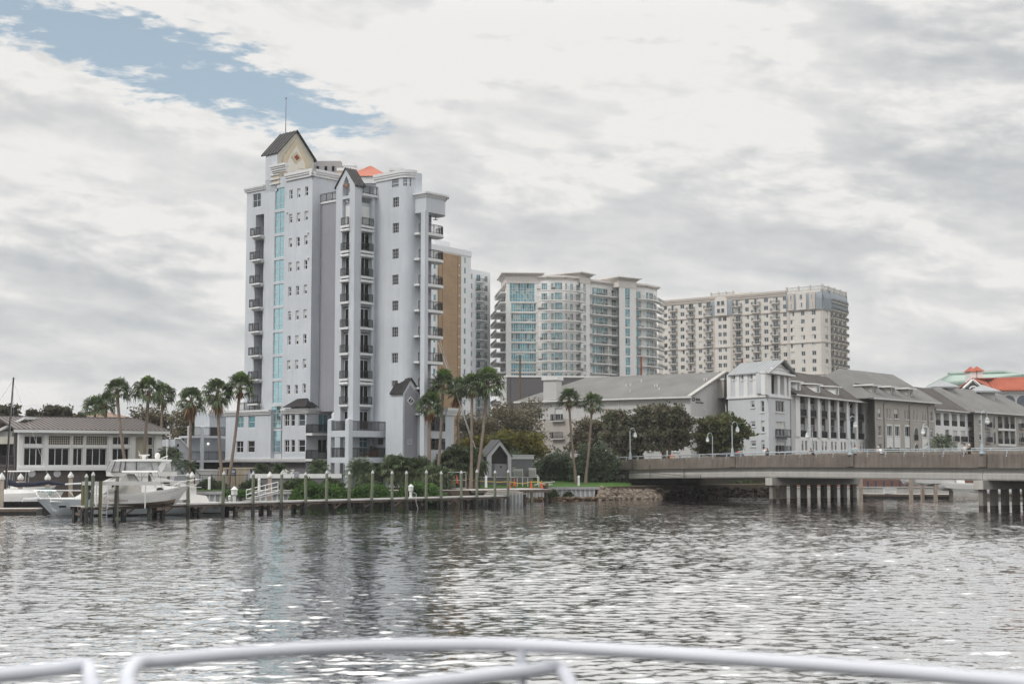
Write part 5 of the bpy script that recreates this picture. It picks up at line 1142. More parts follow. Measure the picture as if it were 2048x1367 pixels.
def harbour_house():
    T = thing("apartment_house", "grey roofed apartment house with a gable end sign reading MAA Harbour Island", "building", (18, 232, ZB))
    W = Wall(pl(1040, 254), pl(1382, 233.5)); ze = 15.45
    wins = []
    for x in (1068, 1080, 1240, 1262, 1300, 1325, 1352): 
        for y in (828, 862, 892): s_ = W.s(x); z = W.z(x, y); wins.append((s_ - .55, z - .8, s_ + .55, z + .8))
    doors = [W.rect(z5(1405, y0), z5(1468, y1)) for y0, y1 in ((465, 565), (600, 708))]
    q = MB(); facade(q, W, 0, W.L, G0, ze, wins + doors, .18); q.build("wall", greyw, T)
    for r in wins: fwin2(W, r, 2, 2, T)
    for r in doors:
        fwin2(W, r, 3, 1, T, sill=False, name="balcony_door"); q = MB(); q.wbox(W, r[0] - .5, r[2] + .5, 0, .7, r[1] - .2, r[1] - .02); o = q.build("balcony", greyw, T)
        q = MB(); rail_mb(q, [W.p(r[0] - .45, r[1] - .02, .05), W.p(r[0] - .45, r[1] - .02, .65), W.p(r[2] + .45, r[1] - .02, .65)], 1.1, .16, .02); q.build("railing", dkmetal, o)
    q = MB(); r = W.s(1130); q.wbox(W, 0, W.s(1152), .0, .02, G0, W.z(1100, 838)); q.build("wall_band", taupe, T)
    eave(W, -.8, W.L + .55, ze, 12.2, 20.1, T, shingle, hipL=7, back=True)
    q = MB(); q.tube([W.p(W.L * .15, ze - .2, .1), W.p(W.L * .15, G0, .1)], .06, 6); q.tube([W.p(W.L * .6, ze - .2, .1), W.p(W.L * .6, G0, .1)], .06, 6); q.build("downpipe", white, T)
    for px, D in ((1216, 6), (1225, 6), (1280, 5), (1285, 5), (1246, 2.5), (1300, 3.2), (1366, 7.5), (1371, 7.5), (1235, 8)):
        s_ = W.s(px); q = MB(); dd = D; z = ze + (20.1 - ze) * (dd + .7) / 12.9; q.lathe(W.p(s_, z, -dd), ((.10, 0), (.10, .35), (.16, .36), (.16, .45)), 8); q.build("roof_vent", white, T)
    # gable end with the sign
    GA = W.p2(W.L); g1 = W.p2(W.L, -12.2); WG = Wall(GA, g1); zr_ = 20.0
    q = MB(); q.poly([WG.p(0, G0), WG.p(WG.L, G0), WG.p(WG.L, zr_), WG.p(0, ze + .2)]); q.build("gable_wall", greyw, T)
    q = MB(); q.slab([WG.p(-.5, ze + .1, .35), WG.p(WG.L, zr_ + .25, .35), WG.p(WG.L, zr_ + .25, -.4), WG.p(-.5, ze + .1, -.4)], .35); q.build("bargeboard", conc_lt, T)
    r = WG.rect(z6(1432, 175), z6(1524, 325)); q = MB(); q.wbox(WG, r[0], r[2], 0, 1.2, r[1], r[3]); q.build("corner_box", taupe, T)
    q = MB(); q.wbox(WG, r[0] - .1, r[2], 0, 1.3, r[3] + .001, r[3] + .3); z = WG.z(1410, z6(0, 489)[1]); q.wbox(WG, 0, WG.L * .6, 0, .1, z - .15, z + .1); a = WG.s(1414); q.wbox(WG, a - .03, a + .03, 0, .03, z, ze + 2); z2_ = WG.z(1410, z6(0, 420)[1]); q.wbox(WG, a - 1.2, a, 0, .06, z2_ - .06, z2_ + .06); q.build("wall_trim", white, T)
    r = WG.rect(z6(1505, 330), z6(1530, 450)); q = MB(); q.wbox(WG, r[0], r[2], 0, .03, r[1] - 2, r[3]); q.build("recess", dkwall, T)
    def text(s_, px, py, h, name, bold=.0):
        c = bpy.data.curves.new(name, "FONT"); c.body = s_; c.size = h; c.extrude = .02; c.offset = bold
        tmp = bpy.data.objects.new(name, c); COL.objects.link(tmp); dg = bpy.context.evaluated_depsgraph_get(); me = bpy.data.meshes.new_from_object(tmp.evaluated_get(dg)); bpy.data.objects.remove(tmp)
        me.materials.clear(); me.materials.append(mat("sign_black", (.03, .03, .032), .6) if "sign_black" not in MATS else MATS["sign_black"])
        M = WG.mat(WG.s(px), WG.z(px, py), .05) @ Matrix.Rotation(R(90), 4, "X") @ Matrix.Diagonal((1.2, 1, 1, 1)); return link(name, me, T, M)
    text("MAA", *z6(1248, 345), .62, "sign_lettering", .014); text("Harbour Island", *z6(1247, 365), .36, "sign_lettering", .004)
    q = MB(); cx, cz = WG.s(z6(1230, 0)[0]), WG.z(z6(1230, 0)[0], z6(0, 333)[1])
    for i in range(6): a = R(60 * i); q.lathe((0, 0, 0), ((.01, 0), (.01, 0)), 3); pts = [(cx + .46 * math.cos(a + t) * k, cz + .36 * math.sin(a + t) * k) for t, k in ((-.46, 1), (.46, 1), (.36, .5), (-.36, .5))]; q.add([WG.p(x, z, .06) for x, z in pts] + [WG.p(x, z, .0) for x, z in pts], [(0, 1, 2, 3), (0, 4, 5, 1), (1, 5, 6, 2), (2, 6, 7, 3), (3, 7, 4, 0)])
    q.build("sign_emblem", MATS["sign_black"], T)
    # chimney house on the roof
    q = MB(); Wc = Wall(pl(1087, 250), pl(1113, 249)); zt_ = Wc.z(1100, 754); q.wbox(Wc, 0, Wc.L, -2.5, 0, 15, zt_); o = q.build("chimney", greyw, T); q = MB(); q.wbox(Wc, -.25, Wc.L + .25, -2.7, .25, zt_ - .5, zt_ + .1); q.build("cap", white, o)
harbour_house()

def grey_box():
    T = thing("flat_roofed_hall", "dark grey flat roofed hall behind the shingle roof under the teal tower", "building", (10, 300, ZB))
    W0 = Wall(pl(1001, 306), pl(1013, 300)); W1 = Wall(pl(1013, 300), pl(1215, 303)); z = W1.z(1040, 753.5)
    q = MB(); facade(q, W0, 0, W0.L, G0, z); q.build("wall", greyw, T); q = MB(); facade(q, W1, 0, W1.L, G0, z); facade(q, Wall(W1.p2(W1.L), W1.p2(W1.L) + Vector((-5, 30))), 0, 30, G0, z); q.build("wall", mat("charcoal_wall", (.135, .13, .135), .9, var=.06, vs=.2), T)
    q = MB(); q.wbox(W1, 0, W1.L, -.4, .12, z - .05, z + .35); q.wbox(W0, 0, W0.L, -.4, .12, z - .05, z + .35); q.build("coping", white, T); q = MB(); q.prism([W1.p2(0, -.4), W1.p2(W1.L, -.4), W1.p2(W1.L, -30), W1.p2(0, -30)], z - .6, z - .2); q.build("flat_roof", conc_lt, T)
    q = MB(); a = W1.s(1019); q.tube([W1.p(a, z, .08), W1.p(a, G0, .08)], .09, 6); q.build("downpipe", MATS["charcoal_wall"], T)
grey_box()

def corner_house():
    T = thing("corner_tower_house", "pale grey four storey corner house with pediment, white columns and metal gable roof", "building", (42, 236, ZB))
    C = pl(1538, 230); WL = Wall(pl(1457, 238.5), C); WR = Wall(C, pl(1584, 239)); zt_ = WL.z(1500, 745); zm = WL.z(1500, z7(0, 345)[1])
    bw = [WL.rect(z7(4, 378), z7(34, 428)), WL.rect(z7(4, 530), z7(40, 570)), WL.rect(z7(4, 676), z7(44, 716)), WL.rect(z7(80, 378), z7(106, 462)), WL.rect(z7(82, 526), z7(108, 612)), WL.rect(z7(84, 672), z7(110, 755))]
    top = [WL.rect(z6(1561, 112), z6(1598, 168)), WL.rect(z6(1637, 112), z6(1674, 168)), WL.rect(z6(1714, 108), z6(1752, 165))]
    lw = [WL.rect(z6(1563, 355), z6(1598, 405))]
    q = MB(); facade(q, WL, 0, WL.L, G0, zm, bw, .18); rd = [WR.rect(z7(190, 378), z7(258, 462)), WR.rect(z7(192, 534), z7(266, 640)), WR.rect(z7(194, 680), z7(268, 764))]; facade(q, WR, 0, WR.L, G0, zm, rd, .18); q.build("wall", bluew, T)
    q = MB(); facade(q, WL, 0, WL.s(z7(92, 0)[0]), zm, zt_, top, .18); facade(q, WR, 0, WR.L, zm, zt_, [(.4, zm + .35, WR.L - .3, zt_ - .2)], 2.2); q.build("wall", bluew, T)
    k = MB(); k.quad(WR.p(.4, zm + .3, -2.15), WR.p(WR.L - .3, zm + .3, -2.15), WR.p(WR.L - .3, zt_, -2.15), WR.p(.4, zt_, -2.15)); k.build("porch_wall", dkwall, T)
    for i, r in enumerate(bw): fwin2(WL, r, 1, 2, T, gm=glass_gr)
    for r in top: fwin2(WL, r, 1, 1, T, gm=glass_gr)
    for i, r in enumerate(rd):
        fwin2(WR, r, 3, 1, T, sill=i == 0)
        if i: 
            q = MB(); q.wbox(WR, r[0] - .25, r[2] + .6, 0, .8, r[1] - .25, r[1] - .03); o = q.build("balcony", dkwall, T); q = MB(); rail_mb(q, [WR.p(r[0] - .2, r[1] - .03, .05), WR.p(r[0] - .2, r[1] - .03, .75), WR.p(r[2] + .55, r[1] - .03, .75)], 1.1, .2, .012, .02); q.build("railing", dkmetal, o)
    for x in (1540, 1612, 1684, 1762): q = MB(); a = WL.s(z6(x, 0)[0]); q.wbox(WL, a - .5, a + .5, 0, .14, zm + .05, zt_); q.build("pilaster", whitew, T)
    q = MB(); q.wbox(WL, WL.s(z7(92, 0)[0]), WL.s(z7(110, 0)[0]), -1.5, -1.4, zm, zt_); q.build("porch_wall", dkwall, T)
    q = MB(); q.wbox(WL, -.1, WL.L + .1, -.02, .22, zm - .25, zm + .04); q.wbox(WR, -.1, WR.L + .1, -.02, .22, zm - .25, zm + .04); q.build("belt", whitew, T)
    for x0, x1 in ((112, 160), (208, 228), (258, 275), (290, 304)):
        a, c = WR.s(z7(x0, 0)[0]), WR.s(z7(x1, 0)[0]); q = MB(); q.wbox(WR, a, c, -.5, .15, zm + .05, zt_ - .42); o = q.build("column", whitew, T); q = MB(); q.wbox(WR, a - .1, c + .1, -.6, .25, zt_ - .4, zt_ - .05); q.build("capital", whitew, o)
    for x0, x1 in ((163, 188), (212, 236), (260, 283)):
        a, c = WR.s(z7(x0, 0)[0]), WR.s(z7(x1, 0)[0]); q = MB(); 
        for u, v in (((a, 0), (c, .95)), ((a, .95), (c, 0)), ((a, .95), (c, .95)), ((a, .05), (c, .05))): q.tube([WR.p(u[0], zm + .1 + u[1], -.1), WR.p(v[0], zm + .1 + v[1], -.1)], .035, 4)
        q.build("railing", dkmetal, T)
    # roof: ridge runs back from the pediment
    zr_ = WR.z(1562, 719.5); mid = WR.L / 2; dN = Vector((*(-WL.d), 0)) * (WL.L + .8); o_ = .9
    q = MB(); rg = WR.p(mid, zr_, o_)
    for a0 in (WR.p(-.9, zt_ - .1, o_), WR.p(WR.L + .9, zt_ - .1, o_)):
        q.slab([a0, rg, rg + dN, a0 + dN], .18)
        for i in range(14): q.tube([a0 + dN * (i / 13) + Vector((0, 0, .04)), rg + dN * (i / 13) + Vector((0, 0, .04))], .05, 4)
    q.build("roof", mat("white_metal_roof", (.34, .35, .36), .6, .1, var=.08), T)
    q = MB(); q.poly([WR.p(-.2, zt_ - .05, .12), WR.p(WR.L + .2, zt_ - .05, .12), WR.p(mid, zr_ - .5, .12)]); q.wbox(WR, -.7, WR.L + .7, -.3, .75, zt_ - .35, zt_ - .02); q.build("pediment", whitew, T)
    q = MB(); q.tube([WR.p(.7, zt_ + .5, .2), WR.p(mid, zr_ - 1.1, .2), WR.p(WR.L - .7, zt_ + .5, .2), WR.p(.7, zt_ + .5, .2)], .1, 4); q.build("pediment_moulding", whitew, T)
    q = MB(); facade(q, Wall(WR.p2(WR.L), WR.p2(WR.L) - WL.d * 9), 0, 9, G0, zt_); q.build("wall", bluew, T)
corner_house()

def colonnade():
    T = thing("colonnade_house", "white apartment block with tall square columns before dark porches and shed dormers", "building", (60, 256, ZB))
    W = Wall(pl(1583, 238.5), pl(1737, 274)); ze = W.z(1600, 789.5); zt_ = ze - .2; zp = W.z(1650, z7(0, 655)[1]); zm = (zp + ze) / 2 + .1
    lowx = ((387, 401), (415, 429), (470, 483), (491, 504), (537, 551), (563, 577), (609, 622), (635, 648), (680, 693), (706, 719), (755, 765), (777, 789), (822, 834), (845, 857))
    lw = [(*[W.s(z7(a, 0)[0]) for a in x], ) for x in lowx]; lw = [(a, W.z(1650, z7(0, 752)[1]), c, W.z(1650, z7(0, 680)[1])) for a, c in lw]
    cols = ((340, 373), (432, 449), (505, 524), (585, 599), (652, 666), (722, 737), (790, 804), (860, 873)); cs = [(W.s(z7(a, 0)[0]), W.s(z7(b_, 0)[0])) for a, b_ in cols]
    q = MB(); facade(q, W, cs[0][0], W.L, G0, zp, lw, .2); q.build("wall", whitew, T)
    q = MB(); facade(q, W, 0, cs[0][0], G0, ze, [], .2); q.build("wall", greyw, T)
    for r in lw: fwin2(W, r, 1, 1, T, sill=False, gm=glass_dk, fm=taupe)
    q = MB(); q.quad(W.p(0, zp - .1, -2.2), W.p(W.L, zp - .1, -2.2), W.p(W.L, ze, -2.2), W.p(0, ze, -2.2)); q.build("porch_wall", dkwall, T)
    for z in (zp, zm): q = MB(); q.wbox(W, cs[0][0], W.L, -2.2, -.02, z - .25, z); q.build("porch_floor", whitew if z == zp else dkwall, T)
    for a, c in cs: q = MB(); q.wbox(W, a, c, -.45, .18, zp + .002, zt_); q.build("column", whitew, T)
    for i, ((a, c), (e, f_)) in enumerate(zip(cs[:-1], cs[1:])):
        for z in (zp, zm):
            q = MB(); rail_mb(q, [W.p(c, z, -.12), W.p(e, z, -.12)], 1.1, .14, .022); q.build("railing", dkmetal, T)
            w_ = e - c; window(W, (c + w_ * .25, z + .05, c + w_ * .8, z + 2.35), T, 2, 1, 2.12, gm=glass_gr, fm=white, fw=.12, name="balcony_door", single=True, blind=random.choice([0, .4]))
    q = MB(); c_ = W.p(W.s(1635) + .3, zp + 1.1, -.5); q.lathe((c_.x, c_.y, c_.z - .9), ((.03, 0), (.03, .8), (.22, .9), (.16, 1.7), (.03, 2.4)), 8); q.build("closed_parasol", mat("red_cloth", (.5, .05, .04), .8), T)
    eave(W, .4, W.L + .8, ze, 8, ze + 5.2, T, shingle_b, .9)
    for x0, x1, xw in ((310, 420, 404), (430, 565, 551), (570, 705, 690)):
        s0, s1 = W.s(z7(x0, 0)[0]), W.s(z7(x1, 0)[0]); zt2 = ze + 2.15; f_ = MB(); f_.wbox(W, s1 - 3.0, s1 - .6, -3, -.6, ze + .5, zt2); o = f_.build("dormer", whitew, T); q = MB(); q.slab([W.p(s1 - 3.5, zt2 + .25, -.2), W.p(s1 - .1, zt2 + .25, -.2), W.p(s1 - .1, zt2 + .5, -4), W.p(s1 - 3.5, zt2 + .5, -4)], .22); q.build("dormer_roof", whitew, o)
        wn = Wall(W.p2(s1 - .5, -1.4), W.p2(s1 - .5, -4)); window(W, (s1 - 2.4, zt2 - 1.3, s1 - 1.3, zt2 - .15), T, 1, 1, .54, gm=glass_gr, single=True, name="dormer_window")
    for s_ in (cs[2][1] + .1, cs[5][1] + .1): q = MB(); q.tube([W.p(s_, ze - .2, .95), W.p(s_, ze - .9, .25), W.p(s_, G0, .25)], .07, 6); q.build("downpipe", whitew, T)
    q = MB(); facade(q, Wall(W.p2(W.L), W.p2(W.L) + Vector((-12, 10))), 0, 14, G0, ze); q.build("wall", whitew, T)
colonnade()

def tan_block():
    T = thing("tan_apartment_block", "taupe three storey apartment block with arched openings and three shed dormers", "building", (76, 282, ZB))
    A = pl(1751.5, 269); W = Wall(A, pl(1871, 291)); WS = Wall(pl(1736, 281), A); ze = W.z(1800, 799.5)
    Z9 = lambda x0, y0, x1, y1: W.rect(z9(x0, y0), z9(x1, y1))
    up = [Z9(325, 560, 366, 680), Z9(428, 568, 446, 685), Z9(459, 568, 477, 685), Z9(518, 572, 570, 688), Z9(638, 585, 655, 695), Z9(672, 585, 690, 698), Z9(741, 590, 758, 705), Z9(776, 592, 793, 705), Z9(846, 598, 864, 712), Z9(876, 598, 894, 712), Z9(940, 605, 976, 716)]
    mid = [Z9(330, 773, 370, 890), Z9(430, 775, 490, 890), Z9(522, 778, 580, 892), Z9(643, 783, 700, 897), Z9(850, 795, 905, 905), Z9(943, 803, 978, 910)]
    low = [Z9(335, 980, 372, 1060), Z9(434, 983, 492, 1060), Z9(526, 985, 582, 1060), Z9(648, 988, 703, 1060), Z9(852, 992, 906, 1060), Z9(948, 995, 988, 1060)]
    q = MB(); facade(q, W, 0, W.L, G0, ze, up + mid + low, .2); q.build("wall", taupe, T); q = MB(); facade(q, WS, 0, WS.L, G0, ze); q.build("wall", mat("taupe_side_wall", (.37, .34, .31), .9, var=.06), T)
    for r in up + mid: fwin2(W, r, 2 if r[2] - r[0] > 1.2 else 1, 2 if r in (up[0], mid[0], up[-1], mid[-1]) else 1, T, gm=random.choice([glass_gr, glass_dk]))
    for r in low: fwin2(W, r, 2, 1, T, sill=False)
    for r in mid[1:5]:
        q = MB(); q.wbox(W, r[0] - .25, r[0] - .02, 0, .1, r[1] - 2.3, r[3] + .3); q.wbox(W, r[2] + .02, r[2] + .25, 0, .1, r[1] - 2.3, r[3] + .3); q.wbox(W, r[0] - .25, r[2] + .25, 0, .11, r[3] + .05, r[3] + .35); q.wbox(W, r[0] - .02, r[2] + .02, 0, .08, r[1] - 2.25, r[1] - .2); q.build("window_surround", whitew, T)
    for y0, y1, x0, x1 in ((795, 940, 750, 800), (985, 1062, 755, 806)): r = Z9(x0, y0, x1, y1); arch(W, *r[:1], r[2], r[1], r[3], T)
    r = Z9(750, 870, 800, 940); q = MB(); rail_mb(q, [W.p(r[0], r[1], .08), W.p(r[2], r[1], .08)], 1.1, .14, .02); q.build("railing", dkmetal, T)
    for x in (402, 703, 922): q = MB(); s_ = W.s(z9(x, 0)[0]); q.tube([W.p(s_ + 1.2, ze - .2, .8), W.p(s_, ze - 1.0, .12), W.p(s_, G0, .12)], .07, 6); q.build("downpipe", mat("brown_pipe", (.16, .13, .11), .7) if "brown_pipe" not in MATS else MATS["brown_pipe"], T)
    eave(W, -2.2, W.L + 1.5, ze, 9.5, ze + 6.2, T, shingle, .9, hipL=7)
    for x0, x1, yt in ((185, 408, 330), (400, 612, 350), (612, 820, 370)):
        s0, s1 = W.s(z9(x0, 0)[0]), W.s(z9(x1, 0)[0]); zt2 = ze + 2.4; q = MB(); q.wbox(W, s1 - 3.2, s1 - .6, -3.2, -.9, ze + .6, zt2); o = q.build("dormer", taupe, T)
        q = MB(); q.slab([W.p(s1 - 3.8, zt2 + .2, -.4), W.p(s1, zt2 + .2, -.4), W.p(s1, zt2 + .6, -4.5), W.p(s1 - 3.8, zt2 + .6, -4.5)], .05); q.build("dormer_roof", shingle, o); q = MB(); q.wbox(W, s1 - 3.8, s1, -.45, -.25, zt2 - .1, zt2 + .2); q.wbox(W, s1 - 3.85, s1 - 3.7, -4.4, -.3, zt2 + .0, zt2 + .3); q.build("fascia", white, o)
        window(W, (s1 - 2.6, zt2 - 1.4, s1 - 1.4, zt2 - .12), T, 1, 1, .84, gm=glass_gr, single=True, name="dormer_window")
tan_block()

def row_house(name, label, px0, D0, px1, D1, ywall, mats_, zr_up, kind):
    T = thing(name, label, "building", (pl(px0, D0).x, D0, ZB)); W = Wall(pl(px0, D0), pl(px1, D1)); ze = W.z((px0 + px1) / 2, ywall); return T, W, ze
def porch_house():
    T, W, ze = row_house("porch_apartment_block", "low white and grey apartment block with five dark upper porches behind a palm", 1869, 293, 1952, 316, 821.5, None, 5, 0)
    Z9 = lambda x0, y0, x1, y1: W.rect(z9(x0, y0), z9(x1, y1)); yl = lambda x, y: y + (x - 1005) * .04
    ph = [Z9(1005, 618, 1070, 765), Z9(1100, 625, 1170, 770), Z9(1196, 632, 1265, 776), Z9(1290, 637, 1356, 780), Z9(1384, 642, 1448, 784)]
    md = [Z9(1120, 815, 1170, 945), Z9(1210, 825, 1265, 955), Z9(1302, 828, 1360, 960), Z9(1395, 832, 1470, 965)]; lo = [Z9(1030, 1000, 1070, 1060), Z9(1125, 1003, 1170, 1060), Z9(1215, 1005, 1265, 1060)]
    z = ph[2][1] - .1
    q = MB(); facade(q, W, 0, W.L, G0, ze, [p for p in ph] + md + lo, 1.6); q.build("wall", whitew, T)
    for r in ph:
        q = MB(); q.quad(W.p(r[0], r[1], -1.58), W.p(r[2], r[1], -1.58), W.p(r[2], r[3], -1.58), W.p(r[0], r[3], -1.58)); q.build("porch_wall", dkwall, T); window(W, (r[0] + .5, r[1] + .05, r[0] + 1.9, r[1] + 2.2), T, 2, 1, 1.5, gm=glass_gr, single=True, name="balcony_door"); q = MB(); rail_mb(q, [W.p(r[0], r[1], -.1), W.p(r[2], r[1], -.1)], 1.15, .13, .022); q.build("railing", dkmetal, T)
    for r in md: fwin2(W, r, 3, 1, T, sill=False, name="balcony_door"); q = MB(); q.wbox(W, r[0] - .15, r[2] + .15, 0, .5, r[1] - .2, r[1]); o = q.build("balcony", taupe, T); q = MB(); rail_mb(q, [W.p(r[0] - .1, r[1], .45), W.p(r[2] + .1, r[1], .45)], 1.15, .13, .022); q.build("railing", dkmetal, o)
    for r in lo: fwin2(W, r, 2, 1, T, sill=False)
    eave(W, -1, W.L + .8, ze, 9, ze + 5.5, T, shingle_b, .8)
porch_house()
def end_house():
    T, W, ze = row_house("taupe_end_block", "taupe apartment block with tall arched windows and glazed balconies at the end of the street", 1949, 311, 2075, 341, 827, None, 5, 0)
    Z9 = lambda x0, y0, x1, y1: W.rect(z9(x0, y0), z9(x1, y1))
    ws = [Z9(1512, 645, 1548, 752), Z9(1520, 835, 1554, 940)]; ds = [Z9(1592, 665, 1650, 790), Z9(1596, 840, 1655, 965), Z9(1985, 685, 2040, 800), Z9(1990, 855, 2046, 965)]
    ph = [Z9(1738, 660, 1795, 800), Z9(1815, 665, 1940, 805), Z9(1742, 838, 1800, 982), Z9(1818, 835, 1942, 985)]
    q = MB(); facade(q, W, 0, W.L, G0, ze, ws + ds + ph, 1.4); q.build("wall", taupe, T)
    for r in ws: fwin2(W, r, 1, 2, T)
    for r in ds: fwin2(W, r, 3, 1, T, sill=False, name="balcony_door"); q = MB(); q.wbox(W, r[0] - .15, r[2] + .15, 0, .5, r[1] - .2, r[1]); o = q.build("balcony", taupe, T); q = MB(); rail_mb(q, [W.p(r[0] - .1, r[1], .45), W.p(r[2] + .1, r[1], .45)], 1.15, .13, .022); q.build("railing", dkmetal, o)
    for r in ph:
        q = MB(); q.quad(W.p(r[0], r[1], -1.38), W.p(r[2], r[1], -1.38), W.p(r[2], r[3], -1.38), W.p(r[0], r[3], -1.38)); q.build("porch_wall", dkwall, T); window(W, (r[0] + .3, r[1] + .05, r[0] + 1.5, r[1] + 2.3), T, 2, 1, 1.3, gm=glass_gr, single=True, name="balcony_door", blind=.3); q = MB(); rail_mb(q, [W.p(r[0], r[1], -.1), W.p(r[2], r[1], -.1)], 1.15, .13, .022); q.build("railing", dkmetal, T)
        if r[2] - r[0] > 3: q = MB(); x = (r[0] + r[2]) / 2; q.wbox(W, x - .12, x + .12, -.3, .1, r[1], r[3]); q.build("post", whitew, T)
    q = MB(); r = ph[3]; q.wbox(W, ph[2][0] - .2, r[2] + .3, 0, .2, r[1] - .5, r[1] - .05); q.wbox(W, ph[2][0] - .2, r[2] + .3, 0, .2, ph[1][1] - .5, ph[1][1] - .05); q.wbox(W, r[2] + .05, r[2] + .3, .0, .21, r[1] - .5, ph[1][3]); q.build("balcony_trim", whitew, T)
    for y0, y1, x0, x1 in ((660, 800, 1676, 1706), (838, 985, 1682, 1714)): r = Z9(x0, y0, x1, y1); arch(W, r[0], r[2], r[1], r[3], T)
    eave(W, -1.5, W.L + 1, ze, 10, ze + 6, T, shingle, .9, hipL=6)
    for x0, x1, y0, y1, D in ((1025, 1220, 310, 392, 322), (1528, 1706, 362, 440, 335)):
        a, c = at(*z9(x0, y0), D), at(*z9(x1, y0), D); Wb = Wall((a.x, a.y), (c.x, c.y)); q = MB(); q.wbox(Wb, 0, Wb.L, -7, 0, a.z - 6.5, a.z); o = q.build("roof_house", greyw, T)
        q = MB(); ap = Wb.p(Wb.L / 2, a.z + 1.7, -3.5); cs_ = [Wb.p(-1, a.z, 1), Wb.p(Wb.L + 1, a.z, 1), Wb.p(Wb.L + 1, a.z, -8), Wb.p(-1, a.z, -8)]
        for i in range(4): q.poly([cs_[i], cs_[(i + 1) % 4], ap])
        q.wbox(Wb, -1, Wb.L + 1, -8, 1, a.z - .35, a.z - .01); q.build("roof_cap", MATS["white_metal_roof"], o)
end_house()
def red_roof_house():
    T = thing("red_roofed_building", "building with red tile roof, grey gable with round window and pale green roof", "building", (125, 430, ZB))
    D = 430; redt = mat("red_tile_roof", spec=.12, col=(.42, .12, .07), rough=.8, var=.12, vs=.4); green = mat("pale_green_metal_roof", (.33, .42, .365), .65, .0, var=.08, vs=.3)
    g = lambda x, y, d=0: at(*z9(x, y), D + d)
    W = Wall(pl(*(z9(1215, 0)[0], D)), pl(2110, D + 4)); zE = W.z(1980, z9(0, 350)[1])
    q = MB(); facade(q, W, 0, W.L, ZB, zE); q.build("wall", greyw, T)
    q = MB(); q.wbox(W, W.s(z9(1720, 0)[0]), W.L, 0, .3, W.z(2000, z9(0, 385)[1]), zE); q.build("frieze", whitew, T)
    for x in (1395, 1520, 1762, 1890, 2050): a = W.s(z9(x, 0)[0]); z = W.z(z9(x, 0)[0], z9(0, 412)[1]); arch(W, a - 2.0, a + 2.0, z - 5, z, T, glass_gr)
    # main red roof
    q = MB(); e0, e1 = W.p(W.s(z9(1700, 0)[0]), zE, 1), W.p(W.L + 10, zE, 1); r0 = g(1605, 215, 16); r1 = g(2200, 200, 18); zr_ = r0.z
    q.slab([e0, e1, r1, r0], .3); q.slab([e0, r0, g(1605, 215, 30) + Vector((0, 0, -12)), g(1500, 345, 10)], .3)
    for i in range(30): a = e0.lerp(e1, i / 29); c = r0.lerp(r1, i / 29); q.tube([a + Vector((0, 0, .12)), c + Vector((0, 0, .12))], .16, 4)
    # cross gable
    ap, el_, er = g(1440, 232, -2), g(1330, 332, -2), g(1560, 325, -2); rb = g(1440, 205, 18); 
    lo = g(1222, 360, 0); ro = g(1690, 345, 2)
    q.slab([lo, ap + Vector((0, 0, .6)), rb + Vector((8, 0, 0)), g(1290, 300, 16)], .3); q.slab([ap + Vector((0, 0, .6)), ro, g(1640, 240, 18), rb], .3); q.build("roof", redt, T)
    q = MB(); q.poly([el_ + Vector((0, 0, -12)), er + Vector((0, 0, -12)), er, ap, el_]); q.build("gable_wall", mat("slate_grey_wall", (.13, .125, .13), .9), T)
    q = MB()
    for a, b_ in ((el_, ap), (ap, er)): q.tube([a + Vector((0, -.3, 0)), b_ + Vector((0, -.3, 0))], .42, 4)
    q.tube([lo + Vector((0, -.4, -.5)), lo.lerp(el_, 1) + Vector((3, -.4, -2.0))], .5, 4); q.build("gable_trim", whitew, T)
    c = g(1453, 358, -2.4); q = MB(); pts = [c + Vector((1.25 * math.cos(R(30 * i)), 0, 1.25 * math.sin(R(30 * i)))) for i in range(13)]; q.tube(pts, .3, 6); q.tube([c + Vector((-1.2, 0, 0)), c + Vector((1.2, 0, 0))], .12, 4); q.tube([c + Vector((0, 0, -1.2)), c + Vector((0, 0, 1.2))], .12, 4); q.build("round_window", whitew, T)
    q = MB()
    for x0, x1, y in ((1425, 1487, 130), (1497, 1562, 126)):
        a, b_ = g(x0, y, 14), g(x1, y, 14); q2 = MB(); q2.box(a.x, a.y, a.z - 12, b_.x, a.y + 6, a.z); o = q2.build("chimney", whitew, T); q2 = MB(); apx = Vector(((a.x + b_.x) / 2, a.y + 3, a.z + 1.7)); cs_ = [(a.x - .5, a.y - .5, a.z), (b_.x + .5, a.y - .5, a.z), (b_.x + .5, a.y + 6.5, a.z), (a.x - .5, a.y + 6.5, a.z)]
        for i in range(4): q2.poly([cs_[i], cs_[(i + 1) % 4], apx])
        q2.build("cap", redt, o)
    # green roof behind
    e0, e1, r0, r1 = g(905, 312, 30), g(2120, 300, 34), g(1158, 178, 62), g(1815, 156, 66); q = MB(); q.slab([e0, e1 + Vector((0, 0, 4)), g(2120, 195, 60), r1, r0], .5)
    for i in range(40):
        t = i / 39; a = e0.lerp(e1 + Vector((0, 0, 4)), t); c = r0.lerp(g(2120, 195, 60), t); q.tube([a + Vector((0, 0, .2)), c + Vector((0, 0, .2))], .14, 4)
    q.tube([r0 + Vector((0, 0, .5)), r1 + Vector((0, 0, .5)), g(2120, 195, 60)], .6, 6); q.build("green_roof", green, T)
    q = MB(); q.tube([e0 + Vector((.3, -.4, -.7)), e1 + Vector((0, -.4, 3))], .6, 4); q.build("gutter", mat("dark_green_trim", (.10, .15, .13), .6), T)
    q = MB(); a = g(930, 325, 33); q.box(a.x + 4, a.y + 4, ZB, a.x + 90, a.y + 30, a.z - .6); q.build("wall", greyw, T)
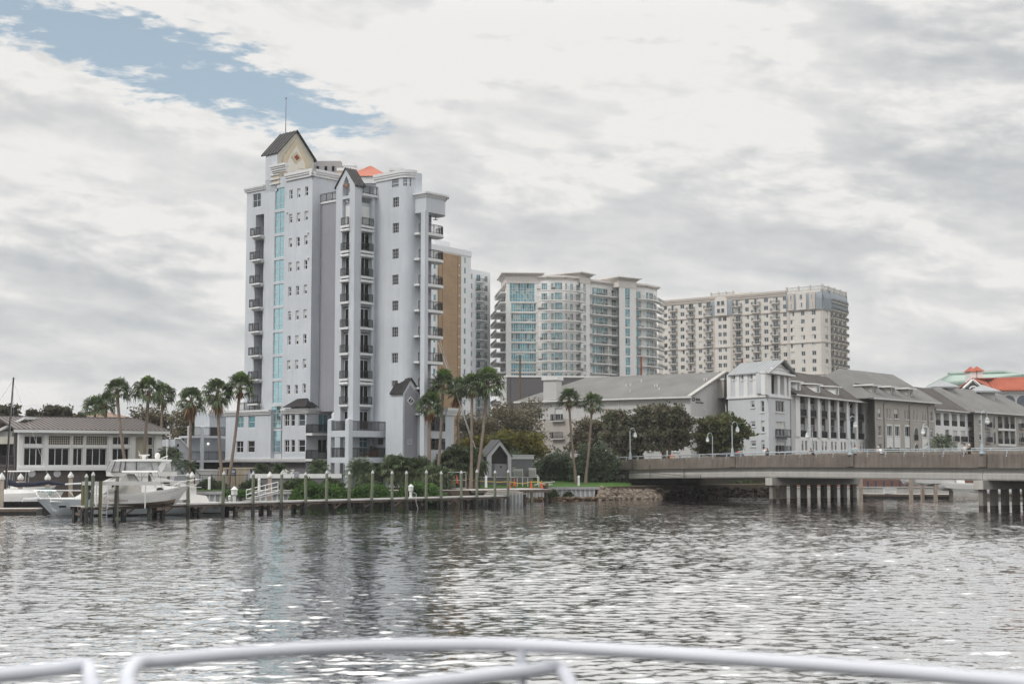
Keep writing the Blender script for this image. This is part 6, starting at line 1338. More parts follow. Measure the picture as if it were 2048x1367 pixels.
    for x in (942, 985): a = g(x, 330, 33); q = MB(); q.lathe((a.x, a.y, a.z - 14), ((.7, 0), (.7, 14)), 10); q.build("column", mat("terracotta_column", (.42, .27, .2), .8) if x == 942 else MATS["terracotta_column"], T)
    a, b_ = g(1565, 118, 75), g(1758, 118, 75); q = MB(); q.box(a.x, a.y, a.z - 8, b_.x, a.y + 10, a.z); q.build("roof_house", beige, T); q = MB(); k = g(1655, 128, 74.5); q.box(k.x, k.y, k.z - 2.5, b_.x + .2, k.y + 1, k.z); q.build("vent", dkwall, T)
red_roof_house()

# ---------------------------------------------------------------- clubhouse on the marina
def clubhouse():
    T = thing("marina_clubhouse", "long white clubhouse with brown metal gable roof and big dark windows above a block wall", "building", (-50, 165, 1.5))
    W = Wall(pl(37, 160), pl(324, 169)); ze = W.z(180, z3(0, 558)[1]); zs = W.z(180, z3(0, 880)[1]); m = MB()
    bays = [(193, 345, 3, 0), (390, 562, 3, 1), (588, 668, 2, 1), (693, 862, 3, 1), (905, 1042, 3, 0)]; lo, up = [], []
    for x0, x1, n_, lat in bays:
        a, c = W.s(z3(x0, 0)[0]), W.s(z3(x1, 0)[0]); zc = lambda y: W.z(180, z3(0, y)[1])
        lo.append((a, zc(847), c, zc(705), n_)); up.append((a, zc(680), c, zc(609), n_, lat))
    rec = (W.s(z3(1090, 0)[0]), W.z(180, z3(0, 800)[1]), W.s(z3(1240, 0)[0]), W.z(180, z3(0, 612)[1]))
    facade(m, W, 0, W.L, zs, ze, [r[:4] for r in lo + up] + [rec], .35); m.build("wall", whitew, T)
    for r in lo: window(W, r[:4], T, r[4], 1, .28, gm=glass_dk, fw=.10)
    for r in up:
        if not r[5]: window(W, r[:4], T, r[4], 1, .28, gm=glass_dk, fw=.10)
        else:
            q = MB(); a, b_, c, d = r[:4]; n_ = int((c - a) / .24)
            for i in range(n_ + 1): x = a + (c - a) * i / n_; q.wbox(W, x - .045, x + .045, -.2, -.15, b_, d)
            k = max(3, int((d - b_) / .24))
            for i in range(k + 1): z = b_ + (d - b_) * i / k; q.wbox(W, a, c, -.15, -.11, z - .04, z + .04)
            q.build("lattice", mat("tan_lattice", (.47, .45, .38), .7) if "tan_lattice" not in MATS else MATS["tan_lattice"], T)
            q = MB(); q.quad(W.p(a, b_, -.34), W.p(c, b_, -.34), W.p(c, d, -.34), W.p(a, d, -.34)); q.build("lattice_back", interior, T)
    q = MB(); q.quad(W.p(rec[0], rec[1], -.34), W.p(rec[2], rec[1], -.34), W.p(rec[2], rec[3], -.34), W.p(rec[0], rec[3], -.34)); q.build("recess_wall", mat("pale_olive_wall", (.44, .42, .33), .9), T)
    for y0, y1 in ((615, 685), (702, 795)): r = W.rect(z3(1193, y0), z3(1232, y1)); window(W, r, T, 1, 1, .25, gm=glass_dk, single=True)
    for x0, x1 in ((152, 192), (347, 388), (565, 587), (670, 692), (865, 903), (1046, 1088), (1243, 1300)):
        a, c = W.s(z3(x0, 0)[0]), W.s(z3(x1, 0)[0]); q = MB(); q.wbox(W, a + .12, c - .12, 0, .12, zs + .02, ze - .5); q.wbox(W, a, c, 0, .18, W.z(180, z3(0, 622)[1]), W.z(180, z3(0, 608)[1])); q.build("pilaster", whitew, T)
    q = MB(); q.wbox(W, -.1, W.L + .1, 0, .25, zs - .05, zs + .25); q.wbox(W, -.1, W.L + .1, 0, .16, ze - .48, ze - .05); q.wbox(W, 0, W.L, 0, .20, W.z(180, z3(0, 863)[1]) - .1, W.z(180, z3(0, 853)[1])); q.build("belt", whitew, T)
    blk = mat("brown_block_wall", (.115, .10, .095), .9, var=.10, vs=.4, bricks=dict(w=1.0, h=.42, mortar=.02, c2=.92, cm=.7), streak=.12)
    q = MB(); q.wbox(W, 0, W.s(z3(700, 0)[0]), -.6, -.15, -1, zs - .05); q.wbox(W, W.s(z3(700, 0)[0]), W.L, -1.3, -.9, -1, zs - .05); q.build("block_wall", blk, T)
    q = MB(); r = W.rect(z3(592, 932), z3(638, 985)); q.wbox(W, r[0], r[2], -.2, -.13, r[1], r[3]); q.build("door", dkwall, T)
    for x, o in ((263, -.15), (467, -.15), (767, -.9)):
        q = MB(); s_ = W.s(z3(x, 0)[0]); z = W.z(z3(x, 0)[0], z3(0, 909)[1]); pts = [(.02, 0), (.42, .0)]
        c_ = W.p(s_, z, o + .12); vs = [c_] + [W.p(s_ + .42 * math.cos(R(24 * i)), z + .42 * math.sin(R(24 * i)), o + .04) for i in range(15)]; q.add(vs, [(0, i + 1, (i + 1) % 15 + 1) for i in range(15)]); q.build("round_lamp", mat("opal_disc", (.55, .56, .60), .5) if "opal_disc" not in MATS else MATS["opal_disc"], T)
    # roof
    zr_ = zz(z3(0, 452)[1], 166); dep = 6.5; brown = mat("brown_metal_roof", (.165, .138, .125), .55, .2, var=.12, vs=.8)
    s0, s1 = W.s(z3(145, 0)[0]), W.L + .5; q = MB(); a, b_, c, d = W.p(s0 - .6, ze, .9), W.p(s1, ze, .9), W.p(s1 - 1.6, zr_, -dep), W.p(s0 - 2.2 - .6, zr_, -dep)
    d = W.p(s0 - 1.0, zr_, -dep); q.slab([a, b_, c, d], .15); q.slab([d, c, W.p(s1, ze, -2 * dep), W.p(s0 - .6, ze, -2 * dep)], .15)
    o = q.build("roof", brown, T); q = MB(); n_ = 34
    for i in range(n_): t = i / (n_ - 1); q.tube([a.lerp(b_, t) + Vector((0, 0, .03)), d.lerp(c, t) + Vector((0, 0, .03))], .055, 4)
    q.tube([d, c], .10, 5); q.tube([a, d], .09, 5); q.tube([b_, c], .09, 5); q.build("roof_seam", mat("dark_seam", (.05, .04, .04), .5, .3), o)
    q = MB(); q.wbox(W, s0 - .7, s1 + .1, .7, .98, ze - .42, ze - .1); q.build("fascia", white, T)
    # west gable and porch
    WG = Wall(W.p2(0) + Vector((-5.0, 11.5)), W.p2(0)); q = MB(); L_ = WG.L; q.poly([WG.p(0, zs), WG.p(L_, zs), WG.p(L_, ze), WG.p(L_ / 2, zr_ - .2), WG.p(0, ze)]); q.build("gable_wall", whitew, T)
    WF = Wall(pl(-120, 164), pl(37, 163)); zp = WF.z(0, z3(0, 640)[1]); q = MB(); q.wbox(WF, 0, WF.L, -6, -.1, WF.z(0, z3(0, 672)[1]), WF.z(0, z3(0, 612)[1])); q.build("balcony_beam", mat("cream_trim", (.62, .60, .52), .7), T)
    q = MB(); q.wbox(WF, 0, WF.L - .3, -1.2, -.6, WF.z(0, z3(0, 612)[1]) + .002, WF.z(0, z3(0, 568)[1])); q.build("upper_wall", whitew, T)
    q = MB(); q.wbox(WF, 0, WF.L, -6, -4, 1, WF.z(0, z3(0, 612)[1]) - .5); q.build("porch_wall", dkwall, T)
    for x in (72, 96, 120): r = WF.rect(z3(x, 708), z3(x + 10, 812)); q = MB(); q.wbox(WF, r[0], r[2], -3.98, -3.9, r[1], r[3]); q.build("door_frame", whitew, T)
    q = MB(); z = WF.z(0, z3(0, 835)[1]); q.wbox(WF, 0, WF.L, -6, .1, z - .3, z); o = q.build("porch_floor", dkwall, T); q = MB(); rail_mb(q, [WF.p(0, z, .0), WF.p(WF.L, z, .0)], .95, .14, .02); q.build("railing", dkmetal, o)
    q = MB(); q.wbox(WF, 0, WF.L, -.3, .05, -1, z - .31); q.build("block_wall", blk, T)
    q = MB(); q.slab([WF.p(WF.L - 4.6, zr_ - 2.6, .4), WF.p(WF.L + .6, zr_ - .1, .0), WF.p(WF.L + .6, zr_ - .1, -6), WF.p(WF.L - 4.6, zr_ - 2.6, -6)], .3); q.build("gable_bargeboard", whitew, T)
    q = MB(); q.wbox(W, .3, W.L, -13, -.7, -1, ze - .3); q.build("core", interior, T)
clubhouse()
T = thing("tile_roof_house", "small house with pale brown tile roof showing between the trees behind the clubhouse", "building", (-75, 235, 2))
c = at(166, 834, 235); q = MB(); q.box(c.x - 4, c.y, 2, c.x + 5, c.y + 12, c.z - .3); q.build("wall", taupe, T)
q = MB(); a0, a1, a2 = (c.x - 5, c.y - 1, c.z), (c.x + 6, c.y - 1, c.z), (c.x + 1.5, c.y + 6, c.z + 1.3)
q.poly([a0, a1, a2]); q.poly([a1, (c.x + 6, c.y + 13, c.z), a2]); q.poly([(c.x - 5, c.y + 13, c.z), a0, a2]); q.poly([(c.x + 6, c.y + 13, c.z), (c.x - 5, c.y + 13, c.z), a2]); q.build("roof", mat("pale_tile", spec=.12, col=(.30, .21, .16), rough=.9, var=.2, vs=2), T)
# ---------------------------------------------------------------- plants
def leafm(name, col, var=.35, island=.45, trans=.38, hue2=None):
    k_ = 1.22; col = tuple(x * k_ for x in col); hue2 = hue2 and tuple(x * k_ for x in hue2); return mat(name, col, .6, var=var, vs=.35, island=island, trans=trans, spec=.3, hue2=hue2)
oak_l = leafm("oak_leaf", (.14, .13, .088), hue2=(.09, .095, .055)); oak_b = leafm("sparse_grey_brown_leaf", (.145, .13, .085)); olive_l = leafm("olive_leaf", (.105, .10, .045), hue2=(.075, .10, .03))
yel_l = leafm("yellow_green_leaf", (.125, .13, .038), hue2=(.20, .175, .04)); shrub_l = leafm("fresh_shrub_leaf", (.065, .125, .03)); grn_dk = leafm("sea_grape_leaf", (.135, .17, .11), hue2=(.08, .105, .06)); dark_l = leafm("dark_tree_leaf", (.065, .063, .04))
hedge_l = leafm("hedge_leaf", (.055, .08, .032)); palm_l = leafm("fan_palm_leaf", (.082, .108, .055), .2, .5, .3); palm_y = leafm("young_fan_leaf", (.10, .16, .04), .2, .35, .25); palm_d = leafm("dead_palm_leaf", (.19, .105, .055), .2, .5, .1); feather_l = leafm("feather_palm_leaf", (.08, .11, .055), .2, .4, .2)
bark = mat("grey_bark", (.12, .10, .08), .95, var=.25, vs=2, bump=.5); palm_bark = mat("palm_trunk", (.24, .19, .155), .95, var=.18, vs=1.5, bump=.5, bs=10); boot = mat("palm_boot", (.13, .08, .05), .95, var=.3, vs=3, bump=.5)
def quads_mesh(name, V, m_):
    """V: n x 4 x 3 corner array"""
    n = len(V); me = bpy.data.meshes.new(name); me.vertices.add(n * 4); me.vertices.foreach_set("co", np.ascontiguousarray(V, dtype=np.float32).ravel())
    me.loops.add(n * 4); me.loops.foreach_set("vertex_index", np.arange(n * 4, dtype=np.int32)); me.polygons.add(n); me.polygons.foreach_set("loop_start", np.arange(0, n * 4, 4, dtype=np.int32)); me.polygons.foreach_set("loop_total", np.full(n, 4, dtype=np.int32))
    me.materials.append(m_); me.update(); return me
def leaves(C, size, rg, up=.35, aspect=.55):
    n = len(C); d = rg.normal(size=(n, 3)); d[:, 2] += up; d /= np.linalg.norm(d, axis=1)[:, None]
    t = rg.normal(size=(n, 3)); t -= (t * d).sum(1)[:, None] * d; t /= np.linalg.norm(t, axis=1)[:, None]; b_ = np.cross(d, t)
    s_ = (size * rg.uniform(.6, 1.35, n))[:, None]
    return np.stack([C - t * s_, C - b_ * s_ * aspect, C + t * s_, C + b_ * s_ * aspect], 1)
def crown_points(lobes, n, rg, shell=.55):
    vol = np.array([l[1][0] * l[1][1] * l[1][2] for l in lobes]) ** .75; vol /= vol.sum(); P_ = []
    for (c, r), f_ in zip(lobes, vol):
        k = int(n * f_); d = rg.normal(size=(k, 3)); d /= np.linalg.norm(d, axis=1)[:, None]; rad = 1 - rg.random(k) ** 1.6 * shell
        lump = 1 + .22 * np.sin(d[:, 0] * 5 + c[0]) * np.sin(d[:, 1] * 6 + c[1] * 2) + .18 * np.sin(d[:, 2] * 7 + c[2] * 3) + rg.normal(0, .05, k)
        q_ = np.array(c) + d * np.array(r) * (rad * lump)[:, None]; keep = (d[:, 2] > -.75); P_.append(q_[keep])
    return np.concatenate(P_)
def tree(name, label, base, H, W_, m_, seed, group=None, n=7000, leaf=.30, trunk_h=.3, dep=None, nl=10, flat=.8, cat="tree", trunks=1, low=.25):
    rg = np.random.default_rng(seed); rr = random.Random(seed); base = Vector(base); T = thing(name, label, cat, base, group)
    dep = dep or W_ * .8; cz = base.z + H * (1 + low) / 2; hz = H * (1 - low) / 2; lobes = []
    for i in range(nl):
        a = 2 * math.pi * i / nl + rr.uniform(-.4, .4); k = rr.uniform(.35, .72); z_ = rr.uniform(-.8, .8)
        sc_ = math.sqrt(max(.1, 1 - z_ * z_ * .7)); s_ = rr.uniform(.30, .48)
        lobes.append(((base.x + math.cos(a) * W_ / 2 * k * sc_, base.y + math.sin(a) * dep / 2 * k * sc_, cz + z_ * hz * .75), (W_ * s_ * .56, dep * s_ * .56, hz * rr.uniform(.28, .46) * flat)))
    lobes.append(((base.x, base.y, cz), (W_ * .28, dep * .28, hz * .62)))
    P_ = crown_points(lobes, n, rg); link("crown", quads_mesh("crown", leaves(P_, leaf, rg), m_), T)
    q = MB(); th = H * trunk_h; r0 = max(.12, H * .024)
    for j in range(trunks):
        a = 2 * math.pi * j / max(1, trunks) + rr.random(); b0 = base + Vector((math.cos(a), math.sin(a), 0)) * (.0 if trunks == 1 else r0 * 1.3); fork = base + Vector((math.cos(a) * (.0 if trunks == 1 else H * .07), rr.uniform(-.2, .2), th))
        q.tube([b0 - Vector((0, 0, .4)), b0.lerp(fork, .5) + Vector((rr.uniform(-.1, .1), 0, 0)), fork], [r0 * 1.3, r0, r0 * .85], 8)
        for c, r in lobes[j::trunks]:
            c = Vector(c); md = fork.lerp(c, .55) + Vector((rr.uniform(-.3, .3), rr.uniform(-.3, .3), -.1 * (c - fork).length)); q.tube([fork, md, c], [r0 * .62, r0 * .4, r0 * .14], 6)
            for _ in range(3): e = c + Vector((rr.uniform(-1, 1) * r[0], rr.uniform(-1, 1) * r[1], rr.uniform(0, 1) * r[2])); q.tube([md.lerp(c, .5), e], [r0 * .2, r0 * .06], 5)
    q.build("trunk", bark, T, True); return T
def shrub(name, label, base, W_, H, m_, seed, group=None, n=3500, leaf=.16, dep=None, cat="shrub"):
    rg = np.random.default_rng(seed); rr = random.Random(seed); base = Vector(base); T = thing(name, label, cat, base, group); dep = dep or W_ * .7; lobes = []
    nl = max(5, int(W_ / H * 5))
    for i in range(nl):
        x = (i + .5) / nl * 2 - 1 + rr.uniform(-.1, .1); h = H * math.sqrt(max(.15, 1 - x * x * .75)) * rr.uniform(.72, 1.05)
        lobes.append(((base.x + x * W_ * .42, base.y + rr.uniform(-.3, .3) * dep, base.z + h * .45), (W_ / nl * rr.uniform(.8, 1.3) + .25, dep * rr.uniform(.3, .45), h * .55)))
    P_ = crown_points(lobes, n, rg, .5); P_ = P_[P_[:, 2] > base.z - .35]; link("foliage", quads_mesh("foliage", leaves(P_, leaf, rg, .2), m_), T)
    q = MB()
    for c, r in lobes: q.tube([(base.x + (c[0] - base.x) * .5, base.y, base.z - .3), c], [.06, .02], 5)
    q.build("stem", bark, T); return T
def fan(Q, o, d, L_, rr, droop=.35, nb=17, spread=120, w=.075, petiole=.9):
    """one fan leaf: petiole along d, then narrow folded blades in a fan"""
    d = d.normalized(); side = d.cross(Vector((0, 0, 1)));
    if side.length < .05: side = Vector((1, 0, 0))
    side.normalize(); upv = side.cross(d).normalized(); roll = rr.uniform(-.6, .6); side, upv = side * math.cos(roll) + upv * math.sin(roll), upv * math.cos(roll) - side * math.sin(roll)
    h = o + d * L_ * petiole - Vector((0, 0, 1)) * (droop * .15 * L_)
    pw = side * .03; Q.append([o - pw, h - pw, h + pw, o + pw])
    for i in range(nb):
        a = R(-spread + 2 * spread * i / (nb - 1)) + rr.uniform(-.05, .05); v = (d * math.cos(a) + side * math.sin(a)); l_ = L_ * (1.0 - .28 * abs(a) / R(spread)) * rr.uniform(.9, 1.08)
        dr = droop * rr.uniform(.6, 1.4); m1 = h + v * l_ * .58 + upv * .04 * (1 if i % 2 else -1); tip = h + v * l_ * .95 - Vector((0, 0, 1)) * dr * l_; pv = v.cross(upv).normalized() * w * L_
        Q.append([h, m1 - pv, tip, m1 + pv])
def fan_crown(rr, L_=1.5, nf=34, lo=-35, hi=85, droop=.4):
    Q = []; 
    for i in range(nf):
        el = R(lo + (hi - lo) * ((i + .5) / nf) ** .85); az = i * 2.39996 + rr.uniform(-.3, .3); d = Vector((math.cos(az) * math.cos(el), math.sin(az) * math.cos(el), math.sin(el)))
        fan(Q, Vector((0, 0, 0)) + d * .15, d, L_ * rr.uniform(.85, 1.1), rr, droop * (1.2 - .6 * (i / nf)))
    return Q
def arr(Q): return np.array([[tuple(p) for p in q_] for q_ in Q])
def fan_palm(label, base, top, L_, seed, skirt=1.0, cat="palm tree", group="tall fan palms along the waterfront", r=.19, nf=34, wind=.25):
    rr = random.Random(seed); base, top = Vector(base), Vector(top); T = thing("fan_palm", label, cat, base, group)
    mid = base.lerp(top, .5) + Vector(((top.x - base.x) * .22, 0, 0)); q = MB(); pts = []
    for i in range(9): t = i / 8; pts.append(base * (1 - t) ** 2 + mid * 2 * t * (1 - t) + top * t * t)
    pts[0] = pts[0] - Vector((0, 0, .5)); q.tube(pts, [r * 1.5, r * 1.12, r, r * .95, r * .92, r * .9, r * .9, r * .95, r * 1.05], 10); q.build("trunk", palm_bark, T, True)
    L_ *= rr.uniform(.9, 1.12); Q = fan_crown(rr, L_, int(nf * rr.uniform(.65, .95)), rr.uniform(-50, -25), 85, rr.uniform(.3, .6)); A = arr(Q) + np.array(top); A[..., 0] += wind * .12 * (A[..., 2] - top.z + 1)
    k = int(len(A) * .83); link("crown", quads_mesh("crown", A[:k], palm_l), T); link("young_fronds", quads_mesh("young_fronds", A[k:], palm_y), T)
    if skirt:
        Q = []
        for i in range(int(46 * skirt)):
            az = rr.random() * 6.28; el = R(rr.uniform(-88, -50)); d = Vector((math.cos(az) * math.cos(el), math.sin(az) * math.cos(el), math.sin(el))); o = top - Vector((0, 0, rr.uniform(.1, .9 * skirt))) + Vector((math.cos(az), math.sin(az), 0)) * r * .8; l_ = rr.uniform(.9, 1.7) * skirt * L_ / 1.5; pv = Vector((-math.sin(az), math.cos(az), 0)) * .10
            m1 = o + d * l_ * .6 + Vector((math.cos(az), math.sin(az), 0)) * .18; Q.append([o, m1 - pv, o + d * l_ * 1.1, m1 + pv])
            Q.append([o, m1 + pv * 1.5, m1 + d * l_ * .4 + pv * 2.4, m1 + pv])
        link("dead_skirt", quads_mesh("dead_skirt", arr(Q), palm_d), T)
        b_ = MB(); b_.tube([top - Vector((0, 0, 1.1 * skirt)), top - Vector((0, 0, .4)), top + Vector((0, 0, .25))], [r, r * 1.55, r * .9], 9); b_.build("boot", boot, T, True)
    return T
def feather(Q, o, az, el, L_, rr, droop=1.0, nl=22, lw=.05, ll=.38):
    d = Vector((math.cos(az) * math.cos(el), math.sin(az) * math.cos(el), math.sin(el))); side = Vector((-math.sin(az), math.cos(az), 0)); pts = []
    for i in range(9): t = i / 8; pts.append(o + d * L_ * t - Vector((0, 0, 1)) * droop * L_ * .55 * t * t)
    for a, b_ in zip(pts[:-1], pts[1:]): w_ = side * .022; Q.append([a - w_, b_ - w_, b_ + w_, a + w_])
    for i in range(nl):
        t = .12 + .86 * i / nl; j = min(7, int(t * 8)); p = pts[j].lerp(pts[j + 1], t * 8 - j); f_ = (pts[j + 1] - pts[j]).normalized(); l_ = ll * L_ * (1 - .75 * abs(t - .42)) * rr.uniform(.85, 1.1)
        for s_ in (-1, 1):
            v = (side * s_ * .75 + f_ * .65 - Vector((0, 0, rr.uniform(.15, .6)))).normalized(); w_ = f_ * lw * .6; m1 = p + v * l_ * .5; Q.append([p - w_ * .4, m1 - w_, p + v * l_ - Vector((0, 0, .12 * l_)), m1 + w_])
def feather_palm(name, label, base, H, L_, seed, nf=26, group=None, lean=0.0, r=.09, lo=-25, hi=80):
    rr = random.Random(seed); base = Vector(base); T = thing(name, label, "palm tree", base, group); top = base + Vector((lean, 0, H)); q = MB(); q.tube([base - Vector((0, 0, .4)), base.lerp(top, .5) + Vector((lean * .15, 0, 0)), top], [r * 1.4, r, r * .95], 9); q.build("trunk", palm_bark, T, True)
    Q = []
    for i in range(nf): feather(Q, top + Vector((0, 0, .05)), i * 2.39996 + rr.uniform(-.2, .2), R(lo + (hi - lo) * (i / nf)), L_ * rr.uniform(.85, 1.1), rr, 1.0 - .4 * i / nf)
    link("crown", quads_mesh("crown", arr(Q), feather_l), T); return T
def fan_clump(label, base, W_, H, seed, nst=5, L_=1.15):
    rr = random.Random(seed); base = Vector(base); T = thing("fan_palm_clump", label, "palm", base, "bushy fan palms by the tower"); Q = []; q = MB()
    for i in range(nst):
        x = (i / max(1, nst - 1) - .5) * W_ * .75; h = H * rr.uniform(.45, .8); o = base + Vector((x, rr.uniform(-.8, .8), h)); q.tube([base + Vector((x * .6, 0, -.3)), o], .11, 7)
        for v in fan_crown(rr, L_, 22, -55, 85, .55): Q.append([p + o for p in v])
    link("crown", quads_mesh("crown", arr(Q), palm_l), T); q.build("trunk", palm_bark, T); return T

def P3(px, py, D): return at(px, py, D)
def B3(px, D, z): p = pl(px, D); return Vector((p.x, p.y, z))
# fan palms: label, crown centre (px, py), base px, D, base z, leaf length, skirt
FP = [("fan palm leaning over the clubhouse windows, crown over the gable roof ridge", 234, 780, 262, 163, 1.6, 1.75, .5),
      ("fan palm with a slender trunk crossing the clubhouse roof eave above the flybridge", 297, 783, 283, 165, 1.6, 1.9, .45),
      ("low dark fan palm behind the clubhouse roof beside the leaning palm", 212, 806, 212, 182, 2, 1.7, .5),
      ("fan palm with hanging brown skirt just behind the slender clubhouse palm", 325, 790, 320, 184, 2, 1.5, 1.0),
      ("shortest fan palm showing over the clubhouse roof, furthest from the tower", 190, 815, 192, 186, 2, 1.5, .4),
      ("fan palm with long brown skirt standing alone before bare trees beside the clubhouse", 382, 799, 380, 178, 2, 1.7, 1.35),
      ("fan palm with straight trunk and thick tan skirt before the tower podium", 435, 784, 447, 168, 1.7, 1.75, 1.45),
      ("tall fan palm with slanting trunk overlapping the stacked tower balconies", 480, 773, 456, 168, 1.7, 1.95, .8),
      ("fan palm with pale straight trunk directly before the diamond window gable", 859, 812, 859.5, 170, 1.8, 1.95, 1.1),
      ("big dark fan palm behind the palm by the diamond window gable", 886, 770, 874, 174, 1.8, 2.1, .4),
      ("fan palm with dark brown skirt between the two palm pairs by the tan tower", 914, 780, 921, 183, 2, 1.6, 1.3),
      ("straight fan palm beside the guy wires, rooted by the fence gate", 944, 775, 942, 172, 1.8, 1.85, .6),
      ("tallest curved fan palm leaning toward the teal tower beside the guy wires", 975, 765, 950, 172.5, 1.8, 2.1, .5),
      ("fan palm on the lawn with trunk bowed away from the water, closer to the gatehouse", 1138, 797, 1152, 191, 2.0, 1.8, .8),
      ("fan palm on the lawn leaning toward the round bush, farther from the gatehouse", 1184, 806, 1170, 191, 2.0, 1.75, .75)]
for i, (lb, cx, cy, bx, D, bz_, L_, sk) in enumerate(FP): fan_palm(lb, B3(bx, D, bz_), P3(cx, cy + 2, D + .2), L_ * .64, 100 + i, sk, r=.17 if D > 180 else .19)
feather_palm("coconut_palm", "small drooping feather palm beside the stair wall of the terrace", B3(379, 168, 1.6), 2.7, 1.5, 21, 16, lean=-.15, lo=-10, hi=70)
SP = [(524, 171, 1.35, "small feather palm before the glazed shaft foot, closer to the container"), (559, 170.5, 1.2, "small feather palm by the white hedge flowers and garden wall"), (637, 170, 1.7, "small feather palm in front of the lower dark balcony doors")]
for i, (px, D, L_, lb) in enumerate(SP): feather_palm("date_palm", lb, B3(px, D, 1.7), 2.1 + .25 * (i == 2), L_, 30 + i, 34, "small date palms along the garden wall", r=.10)
feather_palm("date_palm", "broad bushy date palm before the two storey terrace pillars", B3(722, 169, 1.7), 1.9, 2.6, 40, 46, r=.2); feather_palm("date_palm", "second bushy date palm half behind the broad one by the terrace", B3(748, 171, 1.7), 1.5, 2.2, 41, 40, r=.18); feather_palm("date_palm", "low spreading date palm overhanging the green shrubs near the terrace", B3(735, 165, 1.7), .6, 1.7, 42, 34, r=.15)
feather_palm("date_palm", "feather palm standing behind the bridge before the porch apartment block", B3(1884, 232, 4.3), 3.2, 2.9, 43, 44, r=.28)
fan_clump("wide fan palm thicket under the diamond window gable", B3(815, 169.5, 1.7), 4.6, 3.6, 50, 7); fan_clump("fan palm thicket between the pale straight trunk and the gatehouse", B3(918, 176, 1.8), 4.4, 4.2, 51, 6, 1.25); fan_clump("low fan palm at the foot of the pale straight trunk", B3(876, 166, 1.7), 1.8, 1.6, 52, 3, .95)
feather_palm("date_palm", "leafy palm clump squeezed between clubhouse and stair wall", B3(338, 166, 1.6), 3.6, 2.3, 44, 40, r=.15); feather_palm("date_palm", "dark palm in front of the recessed clubhouse corner window", B3(286, 161.5, 1.6), 2.4, 1.7, 45, 34, r=.15)
# trees
TR = [("oak_tree", "broad dark oak with forked trunk behind the bridge lamp beside the sign wall", 1332, 208, 3.6, 908, 783, 118, oak_l, 3), ("oak_tree", "wide dark oak with spreading low limbs behind the round bush and bridge end", 1252, 210, 3.2, 906, 806, 100, oak_l, 2),
      ("oak_tree", "sparse oak half hidden behind the two lawn palms", 1180, 216, 3, 905, 825, 90, oak_b, 1), ("small_tree", "small olive green tree on the bridge side of the pale corner house", 1442, 213, 4.2, 908, 824, 124, olive_l, 2),
      ("bare_tree", "large sparse grey brown tree behind the yellow green bushes", 1035, 226, 2.5, 900, 790, 130, oak_b, 2), ("bare_tree", "sparse grey brown tree behind the palm trunks beside the tower", 955, 222, 2.5, 900, 806, 90, oak_b, 1),
      ("bare_tree", "sparse tree behind the lone skirted palm, next to the tower podium", 385, 206, 2, 940, 792, 118, oak_b, 2), ("bare_tree", "sparse brown tree behind the clubhouse palms", 300, 210, 2, 940, 803, 110, oak_b, 1),
      ("dark_tree", "dark round tree behind the clubhouse roof, tallest of the dark trees", 112, 214, 2, 940, 797, 104, dark_l, 1), ("dark_tree", "dark tree behind the clubhouse gable by the black mast", 8, 208, 2, 940, 799, 96, dark_l, 1), ("dark_tree", "small dark tree between the mast and the tall dark tree", 60, 220, 2, 940, 811, 74, dark_l, 1), ("dark_tree", "low thin tree next to the pale tile roof", 150, 226, 2, 940, 820, 56, dark_l, 1)]
for i, (nm, lb, px, D, z0, yb, yt, wpx, m_, tk) in enumerate(TR):
    H = zz(yt, D) - z0; W_ = wpx * D / F
    tree(nm, lb, B3(px, D, z0), H, W_, m_, 200 + i, n=12500 if m_ is not oak_b else 8000, leaf=.22 if m_ is oak_b else .30, trunks=tk, trunk_h=.26, low=.10, nl=20 if wpx > 80 else 10)
tree("flowering_tree", "wide yellow green bushy tree behind the gatehouse", B3(1020, 205, 2), zz(852, 205) - 2, 150 * 205 / F, yel_l, 230, n=14000, leaf=.24, trunk_h=.15, nl=14, low=.05, trunks=3); tree("flowering_tree", "smaller yellow green tree behind the palm trunks and guy wires", B3(940, 200, 2), zz(858, 200) - 2, 66 * 200 / F, yel_l, 231, n=7000, leaf=.24, trunk_h=.15, low=.05)
